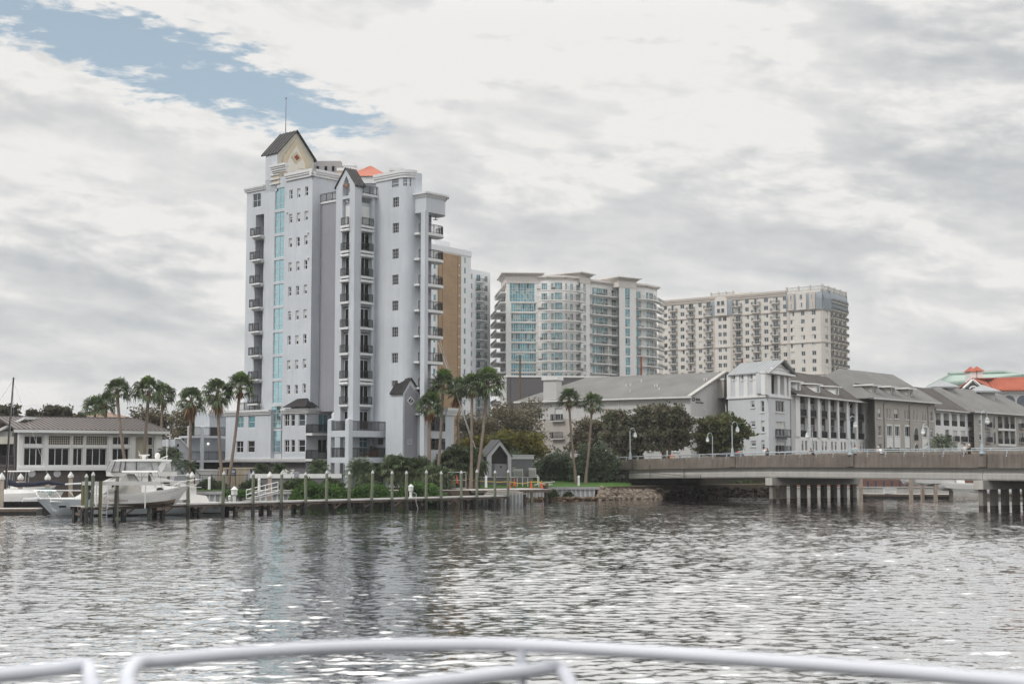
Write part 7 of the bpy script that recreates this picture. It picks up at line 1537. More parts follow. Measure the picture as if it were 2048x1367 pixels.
# dense bushes
SH = [("round_bush", "big round grey green bush beside the bridge end on the lawn", 1188, 197, 2.1, 880, 92, grn_dk, 9000, .2), ("round_bush", "dark green bush between the gatehouse and the lawn palms", 1110, 199, 2.1, 893, 84, grn_dk, 8000, .2),
      ("shrub", "bright green shrub hanging over the dock behind the middle piles", 640, 158.6, .2, 956, 122, shrub_l, 9000, .15), ("shrub", "bright green shrub below the bushy date palms by the dock", 738, 159.2, .2, 962, 90, shrub_l, 7000, .15), ("shrub", "bright green shrub behind the white water pedestal on the dock", 838, 159.8, .2, 958, 104, shrub_l, 8000, .15),
      ("shrub", "rounded shrub on the seawall next to the gangway", 476, 158.6, .9, 973, 54, shrub_l, 4500, .14), ("hedge_bush", "clipped dark hedge bush by the container and the fence end", 503, 166.5, 1.6, 954, 34, hedge_l, 3000, .12), ("hedge_bush", "dark hedge behind the black metal fence", 425, 166.5, 1.6, 957, 62, hedge_l, 4500, .12),
      ("hedge_bush", "dark hedge below the garden wall by the pink flowers", 600, 166, 1.6, 953, 70, hedge_l, 4500, .12), ("hedge_bush", "dark low hedge along the garden wall near the terrace", 665, 166.5, 1.6, 951, 44, hedge_l, 3500, .12), ("shrub", "small shrub on the rocks under the seawall cap beside the platform legs", 1106, 177.6, .4, 978, 16, hedge_l, 900, .11), ("shrub", "second small shrub rooted in the rocks below the lawn seawall", 1136, 180, .4, 983, 14, hedge_l, 800, .11),
      ("shrub", "grey green shrub strip on the gatehouse roof edge", 1020, 191, 3.9, 898, 78, grn_dk, 3500, .15), ("shrub", "dark scrub growing on the bank under the bridge", 1345, 205, .8, 957, 140, hedge_l, 7000, .2), ("shrub", "dark scrub on the bank behind the bridge columns", 1470, 212, .8, 958, 130, hedge_l, 7000, .2), ("shrub", "leafy planting along the far brick quay under the bridge", 1720, 214, 1.9, 948, 190, olive_l, 6000, .16), ("shrub", "low palms and shrubs before the tan apartment block", 1790, 240, 4.3, 893, 60, hedge_l, 2500, .2), ("shrub", "low shrubs beside the walkers in front of the porch block", 1945, 246, 4.3, 893, 60, hedge_l, 2500, .2)]
for i, (nm, lb, px, D, z0, yt, wpx, m_, n_, lf) in enumerate(SH): shrub(nm, lb, B3(px, D, z0), wpx * D / F, zz(yt, D) - z0, m_, 300 + i, None, n_, lf, dep=min(5.0, wpx * D / F * .6))
q = []
for _ in range(40): q.append(tuple(P3(random.uniform(566, 588), random.uniform(939, 946), 169.0 + random.random())))
link("white_flowers", quads_mesh("white_flowers", leaves(np.array(q), .16, rng), mat("white_petal", (.75, .75, .72), .6)), None); tag(bpy.data.objects["white_flowers"], "white flowers blooming above the garden wall by the small palm", "flowers", kind="stuff")
# ---------------------------------------------------------------- the long dock and its piles
DA, DB = gnd(165, 1039), gnd(1018, 1010.5); WD_ = Wall(DA, DB, 0)
def dock():
    T = thing("long_dock", "long narrow timber dock with pale deck edge on dark posts before the shrubs", "dock", (*((DA + DB) / 2).xy, 0)); zt = 1.14; L_ = WD_.L
    q = MB(); n_ = int(L_ / .15)
    for i in range(n_): q.wbox(WD_, i * L_ / n_, (i + 1) * L_ / n_ - .012, -2.1, -.25, zt - .05, zt + random.uniform(-.004, .004))
    q.build("deck", wood_pl, T)
    q = MB(); q.wbox(WD_, 0, L_, -.33, -.25, zt - .35, zt - .055); q.wbox(WD_, 0, L_, -2.1, -2.02, zt - .35, zt - .055); q.wbox(WD_, 0, L_, -.9, -.8, zt - .33, zt - .055); q.build("beam", wood_br, T)
    q = MB(); q.wbox(WD_, 0, L_, -.246, -.16, zt - .13, zt - .01); q.build("edge_strip", mat("white_dock_edge", (.60, .60, .60), .6, var=.1, streak=.1), T)
    s_ = .3
    while s_ < L_:
        for o in (-.5, -1.8): q = MB(); q.wbox(WD_, s_ - .17, s_ + .17, o - .17, o + .17, -1.5, zt - .06); q.build("stub_post", wood_dk, T)
        q = MB(); q.wbox(WD_, s_ - .06, s_ + .06, -2.0, -.3, .35, .6); q.tube([WD_.p(s_, .3, -.3), WD_.p(s_ + 1.1, zt - .2, -.3)], .07, 5); q.build("brace", wood_br, T); s_ += 3.9
    q = MB()
    for k in range(4): q.wbox(WD_, L_ - 1.5 + k * .55, L_ + 5.2 - k * .3, -2.4 - k * .32, -2.1 - k * .32, zt + .02 + .16 * k, zt + .10 + .16 * k)
    q.build("step", wood_pl, T)
dock()
def pile(kind):
    T = thing("wooden_pile" if kind == "w" else "concrete_pile", "", "pile", (0, 0, 0), "wooden piles along the long dock" if kind == "w" else "concrete piles of the marina")
    if kind == "w":
        q = MB(); q.lathe((0, 0, .95), ((.155, 0), (.15, 1.2), (.14, 2.5), (.135, 2.62)), 12); q.build("shaft", wood_gr, T, True); q = MB(); q.lathe((0, 0, -1.5), ((.185, 0), (.18, 1.2), (.172, 2.45)), 12); q.build("wrap", wood_dk, T, True); q = MB(); q.lathe((0, 0, 3.5), ((.165, 0), (.16, .10), (.02, .33)), 12); q.build("cap", mat("weathered_cap", (.5, .5, .49), .6, var=.15), T)
    else:
        q = MB(); q.box(-.21, -.21, -1.5, .21, .21, 3.5); q.build("shaft", conc_pile, T); q = MB(); q.lathe((0, 0, 3.5), ((.32, 0), (.32, .22), (.02, .72)), 4); o = q.build("cap", white, T)
    return T
PW, PC_ = pile("w"), pile("c"); uw, uc = [], []
def on_dock(px, off): W_ = Wall(DA, DB, off); p = W_.p2(W_.s(px)); return (p.x, p.y, 0)
PX = [(176, -.15, "beside the outboard motor, nearer the grey bow"), (186, .0, "leaning a little, next to the outboard motor"), (378.5, .0, "at the bow tip of the lifted boat"), (447, .0, "in front of the straight palm trunk"), (507.5, .0, "beside the white gangway handrail"), (564, 0, "between the gangway and the shrubs"), (613, 0, "where the shrubs begin along the dock"), (654, 0, "before the thickest part of the first shrub"),
      (699, 0, "at the far end of the first shrub"), (743.6, 0, "below the broad bushy date palm"), (785, 0, "next before the white water pedestal"), (814, 0, "closest to the white water pedestal"), (852.5, 0, "just past the white water pedestal"), (883, 0, "below the low fan palm"), (923, 0, "before the fenced gate with cones"), (954, 0, "where the raised platform begins"), (990, 0, "before the gatehouse door"), (1016, 0, "last before the dock steps")]
rk = random.Random(4)
for px, off, tx in PX:
    o = place(PW, uw, on_dock(px, off), rk.random() * 6, f"weathered green wooden pile with white cone cap {tx}", (1, 1, 1.03 + rk.uniform(-.02, .03))); o.rotation_euler = (rk.uniform(-.02, .02), rk.uniform(-.025, .025), rk.random() * 6)
# the two capless piles by the lift
for px, hgt, tx, cap in ((236, 3.6, "tall pile with a black upright board standing before the lifted boat name", 0), (301, 3.7, "pile with a pale blue depth board before the lifted boat bow", 1)):
    p = on_dock(px, 0); T = thing("wooden_pile", tx, "pile", p, "wooden piles along the long dock"); q = MB(); q.lathe((p[0], p[1], -1.5), ((.18, 0), (.165, 3), (.155, hgt + 1.5)), 12); q.build("shaft", wood_gr, T, True)
    q = MB(); q.box(p[0] - .16, p[1] - .24, .2 if not cap else 1.0, p[0] + .05, p[1] - .16, 2.45); q.build("board", wood_dk if not cap else mat("pale_blue_board", (.45, .53, .56), .6), T)
    if cap: q = MB(); q.lathe((p[0], p[1], hgt), ((.17, 0), (.16, .1), (.02, .3)), 12); q.build("cap", white, T)
p = on_dock(203, 0); T = thing("wooden_pile", "short brown green capless pile at the ladder beside the lift", "pile", p, "wooden piles along the long dock"); q = MB(); q.lathe((p[0], p[1], -1.5), ((.17, 0), (.16, 3), (.155, 4.75)), 12); q.build("shaft", mat("brown_green_wood", (.14, .13, .075), .9, var=.2, streak=.3), T, True)
p = on_dock(168, -1.9); T = thing("wooden_pile", "short brown green capless pile behind the outboard motor", "pile", p, "wooden piles along the long dock"); q = MB(); q.lathe((p[0], p[1], -1.5), ((.17, 0), (.16, 3), (.155, 4.7)), 12); q.build("shaft", MATS["brown_green_wood"], T, True)
for px, py0, D, tx in ((5, 950, 136, "beside the black mast"), (43, 950, 146, "between the black mast and the grey bow"), (97, 950, 146, "in front of the dark blue sail cover"), (143, 946, 157, "by the clubhouse block wall door"), (385, 946, 157, "behind the bow rail of the lifted boat"), (540.5, 946, 156, "between the gangway and the garden wall")):
    p = B3(px, D, 0); place(PC_, uc, p, R(45) * 0 + .2, f"square tan concrete pile with white pyramid cap {tx}", (1, 1, (zz(py0 + 8, D)) / 3.5))
# platform and finger docks
T = thing("dock_platform", "raised timber platform on tall dark legs before the gatehouse", "dock", (*B3(1030, 168, 0).xy, 0)); WPf = Wall(B3(944, 163, 0), B3(1101, 169, 0)); zt = WPf.z(1060, 978)
q = MB(); n_ = int(WPf.L / .15)
for i in range(n_): q.wbox(WPf, i * WPf.L / n_, (i + 1) * WPf.L / n_ - .012, -6, 0, zt - .06, zt)
q.build("deck", wood_pl, T); q = MB(); q.wbox(WPf, 0, WPf.L, -.12, -.02, zt - .36, zt - .062); q.wbox(WPf, 0, WPf.L, -6, -5.9, zt - .36, zt - .062); q.build("beam", wood_br, T)
for px in (1052, 1066, 1094): q = MB(); s_ = WPf.s(px); q.wbox(WPf, s_ - .14, s_ + .14, -.4, -.13, -1.2, zt - .07); q.build("leg", wood_dk if px != 1066 else wood_gr, T)
for s_ in (1, 4): q = MB(); q.wbox(WPf, s_ - .14, s_ + .14, -5.6, -5.3, -1.2, zt - .07); q.build("leg", wood_dk, T)
q = MB(); q.wbox(WPf, WPf.s(1052), WPf.L, -.3, -.22, .1, .16); q.build("brace", dkmetal, T)
def float_dock(label, A, B, wd, zt):
    T = thing("floating_dock", label, "dock", (*((Vector(A) + Vector(B)) / 2).xy, 0)); W = Wall(A, B); q = MB(); q.wbox(W, 0, W.L, -wd, 0, zt - .1, zt); q.build("deck", wood_pl, T); q = MB(); q.wbox(W, .02, W.L - .02, -wd + .03, -.03, -.3, zt - .102); q.build("float", wood_dk, T); q = MB(); q.wbox(W, 0, W.L, .002, .08, zt - .3, zt - .05); q.build("rub_board", wood_br, T); return W
float_dock("low floating dock with pale deck in front of the black mast boat", B3(-160, 132, 0), B3(76, 133, 0), 2.4, .55)
float_dock("floating dock behind the long dock below the gangway", B3(425, 148, 0), B3(572, 151, 0), 2.2, .5)
float_dock("floating dock under the bridge with a white dock box", B3(1719, 190, 0), B3(1900, 186, 0), 2.4, .6)
float_dock("short floating dock beside the concrete pile and the grey bow", B3(30, 145, 0), B3(92, 146, 0), 1.6, .7)
T = thing("dock_box", "white dock storage box on the floating dock under the bridge", "dock box", B3(1778, 189, .6)); c = B3(1778, 189, .6); q = MB(); q.box(c.x - .75, c.y - .4, .61, c.x + .75, c.y + .4, 1.2); q.build("chest", white, T); q = MB(); q.box(c.x - .8, c.y - .45, 1.203, c.x + .8, c.y + .45, 1.33); q.build("lid", white, T)
# gangway with handrails
T = thing("gangway", "white metal gangway handrails sloping down to the floating dock", "gangway", B3(525, 154, .5)); 
for D in (152.5, 153.8):
    q = MB(); a, b_ = B3(494, D, .9), B3(557, D, 1.75)
    for h in (.0, .45, .95): q.tube([a + Vector((0, 0, h)), b_ + Vector((0, 0, h))], .04, 6)
    for i in range(6): c = a.lerp(b_, i / 5); q.tube([c, c + Vector((0, 0, .95))], .04, 6)
    q.build("handrail", trimw, T)
q = MB(); a, b_ = B3(492, 153.1, .75), B3(560, 153.1, 1.6); q.slab([a + Vector((0, -.6, 0)), b_ + Vector((0, -.6, 0)), b_ + Vector((0, .6, 0)), a + Vector((0, .6, 0))], .12); q.build("ramp", mat("aluminium", (.5, .5, .5), .4, .6), T)
# power pedestals
def pedestal(label, p, s_=1.0):
    T = thing("power_pedestal", label, "dock pedestal", p); x, y, z = p; q = MB(); q.lathe((x, y, z), ((.16 * s_, 0), (.13 * s_, .12 * s_), (.13 * s_, .55 * s_), (.22 * s_, .62 * s_), (.22 * s_, .95 * s_)), 8); q.build("body", white, T); q = MB(); q.lathe((x, y, z + .955 * s_), ((.27 * s_, 0), (.25 * s_, .06), (.05, .25 * s_)), 8); q.build("cap", white, T); return T
pedestal("white power pedestal on the long dock before the shrub", (*WD_.p2(WD_.s(830), -.6), 1.15), 1.15); pedestal("tall white pedestal on the floating dock below the round shrub", (*B3(470, 148.6, 0).xy, .51), 1.5); pedestal("short white dock light on the floating dock next to the tall pedestal", (*B3(461, 148.4, 0).xy, .51), .75)
T = thing("water_hose", "pale hose hanging from the white power pedestal to the water", "hose", (*WD_.p2(WD_.s(831), -.3), 0)); q = MB(); s0 = WD_.s(831); q.tube([WD_.p(s0, 1.7, -.3), WD_.p(s0 + .25, 1.5, -.1), WD_.p(s0 + .15, .8, -.05), WD_.p(s0 + .35, .2, -.05), WD_.p(s0 + .5, -.1, -.05)], .03, 6); q.build("hose", white, T)
# ladder by the lift
T = thing("dock_ladder", "pale metal ladder with hooped top hanging off the long dock", "ladder", (*WD_.p2(WD_.s(210), 0), 0)); s0 = WD_.s(205)
for k in (0, 1): q = MB(); s_ = s0 + k * .47; q.tube([WD_.p(s_, -.8, .12), WD_.p(s_, 1.8, .12), WD_.p(s_ + .06, 2.0, .0), WD_.p(s_ + .06, 1.85, -.35), WD_.p(s_ + .06, 1.15, -.4)], .035, 6); q.build("rail", MATS["aluminium"], T)
q = MB()
for k in range(6): q.tube([WD_.p(s0, -.4 + k * .32, .12), WD_.p(s0 + .47, -.4 + k * .32, .12)], .022, 5)
q.build("rung", MATS["aluminium"], T)

# ---------------------------------------------------------------- boats
vinyl = mat("clear_vinyl", (.42, .43, .43), .15, var=.35, vs=.8, spec=.8); canvas = mat("grey_canvas", (.42, .41, .38), .9, var=.1, vs=1.0); navy = mat("navy_canvas", (.014, .017, .036), .85, var=.2); blackh = mat("black_hull", (.012, .012, .014), .25, var=.1); steel = mat("stainless", (.62, .62, .62), .25, .9); wint = mat("tinted_glass", (.02, .018, .016), .08)
def hull_secs(stations, prof):
    return [[(x, s_ * y, z) for s_, (y, z) in [(1, p) for p in prof(x)] + [(-1, p) for p in prof(x)[::-1]]] for x in stations]
class Boat:
    """local axes: x towards the bow, y to port, z up from the waterline"""
    def __init__(s, name, label, cat, pos, rz): s.T = thing(name, label, cat, (0, 0, 0)); s.pos, s.rz = pos, rz
    def add(s, name, mb, m_, parent=None, smooth=False): return mb.build(name, m_, parent or s.T, smooth)
    def done(s): s.T.location = s.pos; s.T.rotation_euler = (0, 0, s.rz); return s.T
def hull(B, L_, beam, sheer, chine, keel, flare, m_, deckm, boot=None, n_=24, rake=.12, transom=.92):
    """sheer, chine, keel: functions of t (0 stern .. 1 bow) giving z"""
    secs = []
    for i in range(n_ + 1):
        t = i / n_; bw = beam / 2 * (transom + (1 - transom) * min(1, t * 3)) * (1 - max(0, (t - .45) / .55) ** 2.3); cw = bw * (1 - flare * (.3 + .7 * t)); kz = keel(t); cz = chine(t); sz = sheer(t)
        X = lambda z: L_ * t - (rake * L_ * (t ** 6)) * max(0, (sz - z) / max(.1, sz - keel(.5)))
        half = [(X(sz), bw + .0, sz), (X(sz - .12), bw + .05 * (1 - t), sz - .12), (X((sz + cz) / 2), (bw * .55 + cw * .45), (sz + cz) / 2), (X(cz), cw, cz), (X(kz), 0.0, kz)]
        secs.append([Vector(p) for p in half] + [Vector((p[0], -p[1], p[2])) for p in half[-2::-1]])
    q = MB(); q.loft(secs, caps=True, closed=False); o = B.add("hull", q, m_, None, True)
    q = MB()
    for a, b_ in zip(secs[:-1], secs[1:]): z = Vector((0, 0, -.03)); q.quad(a[0] + z, b_[0] + z, b_[-1] + z, a[-1] + z)
    B.add("deck", q, deckm); return secs
def rail_line(B, pts, r=.022, posts=None, name="bow_rail"):
    q = MB(); q.tube(pts, r, 6)
    for a, b_ in posts or []: q.tube([a, b_], r * .85, 5)
    return B.add(name, q, steel)
# --- the flybridge motor yacht, bow to the west, behind the lifted boat
sB, sS = B3(75, 128, 0), B3(441, 134.5, 0); dv = (sB - sS); B = Boat("motor_yacht", "large white flybridge motor yacht with grey hull bow behind the lifted boat", "boat", (sS.x, sS.y, 0), math.atan2(dv.y, dv.x)); Ly = dv.length
yz = lambda py: 5 - (py - 920) * 131 / F; yx = lambda px: Ly * (441 - px) / 366.0
secs = hull(B, Ly, 4.7, lambda t: .95 + .50 * min(1, t * 1.6) + .12 * t, lambda t: .05 + .45 * t ** 3, lambda t: -.7 + .55 * t ** 5, .18, [hull_gr, gel][0], gel, rake=.13)
q = MB(); q.loft([[(x, y, z) for y, z in ((2.2 * k, .95), (2.1 * k, 1.95 - .0), (1.2 * k, 2.05), (-1.2 * k, 2.05), (-2.1 * k, 1.95), (-2.2 * k, .95))] for x, k in ((yx(330), .95), (yx(250), .95), (yx(200), .9), (yx(165), .72))] + [[(x, y, z) for y, z in ((2.2 * k, 1.3), (1.6 * k, 1.62), (.8 * k, 1.66), (-.8 * k, 1.66), (-1.6 * k, 1.62), (-2.2 * k, 1.3))] for x, k in ((yx(150), .68), (yx(100), .3))]); B.add("trunk_cabin", q, gel, None, True)
cz_ = lambda w_, zb, zt: [(w_, zb), (w_ * .94, zt), (-w_ * .94, zt), (-w_, zb)]
q = MB(); q.loft([[(x + (zt - z) * sl, y, z) for y, z in cz_(w_, zb, zt)] for x, w_, zb, zt, sl in ((yx(385), 1.75, 1.4, 2.55, 0), (yx(345), 1.85, 1.4, 3.1, 0), (yx(300), 1.9, 1.4, 3.55, 0), (yx(232), 1.85, 1.4, 3.55, .0), (yx(190), 1.5, 1.6, 2.75, .0), (yx(182), 1.4, 1.6, 2.2, 0))]); B.add("deckhouse", q, gel, None, True)
for a, c in ((330, 292), (286, 248), (243, 215)):
    q = MB(); x0, x1 = yx(a), yx(c); q.quad((x0, 1.93, 2.35), (x1, 1.93, 2.35), (x1, 1.89, 3.0), (x0, 1.89, 3.0)); B.add("side_window", q, wint)
q = MB()
for k in range(3): q.box(yx(345 - k * 4) - 2.2 + k * .2, 1.80 + .03 * k, 2.5 + .3 * k, yx(300), 1.97 + .02 * k, 2.55 + .3 * k)
B.add("moulding", q, white)
q = MB(); q.loft([[(x, y, z) for y, z in ((w_, 3.56), (w_ * 1.02, 3.95), (-w_ * 1.02, 3.95), (-w_, 3.56))] for x, w_ in ((yx(345), 1.75), (yx(300), 1.9), (yx(225), 1.8), (yx(213), 1.3))]); B.add("flybridge", q, gel, None, True)
zt0, zt1 = 3.95, 4.92
for (a0, b0), (a1, b1_), nm in (((214, 222), (238, 241), 0), ((240, 243), (262, 262), 0), ((264, 264), (295, 291), 0), ((297, 293), (309, 303), 0), ((317, 323), (333, 331), 0)):
    for s_ in (1, -1): q = MB(); q.quad((yx(a0), 1.85 * s_, zt0), (yx(a1), 1.85 * s_, zt0), (yx(b1_), 1.7 * s_, zt1), (yx(b0), 1.7 * s_, zt1)); B.add("vinyl_panel", q, vinyl)
q = MB(); q.quad((yx(213), 1.8, zt0), (yx(213), -1.8, zt0), (yx(222), -1.6, zt1), (yx(222), 1.6, zt1)); B.add("vinyl_panel", q, vinyl)
q = MB(); q.loft([[(x, y, z) for y, z in ((w_, zt1), (w_ * .97, zt1 + .14 + h), (-w_ * .97, zt1 + .14 + h), (-w_, zt1))] for x, w_, h in ((yx(334), 1.7, 0), (yx(310), 1.85, .08), (yx(240), 1.8, .05), (yx(221), 1.5, -.06))]); B.add("hardtop", q, gel, None, True)
for s_ in (1, -1):
    q = MB(); q.hexa([(yx(312), 1.78 * s_, zt0 - .1), (yx(299), 1.78 * s_, zt0 - .1), (yx(299), 1.62 * s_, zt0 - .1), (yx(312), 1.62 * s_, zt0 - .1), (yx(331), 1.72 * s_, zt1), (yx(314), 1.72 * s_, zt1), (yx(314), 1.58 * s_, zt1), (yx(331), 1.58 * s_, zt1)]); B.add("arch", q, gel)
    q = MB(); q.tube([(yx(214), 1.86 * s_, zt0), (yx(222), 1.7 * s_, zt1)], .05, 5); q.tube([(yx(229), 1.87 * s_, zt0), (yx(233), 1.72 * s_, zt1)], .05, 5); q.tube([(yx(241), 1.87 * s_, zt0), (yx(242), 1.72 * s_, zt1)], .05, 5); q.tube([(yx(263), 1.87 * s_, zt0), (yx(263), 1.72 * s_, zt1)], .05, 5); q.tube([(yx(214), 1.87 * s_, zt0 + .03), (yx(300), 1.87 * s_, zt0 + .03)], .04, 5); B.add("vinyl_frame", q, mat("dark_binding", (.10, .085, .08), .7) if s_ == 1 else MATS["dark_binding"])
q = MB(); q.lathe((yx(311), 0, zt1 + .2), ((.15, 0), (.22, .1), (.26, .32), (.20, .5), (.02, .58)), 12); B.add("radar_dome", q, gel, None, True); q = MB(); q.lathe((yx(284), 0, zt1 + .15), ((.10, 0), (.16, .04), (.16, .22), (.24, .23), (.24, .36)), 10); q.box(yx(284) - .5, -.06, zt1 + .52, yx(284) + .5, .06, zt1 + .62); B.add("radar_scanner", q, gel)
q = MB(); q.tube([(yx(276), .8, zt1 + .1), (yx(270), .8, zt1 + .95)], .02, 4); q.tube([(yx(328), .5, zt1 + .1), (yx(328), .5, zt1 + 2.0)], .025, 4); q.tube([(yx(318), 0, zt1 + .25), (yx(332), .2, zt1 + .5)], .04, 4); B.add("antenna", q, gel)
q = MB(); q.box(yx(440), -1.9, 1.0, yx(390), 1.9, 1.10); q.hexa([(yx(415), 2.0, .8), (yx(372), 2.0, .8), (yx(372), -2.0, .8), (yx(415), -2.0, .8), (yx(405), 1.9, 1.75), (yx(372), 1.9, 1.95), (yx(372), -1.9, 1.95), (yx(405), -1.9, 1.75)]); B.add("cockpit_coaming", q, gel)
for z in (3.62, 3.0): q = MB(); q.box(yx(372), 1.3, z, yx(330), 1.38, z + .06); B.add("davit_rail", q, gel)
q = MB(); q.lathe((0, 0, 0), ((.01, 0), (.01, .01)), 3)
for a in (130,): q = MB(); x = yx(122); q.box(x - .3, 1.30, .82, x + .3, 1.75, 1.0); B.add("porthole", q, wint)
q = MB(); q.box(yx(160), 1.5, 1.52, yx(90), 1.5 + .0, 1.52) if False else q.tube([(yx(436), 2.36, .16), (yx(250), 2.36, .16), (yx(150), 2.0, .2)], .05, 4); B.add("boot_stripe", q, blackh)
zr_ = 2.28; pts = [(yx(165), 1.85, zr_), (yx(110), 1.35, zr_ + .03), (yx(70), .45, zr_ + .06), (yx(60), 0, zr_ + .06), (yx(70), -.45, zr_ + .06), (yx(110), -1.35, zr_ + .03), (yx(165), -1.85, zr_)]
rail_line(B, pts, .028, [((yx(a), y, zr_), (yx(a + 12), y * 1.02, 1.5)) for a, y in ((72, .4), (90, .95), (110, 1.35), (135, 1.6), (158, 1.8), (72, -.4), (110, -1.35))])
q = MB(); q.loft([[(x, y, z) for y, z in ((.18, 1.55), (.14, 1.70), (-.14, 1.70), (-.18, 1.55))] for x in (yx(50), yx(100))]); q.tube([(yx(48), 0, 1.35), (yx(58), 0, 1.62), (yx(80), 0, 1.72)], .06, 5); q.tube([(yx(52), -.3, 1.4), (yx(50), .3, 1.4)], .05, 5); B.add("anchor_pulpit", q, steel)
B.done()
# --- the boat on the lift, bow to the east
sS, sB = B3(188, 124.2, 0), B3(381, 125.4, 0); dv = sB - sS; B = Boat("lifted_motorboat", "white motorboat named Treasured Moments hanging on a boat lift", "boat", (sS.x, sS.y, 1.2), math.atan2(dv.y, dv.x)); Lb = dv.length
bx = lambda px: Lb * (px - 188) / 193.0; bzf = lambda py: 5 - (py - 920) * 124 / F - 1.2
secs = hull(B, Lb, 2.75, lambda t: .72 + .30 * t + .62 * t ** 2.2, lambda t: .05 + .55 * t ** 3, lambda t: -.22 + .2 * t ** 4, .14, gel, gel, rake=.16, n_=26)
q = MB()
for i in range(26):
    t0, t1 = i / 26, (i + 1) / 26
    if t1 > .93: break
    a, b_ = secs[i][-1], secs[i + 1][-1]; a2, b2 = secs[i][-3], secs[i + 1][-3]
    for f0, f1 in ((.30, .36), (.60, .64)): q.quad(a.lerp(a2, f0) + Vector((0, -.015, 0)), b_.lerp(b2, f0) + Vector((0, -.015, 0)), b_.lerp(b2, f1) + Vector((0, -.015, 0)), a.lerp(a2, f1) + Vector((0, -.015, 0)))
B.add("stripe", q, mat("grey_stripe", (.12, .11, .11), .4))
q = MB()
for i in range(24):
    a, b_ = secs[i][-4], secs[i + 1][-4]; a2, b2 = secs[i][-5], secs[i + 1][-5]
    q.quad(a + Vector((0, -.012, .02)), b_ + Vector((0, -.012, .02)), b_.lerp(b2, .55) + Vector((0, -.012, -.012)), a.lerp(a2, .55) + Vector((0, -.012, -.012)))
    q.quad(a.lerp(a2, .55) + Vector((0, -.012, -.012)), b_.lerp(b2, .55) + Vector((0, -.012, -.012)), b2 + Vector((0, -.01, -.014)), a2 + Vector((0, -.01, -.014)), 1)
B.add("bottom_paint", q, [mat("tan_bottom", (.36, .27, .19), .6, var=.15), mat("dark_bottom", (.07, .05, .04), .6, var=.2)])
q = MB(); q.loft([[(x, y, z) for y, z in ((w_, z0), (w_ * .8, z1_), (-w_ * .8, z1_), (-w_, z0))] for x, w_, z0, z1_ in ((bx(262), 1.15, 1.0, 1.62), (bx(318), 1.1, 1.1, 1.72), (bx(338), .95, 1.2, 1.55), (bx(362), .5, 1.35, 1.42))]); B.add("cuddy", q, gel, None, True)
q = MB(); q.loft([[(bx(a), -1.06 + o, z) for a, z in ((316, 1.22), (331, 1.27), (330, 1.36), (325, 1.46), (319, 1.44))] for o in (0, -.03)]); B.add("cabin_window", q, wint)
q = MB(); q.poly([(bx(210), -1.3, .86), (bx(287), -1.3, 1.0), (bx(280), -.95, 1.75), (bx(240), -.9, 1.8)]); q.poly([(bx(210), 1.3, .86), (bx(287), 1.3, 1.0), (bx(280), .95, 1.75), (bx(240), .9, 1.8)]); q.poly([(bx(210), -1.3, .86), (bx(240), -.9, 1.8), (bx(240), .9, 1.8), (bx(210), 1.3, .86)]); q.poly([(bx(287), -1.3, 1.0), (bx(280), -.95, 1.75), (bx(280), .95, 1.75), (bx(287), 1.3, 1.0)])
ap = [(bx(255), -.45, 2.62), (bx(268), -.45, 2.62), (bx(268), .45, 2.62), (bx(255), .45, 2.62)]; lo = [(bx(238), -.92, 1.78), (bx(281), -.97, 1.74), (bx(281), .97, 1.74), (bx(238), .92, 1.78)]; q.loft([lo, ap]); B.add("canvas_cover", q, canvas)
q = MB(); q.loft([[(x, y, z) for y, z in ((1.1, 2.78), (1.0, 2.9), (-1.0, 2.9), (-1.1, 2.78))] for x in (bx(247), bx(318))]); B.add("hardtop", q, gel)
q = MB()
for a, c in ((255, 262), (280, 285), (300, 318), (290, 270), (312, 330)):
    for s_ in (-1, 1): q.tube([(bx(a), .95 * s_, 2.78), (bx(c), 1.05 * s_, 1.3)], .03, 5)
B.add("tower_frame", q, steel)
def local_text(B, s_, x, y, z, h, m_, xs=1.0):
    c = bpy.data.curves.new("boat_name", "FONT"); c.body = s_; c.size = h; c.extrude = .004; tmp = bpy.data.objects.new("tmp", c); COL.objects.link(tmp); me = bpy.data.meshes.new_from_object(tmp.evaluated_get(bpy.context.evaluated_depsgraph_get())); bpy.data.objects.remove(tmp); me.materials.clear(); me.materials.append(m_)
    link("boat_name", me, B.T, Matrix.Translation((x, y, z)) @ Matrix.Rotation(R(90), 4, "X") @ Matrix.Diagonal((xs, 1, 1, 1)))
local_text(B, "TREASURED MOMENTS", bx(223), -1.385, .30, .17, mat("brown_letter", (.16, .055, .03), .5), .93)
q = MB(); t_ = [(bx(371), -.35, 1.9), (bx(355), -.7, 1.85), (bx(340), -.85, 1.6)]; rail_line(B, [(bx(402), 0, 2.15), (bx(385), -.28, 2.1), (bx(362), -.75, 1.95), (bx(345), -.95, 1.55)], .025, [((bx(385), -.28, 2.1), (bx(376), -.2, 1.62)), ((bx(370), -.6, 2.0), (bx(362), -.55, 1.5))]); rail_line(B, [(bx(402), 0, 2.15), (bx(385), .28, 2.1), (bx(362), .75, 1.95), (bx(345), .95, 1.55)], .025, [((bx(370), .6, 2.0), (bx(362), .55, 1.5))]); q = MB(); q.box(bx(362), -.2, 1.55, bx(394), .2, 1.64); B.add("bow_pulpit", q, gel)
q = MB(); q.loft([[(x, y, z) for y, z in ((.22, z0), (.24, z1_), (-.24, z1_), (-.22, z0))] for x, z0, z1_ in ((-.95, .55, .95), (-.8, .38, 1.12), (-.35, .38, 1.15), (-.15, .5, 1.05))]); o = B.add("outboard_motor", q, mat("dark_blue_engine", (.03, .04, .06), .35), None, True); q = MB(); q.box(-.66, -.1, -.65, -.42, .1, .4); q.box(-.9, -.03, -.75, -.35, .03, -.62); B.add("engine_leg", q, MATS["dark_blue_engine"], o)
B.done()
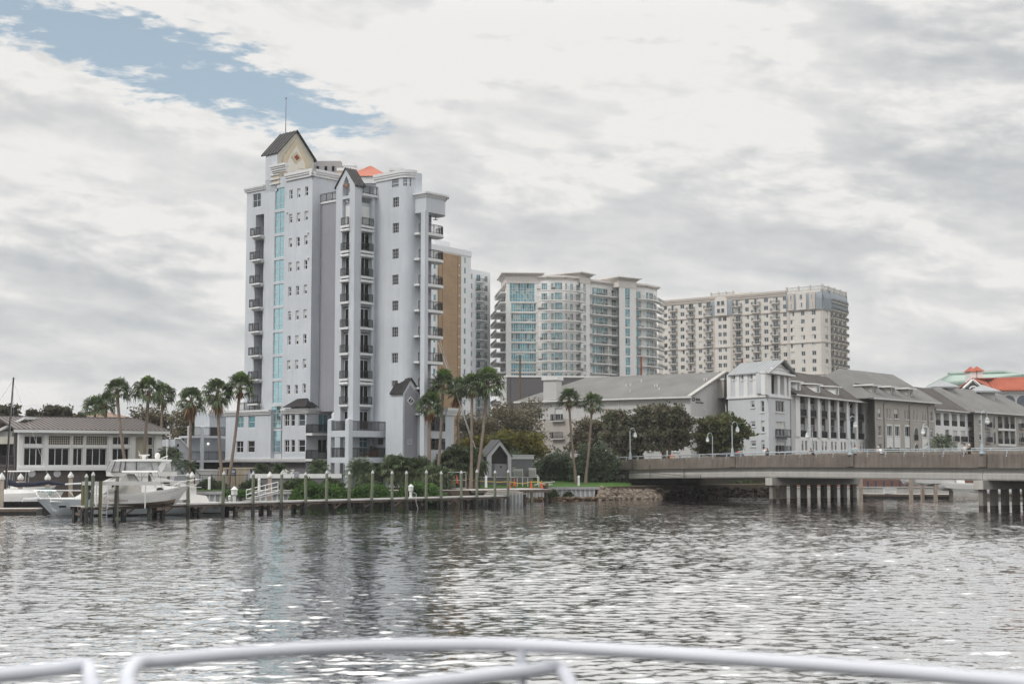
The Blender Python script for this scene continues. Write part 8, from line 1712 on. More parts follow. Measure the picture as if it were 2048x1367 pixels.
# boat lift
T = thing("boat_lift", "white boat lift beams and posts carrying the motorboat", "boat lift", (*B3(240, 125, 0).xy, 0))
for D in (122.7, 127.2):
    q = MB(); a, b_ = at(165, 965, D), at(322, 965, D); q.box(a.x, D - .12, a.z - .2, b_.x, D + .12, a.z + .12); q.build("beam", mat("galvanised", (.52, .52, .51), .5, .3), T)
for px in (193, 216, 291):
    for D in (122.6, 127.3): q = MB(); c = at(px, 968, D); q.tube([(c.x, D, .9), (c.x, D, c.z)], .06, 6); q.build("post", white, T)
q = MB()
for px in (225, 330): q.box(B3(px, 125, 0).x - .1, 122.9, .72, B3(px, 125, 0).x + .1, 127, .92)
q.build("cradle", wood_br, T)
# --- the black sailing boat with its mast
B = Boat("sailboat", "white sailing boat with black hull, tall black mast and dark sail cover", "boat", (*B3(-70, 139, 0).xy, 0), .04); Ls = 9.6
hull(B, Ls, 2.9, lambda t: 1.72 + .22 * t, lambda t: .25, lambda t: -.6 + .6 * t ** 4, .12, gel, gel, rake=.14)
q = MB(); q.loft([[(x, y, z) for y, z in ((1.42 * k, -.2), (1.60 * k, 1.05), (-1.60 * k, 1.05), (-1.42 * k, -.2))] for x, k in ((0.02, .98), (4, 1.03), (6.5, .85), (8.2, .45), (8.95, .08))]); B.add("black_topside", q, blackh)
q = MB(); q.loft([[(x, y, z) for y, z in ((.8 * k, 1.7), (.62 * k, 2.2), (-.62 * k, 2.2), (-.8 * k, 1.7))] for x, k in ((2.2, 1), (5.8, 1), (7.2, .6))]); B.add("coachroof", q, gel)
q = MB(); mt = at(26, 754, 138); loc = lambda px, py: (at(px, py, 139).x - B.pos[0], 0, at(px, py, 139).z); q.tube([loc(9, 985), loc(17, 870), loc(26, 754)], [.13, .11, .075], 8); B.add("mast", q, mat("black_spar", (.016, .014, .015), .4))
q = MB(); p0, p1 = Vector(loc(11, 962)), Vector(loc(128, 968)); q.tube([p0, p0.lerp(p1, .2) + Vector((0, 0, -.3)), p0.lerp(p1, .5) + Vector((0, 0, -.1)), p0.lerp(p1, .72) + Vector((0, 0, .12)), p1], [.34, .24, .20, .20, .10], 9); B.add("sail_cover", q, navy, None, True)
q = MB(); q.tube([p1, Vector(loc(166, 966))], .09, 7); B.add("boom", q, MATS["aluminium"]); q = MB(); top = Vector(loc(25, 760))
for e in ((-2.5, 0, 1.7), (8.7, 0, 1.9), (4.5, 1.3, 1.7), (4.5, -1.3, 1.7)): q.tube([top, e], .012, 4)
B.add("rigging", q, steel); q = MB(); q.tube([loc(22, 757), loc(29, 756)], .03, 4); B.add("spreader", q, steel)
q = MB(); q.loft([[(x, y, z) for y, z in ((.7, 1.7), (.5, 2.3), (-.5, 2.3), (-.7, 1.7))] for x in (7.6, 8.6)]); q.build("windshield", mat("green_tint", (.2, .28, .27), .2), B.T)
B.done()
# --- smaller boats behind
def small_boat(label, pos, rz, L_, name="motorboat", hardtop=True, hm=None):
    B = Boat(name, label, "boat", pos, rz); hull(B, L_, L_ * .3, lambda t: .75 + .35 * t * t, lambda t: .05 + .3 * t ** 3, lambda t: -.3 + .3 * t ** 4, .14, hm or gel, gel); q = MB(); q.loft([[(x * L_, y, z) for y, z in ((L_ * .09, .7), (L_ * .07, 1.5), (-L_ * .07, 1.5), (-L_ * .09, .7))] for x in (.38, .55)]); B.add("console", q, gel)
    if hardtop:
        q = MB()
        for x, y in ((.36, 1), (.36, -1), (.58, 1), (.58, -1)): q.tube([(x * L_, y * L_ * .10, .7), ((x + .02) * L_, y * L_ * .09, 2.55)], .035, 5)
        B.add("top_frame", q, steel); q = MB(); q.loft([[(x * L_, y, z) for y, z in ((L_ * .13, 2.55), (L_ * .12, 2.66), (-L_ * .12, 2.66), (-L_ * .13, 2.55))] for x in (.3, .66)]); B.add("hardtop", q, gel)
    q = MB(); q.loft([[(x, y, z) for y, z in ((.2, z0), (.22, z1_), (-.22, z1_), (-.2, z0))] for x, z0, z1_ in ((-.6, .5, .9), (-.4, .35, 1.15), (-.1, .4, 1.1))]); B.add("outboard_motor", q, mat("grey_engine", (.2, .2, .21), .35) if "grey_engine" not in MATS else MATS["grey_engine"], None, True); q = MB(); q.box(-.4, -.08, -.5, -.2, .08, .4); B.add("engine_leg", q, blackh); return B.done()
small_boat("white fishing boat with a tall open top behind the sailboat", (*B3(-30, 152, 0).xy, 1.25), .1, 7.5); small_boat("white runabout with tinted screen beyond the grey bow", (*B3(88, 148, 0).xy, .35), math.pi - .2, 6.2, hardtop=False)
small_boat("white motorboat lifted above the water between concrete piles under the bridge", (*B3(1905, 183.5, 0).xy, 2.0), math.pi - .1, 7.0, hardtop=False); small_boat("white boat with raised outboard nearest the bridge pier", (*B3(1960, 184, 0).xy, 1.3), math.pi + .15, 6.5, hardtop=False); small_boat("white boat glimpsed between the columns of the near bridge pier", (*B3(2040, 187, 0).xy, .9), math.pi - .3, 7.5)
# under-bridge piles and quay
for px, D, tx in ((1820, 183, "beside the boat lift, nearest the white dock box"), (1843, 187, "behind the first lift pile under the bridge"), (1869, 183, "between the lifted boat and the floating dock end"), (1900, 184, "wider one by the raised outboard under the bridge")): place(PC_, uc, B3(px, D, 0), .3, f"square tan concrete pile {tx}", (.9, .9, .86))
place(PC_, uc, B3(1720, 189.5, 0), .3, "square tan concrete pile at the free corner of the floating dock under the bridge", (.9, .9, .95))
T = thing("brick_quay", "low brick quay wall with pale cap seen under the bridge", "wall", (*B3(1720, 208, 0).xy, 0)); Wq = Wall(B3(1560, 204.5, 0), B3(2200, 213, 0)); q = MB(); q.wbox(Wq, 0, Wq.L, -.6, 0, -1, 1.05); q.build("base", conc_lt, T); q = MB(); q.wbox(Wq, 0, Wq.L, -1.4, -.9, 1.0, 2.3); q.build("wall", mat("red_brick", (.20, .105, .08), .9, var=.15, bricks=dict(w=.5, h=.16, mortar=.02, c2=.75, cm=1.3)), T); q = MB(); q.wbox(Wq, 0, Wq.L, -.9, .1, 1.053, 1.2); q.build("cap", conc_lt, T)
def bollard():
    T = thing("blue_bollard", "", "bollard", (0, 0, 0), "blue bollards on the brick quay"); q = MB(); q.lathe((0, 0, 0), ((.22, 0), (.22, .95), (.27, .96), (.27, 1.08), (.10, 1.15)), 12); q.build("post", mat("navy_blue_paint", (.045, .055, .095), .5), T); q = MB(); q.lathe((0, 0, 1.15), ((.2, 0), (.17, .1), (.03, .16)), 12); q.build("cap", MATS["navy_blue_paint"], T); return T
BL = bollard(); ub = []
for px, tx in ((1703, "beside the floating dock corner pile"), (1737, "next after the floating dock corner pile"), (1753, "just before the white dock box"), (1769, "directly behind the white dock box"), (1785, "just past the white dock box"), (1801, "before the boat lift piles"), (1815.5, "behind the first boat lift pile")): s_ = Wq.s(px); place(BL, ub, Wq.p(s_, 1.2, -.4), 0, f"dark blue bollard on the brick quay {tx}", .72)
# ---------------------------------------------------------------- gatehouse and garden
def gatehouse():
    T = thing("gatehouse", "small grey gatehouse with steep white edged gable and dark opening by the dock", "building", (*B3(1005, 186, 0).xy, 2)); D = 185; z0 = 1.7
    W = Wall(B3(973, D, 0), B3(1067, D + 1.5, 0)); X = lambda x: W.s(zg(x, 0)[0]); Z = lambda y, x=850: W.z(zg(x, 0)[0], zg(0, y)[1])
    gry = mat("gatehouse_grey", (.15, .15, .162), .9, var=.06, streak=.05); s0, s1 = X(625), X(1043); ze, za, m = Z(425), Z(170), X(850)
    i0, i1 = X(705), X(985); zi, zai = Z(435), Z(250)
    q = MB(); pts = [(s0, z0), (i0, z0), (i0, zi), (m, zai), (i1, zi), (i1, z0), (s1, z0), (s1, ze), (m, za), (s0, ze)]
    f_ = [W.p(a, z, .15) for a, z in pts]; b_ = [W.p(a, z, -.5) for a, z in pts]; q.add(f_ + b_, [(0, 1, 2, 9), (9, 2, 3, 8), (8, 3, 4, 7), (7, 4, 5, 6)] + [(k, (k + 1) % 10, (k + 1) % 10 + 10, k + 10) for k in range(10)]); q.build("gable_frame", mat("white_grey_trim", (.52, .525, .54), .7, var=.05), T)
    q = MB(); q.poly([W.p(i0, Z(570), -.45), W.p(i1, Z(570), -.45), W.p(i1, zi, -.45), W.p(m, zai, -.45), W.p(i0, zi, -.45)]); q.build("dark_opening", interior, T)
    q = MB(); q.wbox(W, i0, i1, -.44, -.2, z0, Z(572)); q.build("wall", gry, T); q = MB(); q.wbox(W, X(768), i1, -.19, -.12, z0, Z(574)); q.build("panel", mat("gatehouse_panel", (.27, .27, .285), .85), T); q = MB(); q.lathe(W.p(X(875), Z(640), -.08), ((.03, 0), (.10, .06), (.10, .22), (.03, .28)), 8); q.build("wall_lamp", dkmetal, T)
    rf = MB(); dN = Vector((-.35, 1, 0)) * 3.5
    for a0 in (W.p(s0 - .15, ze - .15, .25), W.p(s1 + .15, ze - .15, .25)): rg = W.p(m, za + .1, .25); rf.slab([a0, rg, rg + dN, a0 + dN], .12)
    rf.build("gable_roof", dkroof, T)
    w1 = X(1415); zt = Z(425); r = (X(1062), Z(705), X(1126), Z(625)); q = MB(); facade(q, W, s1, w1, z0 - .2, zt, [r], .15); q.wbox(W, s1, w1, -5, -.3, z0, zt - .1); facade(q, Wall(W.p2(w1), W.p2(w1, -6)), 0, 6, z0, zt); q.build("wall", gry, T); window(W, r, T, 3, 3, .1, gm=glass_gr, fm=blindm, fw=.05)
    q = MB(); q.wbox(W, s1 + .02, w1 + .12, -.3, .12, zt - .5, zt - .04); q.wbox(W, s1 + .02, w1 + .2, -5.2, .2, zt - .038, zt + .06); q.build("fascia", MATS["white_grey_trim"], T)
    w0 = X(372); q = MB(); q.slab([W.p(w0, Z(555), .5), W.p(s0, Z(555), .5), W.p(s0, Z(385), -2.5), W.p(w0 + 1.6, Z(385), -2.5)], .12)
    for k in range(9): a = k / 8; q.tube([W.p(w0 + (s0 - w0) * a, Z(555) + .03, .5), W.p(w0 + 1.6 + (s0 - w0 - 1.6) * a, Z(385) + .03, -2.5)], .04, 4)
    q.build("lean_to_roof", dkroof, T); q = MB(); q.wbox(W, w0 - 1, s0, -2.4, -1.0, z0, Z(555) - .05); q.build("wall", mat("brown_wall", (.10, .085, .08), .9), T)
    q = MB(); q.wbox(W, X(470), X(985), 1.2, 1.5, 1.2, Z(800)); q.build("low_wall", gry, T); q = MB(); q.wbox(W, X(465), X(985), 1.15, 1.6, Z(800), Z(792)); q.build("coping", white, T)
gatehouse()
def ac_rack():
    D = 181.5; c0, c1 = zg(1045, 800), zg(1525, 800); a, b_ = at(*c0, D), at(*c1, D); z = a.z; T = thing("equipment_rack", "white tube frame rack carrying air conditioner units beside the gatehouse", "rack", (a.x, D, 1.8)); q = MB()
    for y in (D, D + 1.1): q.tube([(a.x, y, z), (b_.x, y, z)], .05, 6)
    q.build("frame", white, T)
    for x in (1148, 1240, 1330, 1520):
        for y in (D, D + 1.1): p = at(*zg(x, 800), D); q = MB(); q.tube([(p.x, y, 1.55), (p.x, y, z)], .05, 6); q.build("leg", white, T)
    for k, (x0, x1, y0, col, lb) in enumerate(((1090, 1247, 668, (.42, .45, .41), "large pale green air conditioner unit on the rack by the small window"), (1272, 1350, 692, (.12, .12, .125), "small dark grey unit between two larger ones on the rack"), (1345, 1470, 650, (.48, .48, .47), "tall pale grey air conditioner at the outer end of the rack"))):
        p, r_ = at(*zg(x0, y0), D + .3), at(*zg(x1, y0), D + .3); U = thing("air_conditioner", lb, "air conditioner", (p.x, D + .3, z + .05), "air conditioners on the gatehouse rack"); q = MB(); q.box(p.x, D - .1, z + .052, r_.x, D + .85, p.z); q.build("housing", mat("unit_%s" % "abc"[k], col, .6, var=.06), U); w_ = r_.x - p.x
        q = MB(); n_ = 7
        for i in range(n_): zq = z + .15 + (p.z - z - .3) * i / n_; q.box(p.x + w_ * .08, D - .125, zq, r_.x - w_ * .08, D - .102, zq + .035)
        q.build("grille", dkwall, U); q = MB(); q.box(p.x - .03, D - .13, p.z + .001, r_.x + .03, D + .88, p.z + .06); q.build("top_panel", MATS["unit_%s" % "abc"[k]], U)
    T = thing("vent_pipe", "white bent pipe at the outer end of the air conditioner rack", "pipe", at(*zg(1500, 880), D)); q = MB(); p = at(*zg(1500, 930), D); t = at(*zg(1500, 772), D); q.tube([p, t, t + Vector((-.2, 0, .06)), t + Vector((-.55, 0, .0))], .06, 6); q.build("pipe", white, T)
ac_rack()
def cone():
    T = thing("traffic_cone", "", "traffic cone", (0, 0, 0), "orange traffic cones around the gatehouse"); q = MB(); q.lathe((0, 0, .04), ((.17, 0), (.04, .85), (.035, .9)), 12); q.build("body", mat("cone_orange", (.85, .13, .03), .5), T, True); q = MB(); q.box(-.2, -.2, 0, .2, .2, .04); q.build("base", MATS["cone_orange"], T); return T
CO = cone(); ucn = []
for x, y, D, tx in ((1015, 985, 176, "against the last dock pile before the rack"), (1102, 950, 179, "under the rack below the pale green unit"), (1390, 985, 176, "between the rack end and the platform edge"), (1565, 985, 176.5, "beside the white pipe heap near the lawn"), (22, 912, 168, "by the fenced gate nearest the fan palm thicket"), (118, 905, 168.5, "just inside the fenced gate")):
    p = at(*zg(x, y), D); place(CO, ucn, p, x * .01, f"orange traffic cone {tx}", 1.0)
T = thing("caution_tape", "yellow caution tape sagging between the fenced gate and the rack legs", "tape", at(*zg(600, 870), 176)); q = MB(); pts = [at(*zg(x, y), 175) for x, y in ((225, 822), (400, 858), (610, 875), (800, 890), (1000, 880), (1150, 908), (1260, 912), (1380, 885), (1520, 885), (1640, 935))]
for a, b_ in zip(pts[:-1], pts[1:]): q.hexa([a + Vector((0, o, z)) for z in (0, .07) for o in (0,)] * 0 + [a, b_, b_ + Vector((0, .01, 0)), a + Vector((0, .01, 0)), a + Vector((0, 0, .08)), b_ + Vector((0, 0, .08)), b_ + Vector((0, .01, .08)), a + Vector((0, .01, .08))])
q.build("tape", mat("yellow_tape", (.75, .55, .08), .5), T)
T = thing("pipe_heap", "white pipes and rubble heaped at the edge of the lawn", "pipe heap", at(*zg(1600, 940), 178)); rr = random.Random(2)
for k in range(5): p = at(*zg(1440 + 40 * k, 935 - 6 * k), 178 + .3 * k); q = MB(); q.tube([p, p + Vector((1.4, .3, rr.uniform(-.1, .35)))], .06, 6); q.build("pipe", white, T)
q = MB()
for k in range(14): p = at(*zg(rr.uniform(1560, 1660), rr.uniform(890, 950)), 179); s_ = rr.uniform(.15, .35); q.lathe((p.x, p.y, p.z - s_), ((s_ * .6, 0), (s_, s_ * .5), (s_ * .7, s_), (.05, s_ * 1.2)), 6)
q.build("rubble", rockm, T)
def path_light():
    T = thing("path_light", "", "path light", (0, 0, 0), "white post lights"); q = MB(); q.lathe((0, 0, 0), ((.13, 0), (.12, .75), (.12, .95)), 10); q.build("post", white, T, True); q = MB(); q.lathe((0, 0, .955), ((.14, 0), (.13, .1), (.03, .2)), 10); q.build("cap", white, T, True); return T
PLt = path_light(); up_ = []
for px, py, D, tx in ((972, 974.5, 173, "on the grass before the gatehouse low wall"), (1157.5, 972.5, 186, "on the lawn between the two leaning palms"), (418.5, 978, 163, "on the lawn by the black metal fence"), (518, 981, 161, "at the path edge beside the tan concrete pile")): p = at(px, py, D); place(PLt, up_, p, 0, f"short white post light {tx}", 1.25)
# guy wires
for (a, b_), lb in (((at(868, 662, 178.5), at(971, 952, 178)), "long pale guy wire reaching the ground by the gatehouse gable"), ((at(872, 655, 178.6), at(958, 930, 186)), "second guy wire ending behind the curved palm trunk")):
    T = thing("guy_wire", lb, "cable", b_); q = MB(); q.tube([a, b_], .045, 5); q.build("cable", white, T); q = MB(); q.lathe((b_.x, b_.y, b_.z - .1), ((.1, 0), (.1, .25), (.03, .3)), 8); q.build("anchor", MATS["galvanised"], T)
# fenced gate
T = thing("metal_gate", "grey metal framed mesh gate behind the dock beside the fan palm trunks", "gate", B3(915, 167, 1.8)); Wg = Wall(B3(896, 166, 0), B3(932, 169, 0)); q = MB(); zt = Wg.z(915, 943.5)
for s_ in np.linspace(0, Wg.L, 4): q.tube([Wg.p(s_, 1.6, 0), Wg.p(s_, zt, 0)], .04, 6)
for z in (1.75, (1.75 + zt) / 2, zt): q.tube([Wg.p(0, z, 0), Wg.p(Wg.L, z, 0)], .035, 6)
q.build("frame", MATS["galvanised"], T); q = MB()
for s_ in np.linspace(.1, Wg.L - .1, 34): q.tube([Wg.p(s_, 1.75, 0), Wg.p(s_, zt, 0)], .008, 4)
q.build("mesh_panel", dkmetal, T)
# black fence, garden wall, containers
T = thing("black_fence", "black metal picket fence on the lawn before the white container", "fence", B3(440, 163.5, 1.7)); Wf_ = Wall(B3(400, 163, 0), B3(496, 164, 0)); zt = Wf_.z(440, 949); q = MB()
for s_ in np.arange(0, Wf_.L, .16): q.wbox(Wf_, s_, s_ + .03, -.015, .015, 1.75, zt - .04)
q.build("picket_panel", dkmetal, T); q = MB(); q.wbox(Wf_, 0, Wf_.L, -.03, .03, zt - .04, zt + .02); q.wbox(Wf_, 0, Wf_.L, -.031, .031, 1.8, 1.86); q.build("rail", dkmetal, T)
for s_ in np.linspace(0, Wf_.L - .1, 5): q = MB(); q.wbox(Wf_, s_, s_ + .09, -.045, .045, 1.5, zt + .1); q.build("post", dkmetal, T)
T = thing("garden_wall", "low grey garden wall with thick white coping in front of the tower", "wall", B3(590, 168, 1.7)); Wg = Wall(B3(494, 167.4, 0), B3(684, 168.4, 0)); zt = Wg.z(590, 947); q = MB(); q.wbox(Wg, 0, Wg.L, -.4, 0, 1.4, zt - .5); q.build("wall", MATS["garage_grey"], T); q = MB(); q.wbox(Wg, 0, Wg.L, -.5, .1, zt - .5, zt); q.build("coping", white, T)
for px in (496, 594): q = MB(); s_ = Wg.s(px); q.wbox(Wg, s_ - .28, s_ + .28, -.6, .14, 1.4, zt + .25); q.build("pillar", lav_dk, T)
def container(label, px0, px1, y0, D, m_, signs):
    a, b_ = at(px0, y0, D), at(px1, y0, D + .6); W = Wall((a.x, a.y), (b_.x, b_.y)); T = thing("storage_container", label, "container", (*a.xy, 1.7)); q = MB(); n_ = int(W.L / .28)
    for i in range(n_): s_ = W.L * i / n_; d = W.L / n_; q.wbox(W, s_, s_ + d * .5, -2.4, .0, 1.7, a.z - .1); q.wbox(W, s_ + d * .5, s_ + d, -2.4, -.06, 1.7, a.z - .1)
    q.build("corrugated_side", m_, T); q = MB(); q.wbox(W, -.03, W.L + .03, -2.45, .05, a.z - .1, a.z + .05); q.build("top_rail", m_, T)
    for x0, x1, ya, yb in signs:
        r = W.rect((x0, ya), (x1, yb)); q = MB(); q.wbox(W, r[0], r[2], .01, .05, r[1], r[3]); o = q.build("blue_sign", mat("sign_blue", (.035, .06, .14), .5) if "sign_blue" not in MATS else MATS["sign_blue"], T)
        l_ = MB(); w_ = r[2] - r[0]; hh = r[3] - r[1]; x = r[0] + w_ * .3
        for k in (.8, .55, .75, .5, .8, .55, .7): l_.wbox(W, x, x + w_ * .06, .051, .065, r[1] + hh * .42, r[1] + hh * (.42 + .5 * k)); x += w_ * .088
        l_.wbox(W, r[0] + w_ * .3, r[0] + w_ * .88, .051, .062, r[1] + hh * .2, r[1] + hh * .27); l_.build("sign_lettering", white, o)
container("cream storage container with blue signs behind the black fence", 437, 523, 935.5, 172, mat("cream_steel", (.55, .48, .36), .6, var=.06, streak=.12), [(453.5, 471.5, 937, 950), (500.5, 512.5, 937.5, 944.5)])
container("white storage container beside the cream one and the terrace", 391, 436, 939, 172.5, mat("white_steel", (.66, .67, .67), .6, var=.05, streak=.1), [])
# roof top light poles behind the shingle roof
for px, y0, yb, D, m_, tx in ((1040, 709, 753, 296, "brown_joint", "tall brown light pole with twin heads before the teal glass bay"), (1282, 712, 752, 296, "rust_pole", "rust red light pole with twin heads before the curved balconies"), (1484, 716, 745, 300, "rust_pole", "short rust red light pole above the white gable roof")):
    if m_ == "rust_pole" and m_ not in MATS: mat("rust_pole", (.22, .07, .04), .7)
    t = at(px, y0, D); T = thing("light_pole", tx, "light pole", (t.x, D, 4), "twin headed light poles"); q = MB(); q.tube([(t.x, D, 4), (t.x, D, t.z)], .20, 8); q.build("pole", MATS[m_], T)
    for s_ in (-1, 1): q = MB(); q.box(min(t.x, t.x + s_ * .9), D - .25, t.z - .05, max(t.x, t.x + s_ * .9), D + .25, t.z + .16); q.build("lamp_head", MATS["galvanised"], T)

# ---------------------------------------------------------------- car and people on the bridge
def car(label, pos, rz):
    T = thing("parked_car", label, "car", (0, 0, 0)); paint = mat("dark_blue_car", (.03, .035, .05), .25, .3, spec=.7); prof = [(-2.2, .45), (-2.28, .95), (-2.05, 1.12), (-1.75, 1.62), (.2, 1.66), (.95, 1.16), (2.0, .98), (2.25, .75), (2.2, .42)]
    q = MB(); q.loft([[(x, y * (1 if z < 1.2 else .86), z) for x, z in prof] for y in (-.9, -.86, .86, .9)]); q.build("body", paint, T)
    for s_ in (-1, 1):
        for a, b_, c, d in (((-1.85, 1.18), (-.75, 1.18), (-.75, 1.55), (-1.68, 1.55)), ((-.65, 1.18), (.75, 1.2), (.15, 1.57), (-.65, 1.56))): q = MB(); q.quad(*[(x, s_ * (.905 if z < 1.3 else .80), z) for x, z in (a, b_, c, d)]); q.build("window", glass_gr, T)
        q = MB(); q.box(-2.30, s_ * .62 - .2, .88, -2.2, s_ * .62 + .2, 1.05); q.build("taillight", mat("tail_red", (.7, .03, .02), .4, emit=.8) if "tail_red" not in MATS else MATS["tail_red"], T); q = MB(); q.box(2.1, s_ * .62 - .2, .72, 2.26, s_ * .62 + .2, .88); q.build("headlight", white, T)
        for x in (-1.4, 1.4):
            q = MB(); pts = []; n_ = 18; ring = lambda r, y: [(x + r * math.cos(2 * math.pi * i / n_), y, .34 + r * math.sin(2 * math.pi * i / n_)) for i in range(n_)]; q.loft([ring(.34, s_ * .92), ring(.34, s_ * .70)]); o = q.build("wheel", mat("tyre", (.02, .02, .02), .8) if "tyre" not in MATS else MATS["tyre"], T); q = MB(); q.loft([ring(.2, s_ * .93), ring(.2, s_ * .9)]); q.build("rim", steel, o)
    q = MB(); q.box(-1.8, -.3, 1.6, -1.76, .3, 1.66); q.build("brake_light", MATS["tail_red"], T); T.location = pos; T.rotation_euler = (0, 0, rz); return T
def deck_t(px): return Wn.s(px, 905) - 40
bang = math.atan2(BD.y, BD.x)
car("dark blue car with lit red tail lights on the bridge under the lamp", bp_(deck_t(1402), 4.6, 4.63), bang + math.pi)
T = thing("traffic_barrel", "orange topped tan box standing on the bridge walkway by the oak trunk", "box", bp_(deck_t(1333), .9, 4.85)); p = bp_(deck_t(1333), .9, 4.85); q = MB(); q.box(p.x - .26, p.y - .22, p.z, p.x + .26, p.y + .22, p.z + .95); q.build("box_body", mat("tan_box", (.6, .38, .2), .7), T); q = MB(); q.box(p.x - .2, p.y - .18, p.z + .952, p.x + .22, p.y + .18, p.z + 1.2); q.build("orange_top", mat("orange_plastic", (.8, .12, .03), .5), T)
skin = mat("skin", (.42, .23, .15), .6, var=.05)
def person(label, pos, rz, H=1.75, shirt=(.7, .7, .7), legs=(.04, .05, .08), hair=(.03, .02, .015), cap=None, lean=0.0, stride=.3, arms=(.3, -.2), shorts=True, elbow=.4, long_hair=False, stripes=None, crouch=0.0):
    """x is the way the person faces"""
    T = thing("person", label, "person", (0, 0, 0)); k = H / 1.75; V = []; Ed = []; Rd = []
    def v(p, r, par=None): V.append(Vector(p) * k); Rd.append(r * k); i = len(V) - 1; (Ed.append((par, i)) if par is not None else None); return i
    hipz = .93 - crouch * .3; sl = math.sin(lean); cl = math.cos(lean); up = lambda h, y=0, f=0: (sl * h + f, y, hipz + cl * h)
    pel = v((0, 0, hipz), .125); ab = v(up(.18), .115, pel); ch = v(up(.38), .13, ab); ns = v(up(.52), .085, ch); nk = v(up(.59, 0, .01), .052, ns); hd = v(up(.68, 0, .03), .085, nk); ht = v(up(.78, 0, .03), .088, hd); v(up(.83, 0, .01), .055, ht); v(up(.66, 0, .115), .022, hd)
    for s_, ar in ((1, arms[0]), (-1, arms[1])):
        sh = v(up(.49, s_ * .17), .058, ns); S = V[sh] / k; el_ = S + Vector((math.sin(ar) * .29, s_ * .05, -math.cos(ar) * .29)); e = v(el_, .043, sh); a2 = ar + elbow + max(0, ar) * .3; wr = el_ + Vector((math.sin(a2) * .25, -s_ * .02, -math.cos(a2) * .25)); w_ = v(wr, .028, e); dr = Vector((math.sin(a2), 0, -math.cos(a2))); pm = v(wr + dr * .05, .034, w_)
        for j, (o, l_) in enumerate(((-.032, .085), (-.011, .098), (.011, .092), (.030, .075))): f1_ = v(wr + dr * (.05 + l_ * .55) + Vector((0, 0, 0)) + Vector((o * .0, o, 0)) + Vector((0, 0, -.004 * j)), .0095, pm); v(wr + dr * (.05 + l_) + Vector((.018, o, 0)), .008, f1_)
        t1 = v(wr + dr * .035 + Vector((.04, -s_ * .02, 0)), .011, w_); v(wr + dr * .075 + Vector((.05, -s_ * .025, 0)), .009, t1)
    for s_, st in ((1, stride), (-1, -stride)):
        h = v((0, s_ * .09, hipz - .06), .095, pel); kn = Vector((math.sin(st) * .43 + crouch * .3, s_ * .09, hipz - .06 - math.cos(st) * .43 * (1 - crouch * .5))); kk = v(kn, .062, h); b2 = st - (.25 if st < 0 else .02); an = kn + Vector((math.sin(b2) * .40 - crouch * .1, 0, -math.cos(b2) * .40)); a = v(an, .04, kk); v(an + Vector((.15, 0, -.055)), .036, a)
    me = bpy.data.meshes.new("body"); me.from_pydata([tuple(x) for x in V], Ed, []); o = link("body", me, T); zmin = min(x.z for x in V) - .035 * k
    sk = o.modifiers.new("skin", "SKIN"); sk.use_smooth_shade = True
    for i, r in enumerate(Rd): me.skin_vertices[0].data[i].radius = (r, r)
    me.skin_vertices[0].data[0].use_root = True; o.modifiers.new("sub", "SUBSURF").levels = 1; o.modifiers["sub"].render_levels = 1; me.materials.append(skin)
    sm = mat("shirt_cloth", shirt, .85, var=.05); q = MB()
    def ring(c, rx, ry, n_=12): return [(c[0] + rx * math.cos(2 * math.pi * i / n_) * cl, c[1] + ry * math.sin(2 * math.pi * i / n_), c[2] - rx * math.cos(2 * math.pi * i / n_) * sl) for i in range(n_)]
    q.loft([ring(Vector(up(h)) * k, rx * k, ry * k) for h, rx, ry in ((-.06, .15, .185), (.15, .145, .165), (.36, .155, .195), (.48, .125, .205), (.555, .065, .10))])
    for s_, ar in ((1, arms[0]), (-1, arms[1])): S = Vector(up(.49, s_ * .16)) * k; q.tube([S, S + Vector((math.sin(ar) * .2, s_ * .06, -math.cos(ar) * .2)) * k], [.085 * k, .062 * k], 9)
    q.build("shirt", sm, T, True)
    if stripes:
        q = MB()
        for h in (.02, .12, .22, .32, .42): q.loft([ring(Vector(up(h + dh)) * k, .162 * k, .205 * k) for dh in (0, .045)])
        q.build("shirt_stripe", mat("stripe_cloth", stripes, .85), T)
    q = MB(); q.loft([ring(Vector((0, 0, hipz + h)) * k, rx * k, ry * k) for h, rx, ry in ((.06, .14, .17), (-.05, .15, .185), (-.13, .14, .18))])
    for s_, st in ((1, stride), (-1, -stride)): a = Vector((0, s_ * .09, hipz - .06)) * k; d = Vector((math.sin(st) * .43 + crouch * .3, 0, -math.cos(st) * .43)) * k; q.tube([a, a + d * (.8 if shorts else 1.0)], [.115 * k, .09 * k], 9)
    q.build("shorts" if shorts else "trousers", mat("leg_cloth", legs, .85), T, True)
    q = MB(); hc = Vector(up(.77, 0, .0)) * k; q.lathe(hc - Vector((0, 0, .03 * k)), ((.10 * k, 0), (.105 * k, .06 * k), (.085 * k, .12 * k), (.02 * k, .15 * k)), 10)
    if long_hair: q.tube([hc + Vector((-.07 * k, 0, .03)), hc + Vector((-.12 * k, 0, -.1)), hc + Vector((-.11 * k, 0, -.3))], [.06 * k, .055 * k, .03 * k], 7)
    q.build("hair", mat("hair_colour", hair, .7), T, True)
    if cap: q = MB(); q.lathe(hc - Vector((0, 0, -.02 * k)), ((.112 * k, 0), (.115 * k, .05 * k), (.08 * k, .12 * k), (.02 * k, .14 * k)), 10); q.box(hc.x + .05, hc.y - .07, hc.z + .02, hc.x + .2 * k, hc.y + .07, hc.z + .04); q.build("cap", mat("cap_cloth", cap, .8), T)
    for s_ in (-1, 1): q = MB(); e_ = Vector(up(.70, s_ * .032, .108)) * k; q.lathe(e_, ((.008, 0), (.011, .006), (.006, .014)), 6); q.build("eye", interior, T)
    T.location = Vector(pos) - Vector((0, 0, zmin)); T.rotation_euler = (0, 0, rz); return T
zw = 4.86
def onb(px, o): return bp_(deck_t(px) + 0, o, zw)
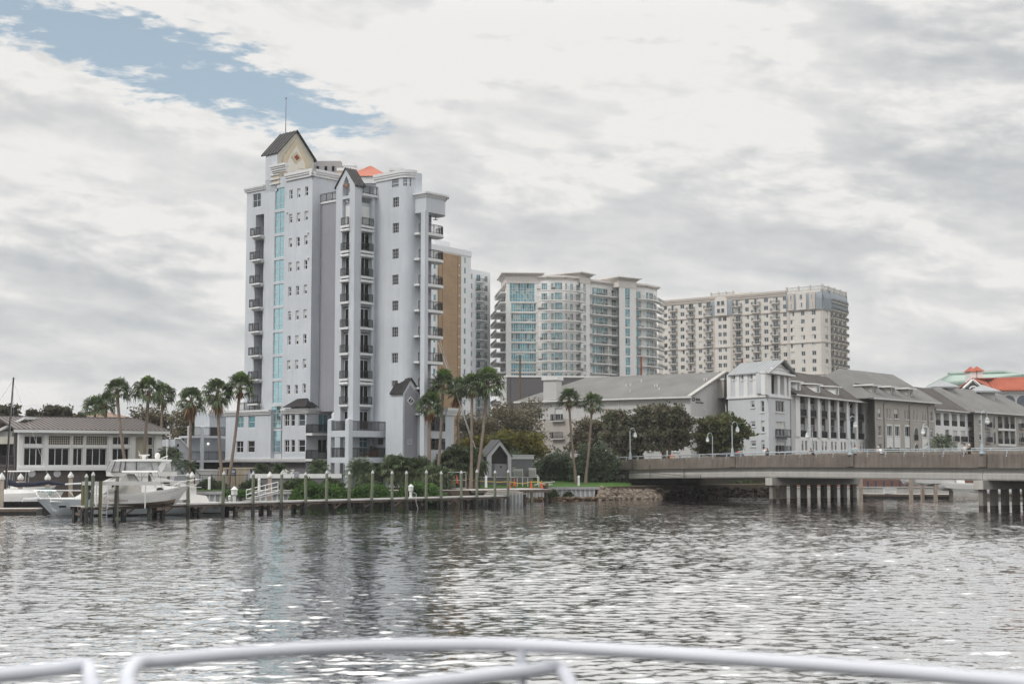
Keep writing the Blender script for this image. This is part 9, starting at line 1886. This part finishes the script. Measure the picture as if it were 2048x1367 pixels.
person("person in white shirt and dark hair leaning on the bridge rail by the small tree", onb(1519, .85), bang + math.pi, 1.74, (.72, .76, .80), (.6, .66, .72), arms=(.9, .2), lean=.12)
person("person with light brown hair beside the one in the white shirt", onb(1523.5, .9), bang + math.pi, 1.6, (.03, .03, .03), (.03, .03, .03), (.25, .12, .06), long_hair=True)
person("person in black top crouching behind the rail beside the pale colonnade", onb(1614, 1.0), bang + math.pi, 1.7, (.03, .028, .026), (.03, .03, .03), lean=.55, arms=(1.1, .6), crouch=.55)
person("person in a white and blue striped shirt beside a bridge lamp", onb(1697, 1.0), bang, 1.78, (.70, .74, .76), (.05, .05, .06), (.12, .06, .03), stripes=(.22, .38, .48))
person("person in white shirt and cap bending over a bicycle on the bridge", onb(1751, 1.0), bang + math.pi, 1.78, (.76, .76, .76), (.06, .05, .05), (.2, .18, .16), cap=(.6, .58, .55), lean=.7, arms=(1.2, 1.0), crouch=.3)
person("walking person in white shirt and navy shorts near the tall lamp", onb(1914.5, 1.1), bang + .1, 1.80, (.78, .77, .78), (.035, .045, .08), (.08, .045, .03), stride=.42, arms=(.5, .1), elbow=.8)
person("walking person in black top and white cap beside the one in navy shorts", onb(1923.5, 1.15), bang + .1, 1.66, (.02, .02, .022), (.02, .02, .022), (.1, .06, .04), cap=(.8, .8, .82), stride=.38, arms=(.2, -.4), shorts=False)

# ---------------------------------------------------------------- the tube railing of the boat the photo was taken from
def boat_rail():
    T = thing("boat_railing", "thick white tube railing of the boat in front, curving across the water", "railing", (0, 2.9, 3.4)); zr_ = 4.604; wm = mat("railing_paint", (.63, .645, .70), .4, var=.03)
    G = lambda px, py: gnd(px, py, zr_)
    def smooth_(pts, k=6):
        out_ = []
        for i in range(len(pts) - 1):
            p0, p1, p2, p3 = pts[max(i - 1, 0)], pts[i], pts[i + 1], pts[min(i + 2, len(pts) - 1)]
            for j in range(k): t = j / k; out_.append(.5 * ((2 * p1) + (p2 - p0) * t + (2 * p0 - 5 * p1 + 4 * p2 - p3) * t * t + (3 * p1 - p0 - 3 * p2 + p3) * t ** 3))
        return out_ + [pts[-1]]
    dn = lambda p, dx, h: p + Vector((dx, -.05, -h))
    a = G(262, 1334); pts = [dn(a, .12, 1.15), dn(a, .035, .14), dn(a, .006, .035), G(272, 1327)] + [G(*p) for p in ((330, 1319), (500, 1304), (700, 1292), (900, 1288.5), (1042, 1289.5), (1250, 1301), (1500, 1318), (1750, 1337), (2060, 1366), (2500, 1412))]
    q = MB(); q.tube(smooth_(pts), .0150, 16); q.build("rail", wm, T, True)
    b_ = G(188, 1333); pts = [G(*p) for p in ((-400, 1400), (-150, 1368), (0, 1350), (102, 1339))] + [G(172, 1330), dn(b_, .010, .035), dn(b_, .035, .14), dn(b_, .12, 1.15)]
    q = MB(); q.tube(smooth_(pts), .0148, 16); q.build("rail", wm, T, True)
    c = G(1042, 1290); q = MB(); q.tube([c + Vector((0, 0, -.01)), c + Vector((.01, -.01, -1.15))], .0108, 12); q.build("stanchion", wm, T, True)
    z2_ = zr_ - .05; G2 = lambda px, py: gnd(px, py, z2_); e = G2(1134, 1340); pts = [G2(*p) for p in ((500, 1430), (800, 1374), (950, 1354), (1060, 1340))] + [G2(1118, 1335), dn(e, .010, .035), dn(e, .035, .14), dn(e, .1, 1.1)]
    q = MB(); q.tube(smooth_(pts), .0158, 16); q.build("rail", wm, T, True)
boat_rail()

# ---------------------------------------------------------------- thin haze added to lift the blacks and pale the distance
hz = MB(); hz.box(-3100, -450, -3.5, 3100, 4100, 62)
hm_ = bpy.data.materials.new("haze"); hm_.use_nodes = True; ht = hm_.node_tree; ht.nodes.remove(ht.nodes["Principled BSDF"]); pv = ht.nodes.new("ShaderNodeVolumePrincipled")
pv.inputs["Color"].default_value = (.93, .94, .95, 1); pv.inputs["Density"].default_value = .00017; pv.inputs["Anisotropy"].default_value = .2; ht.links.new(pv.outputs[0], ht.nodes["Material Output"].inputs["Volume"])
tag(hz.build("haze", hm_), kind="stuff")
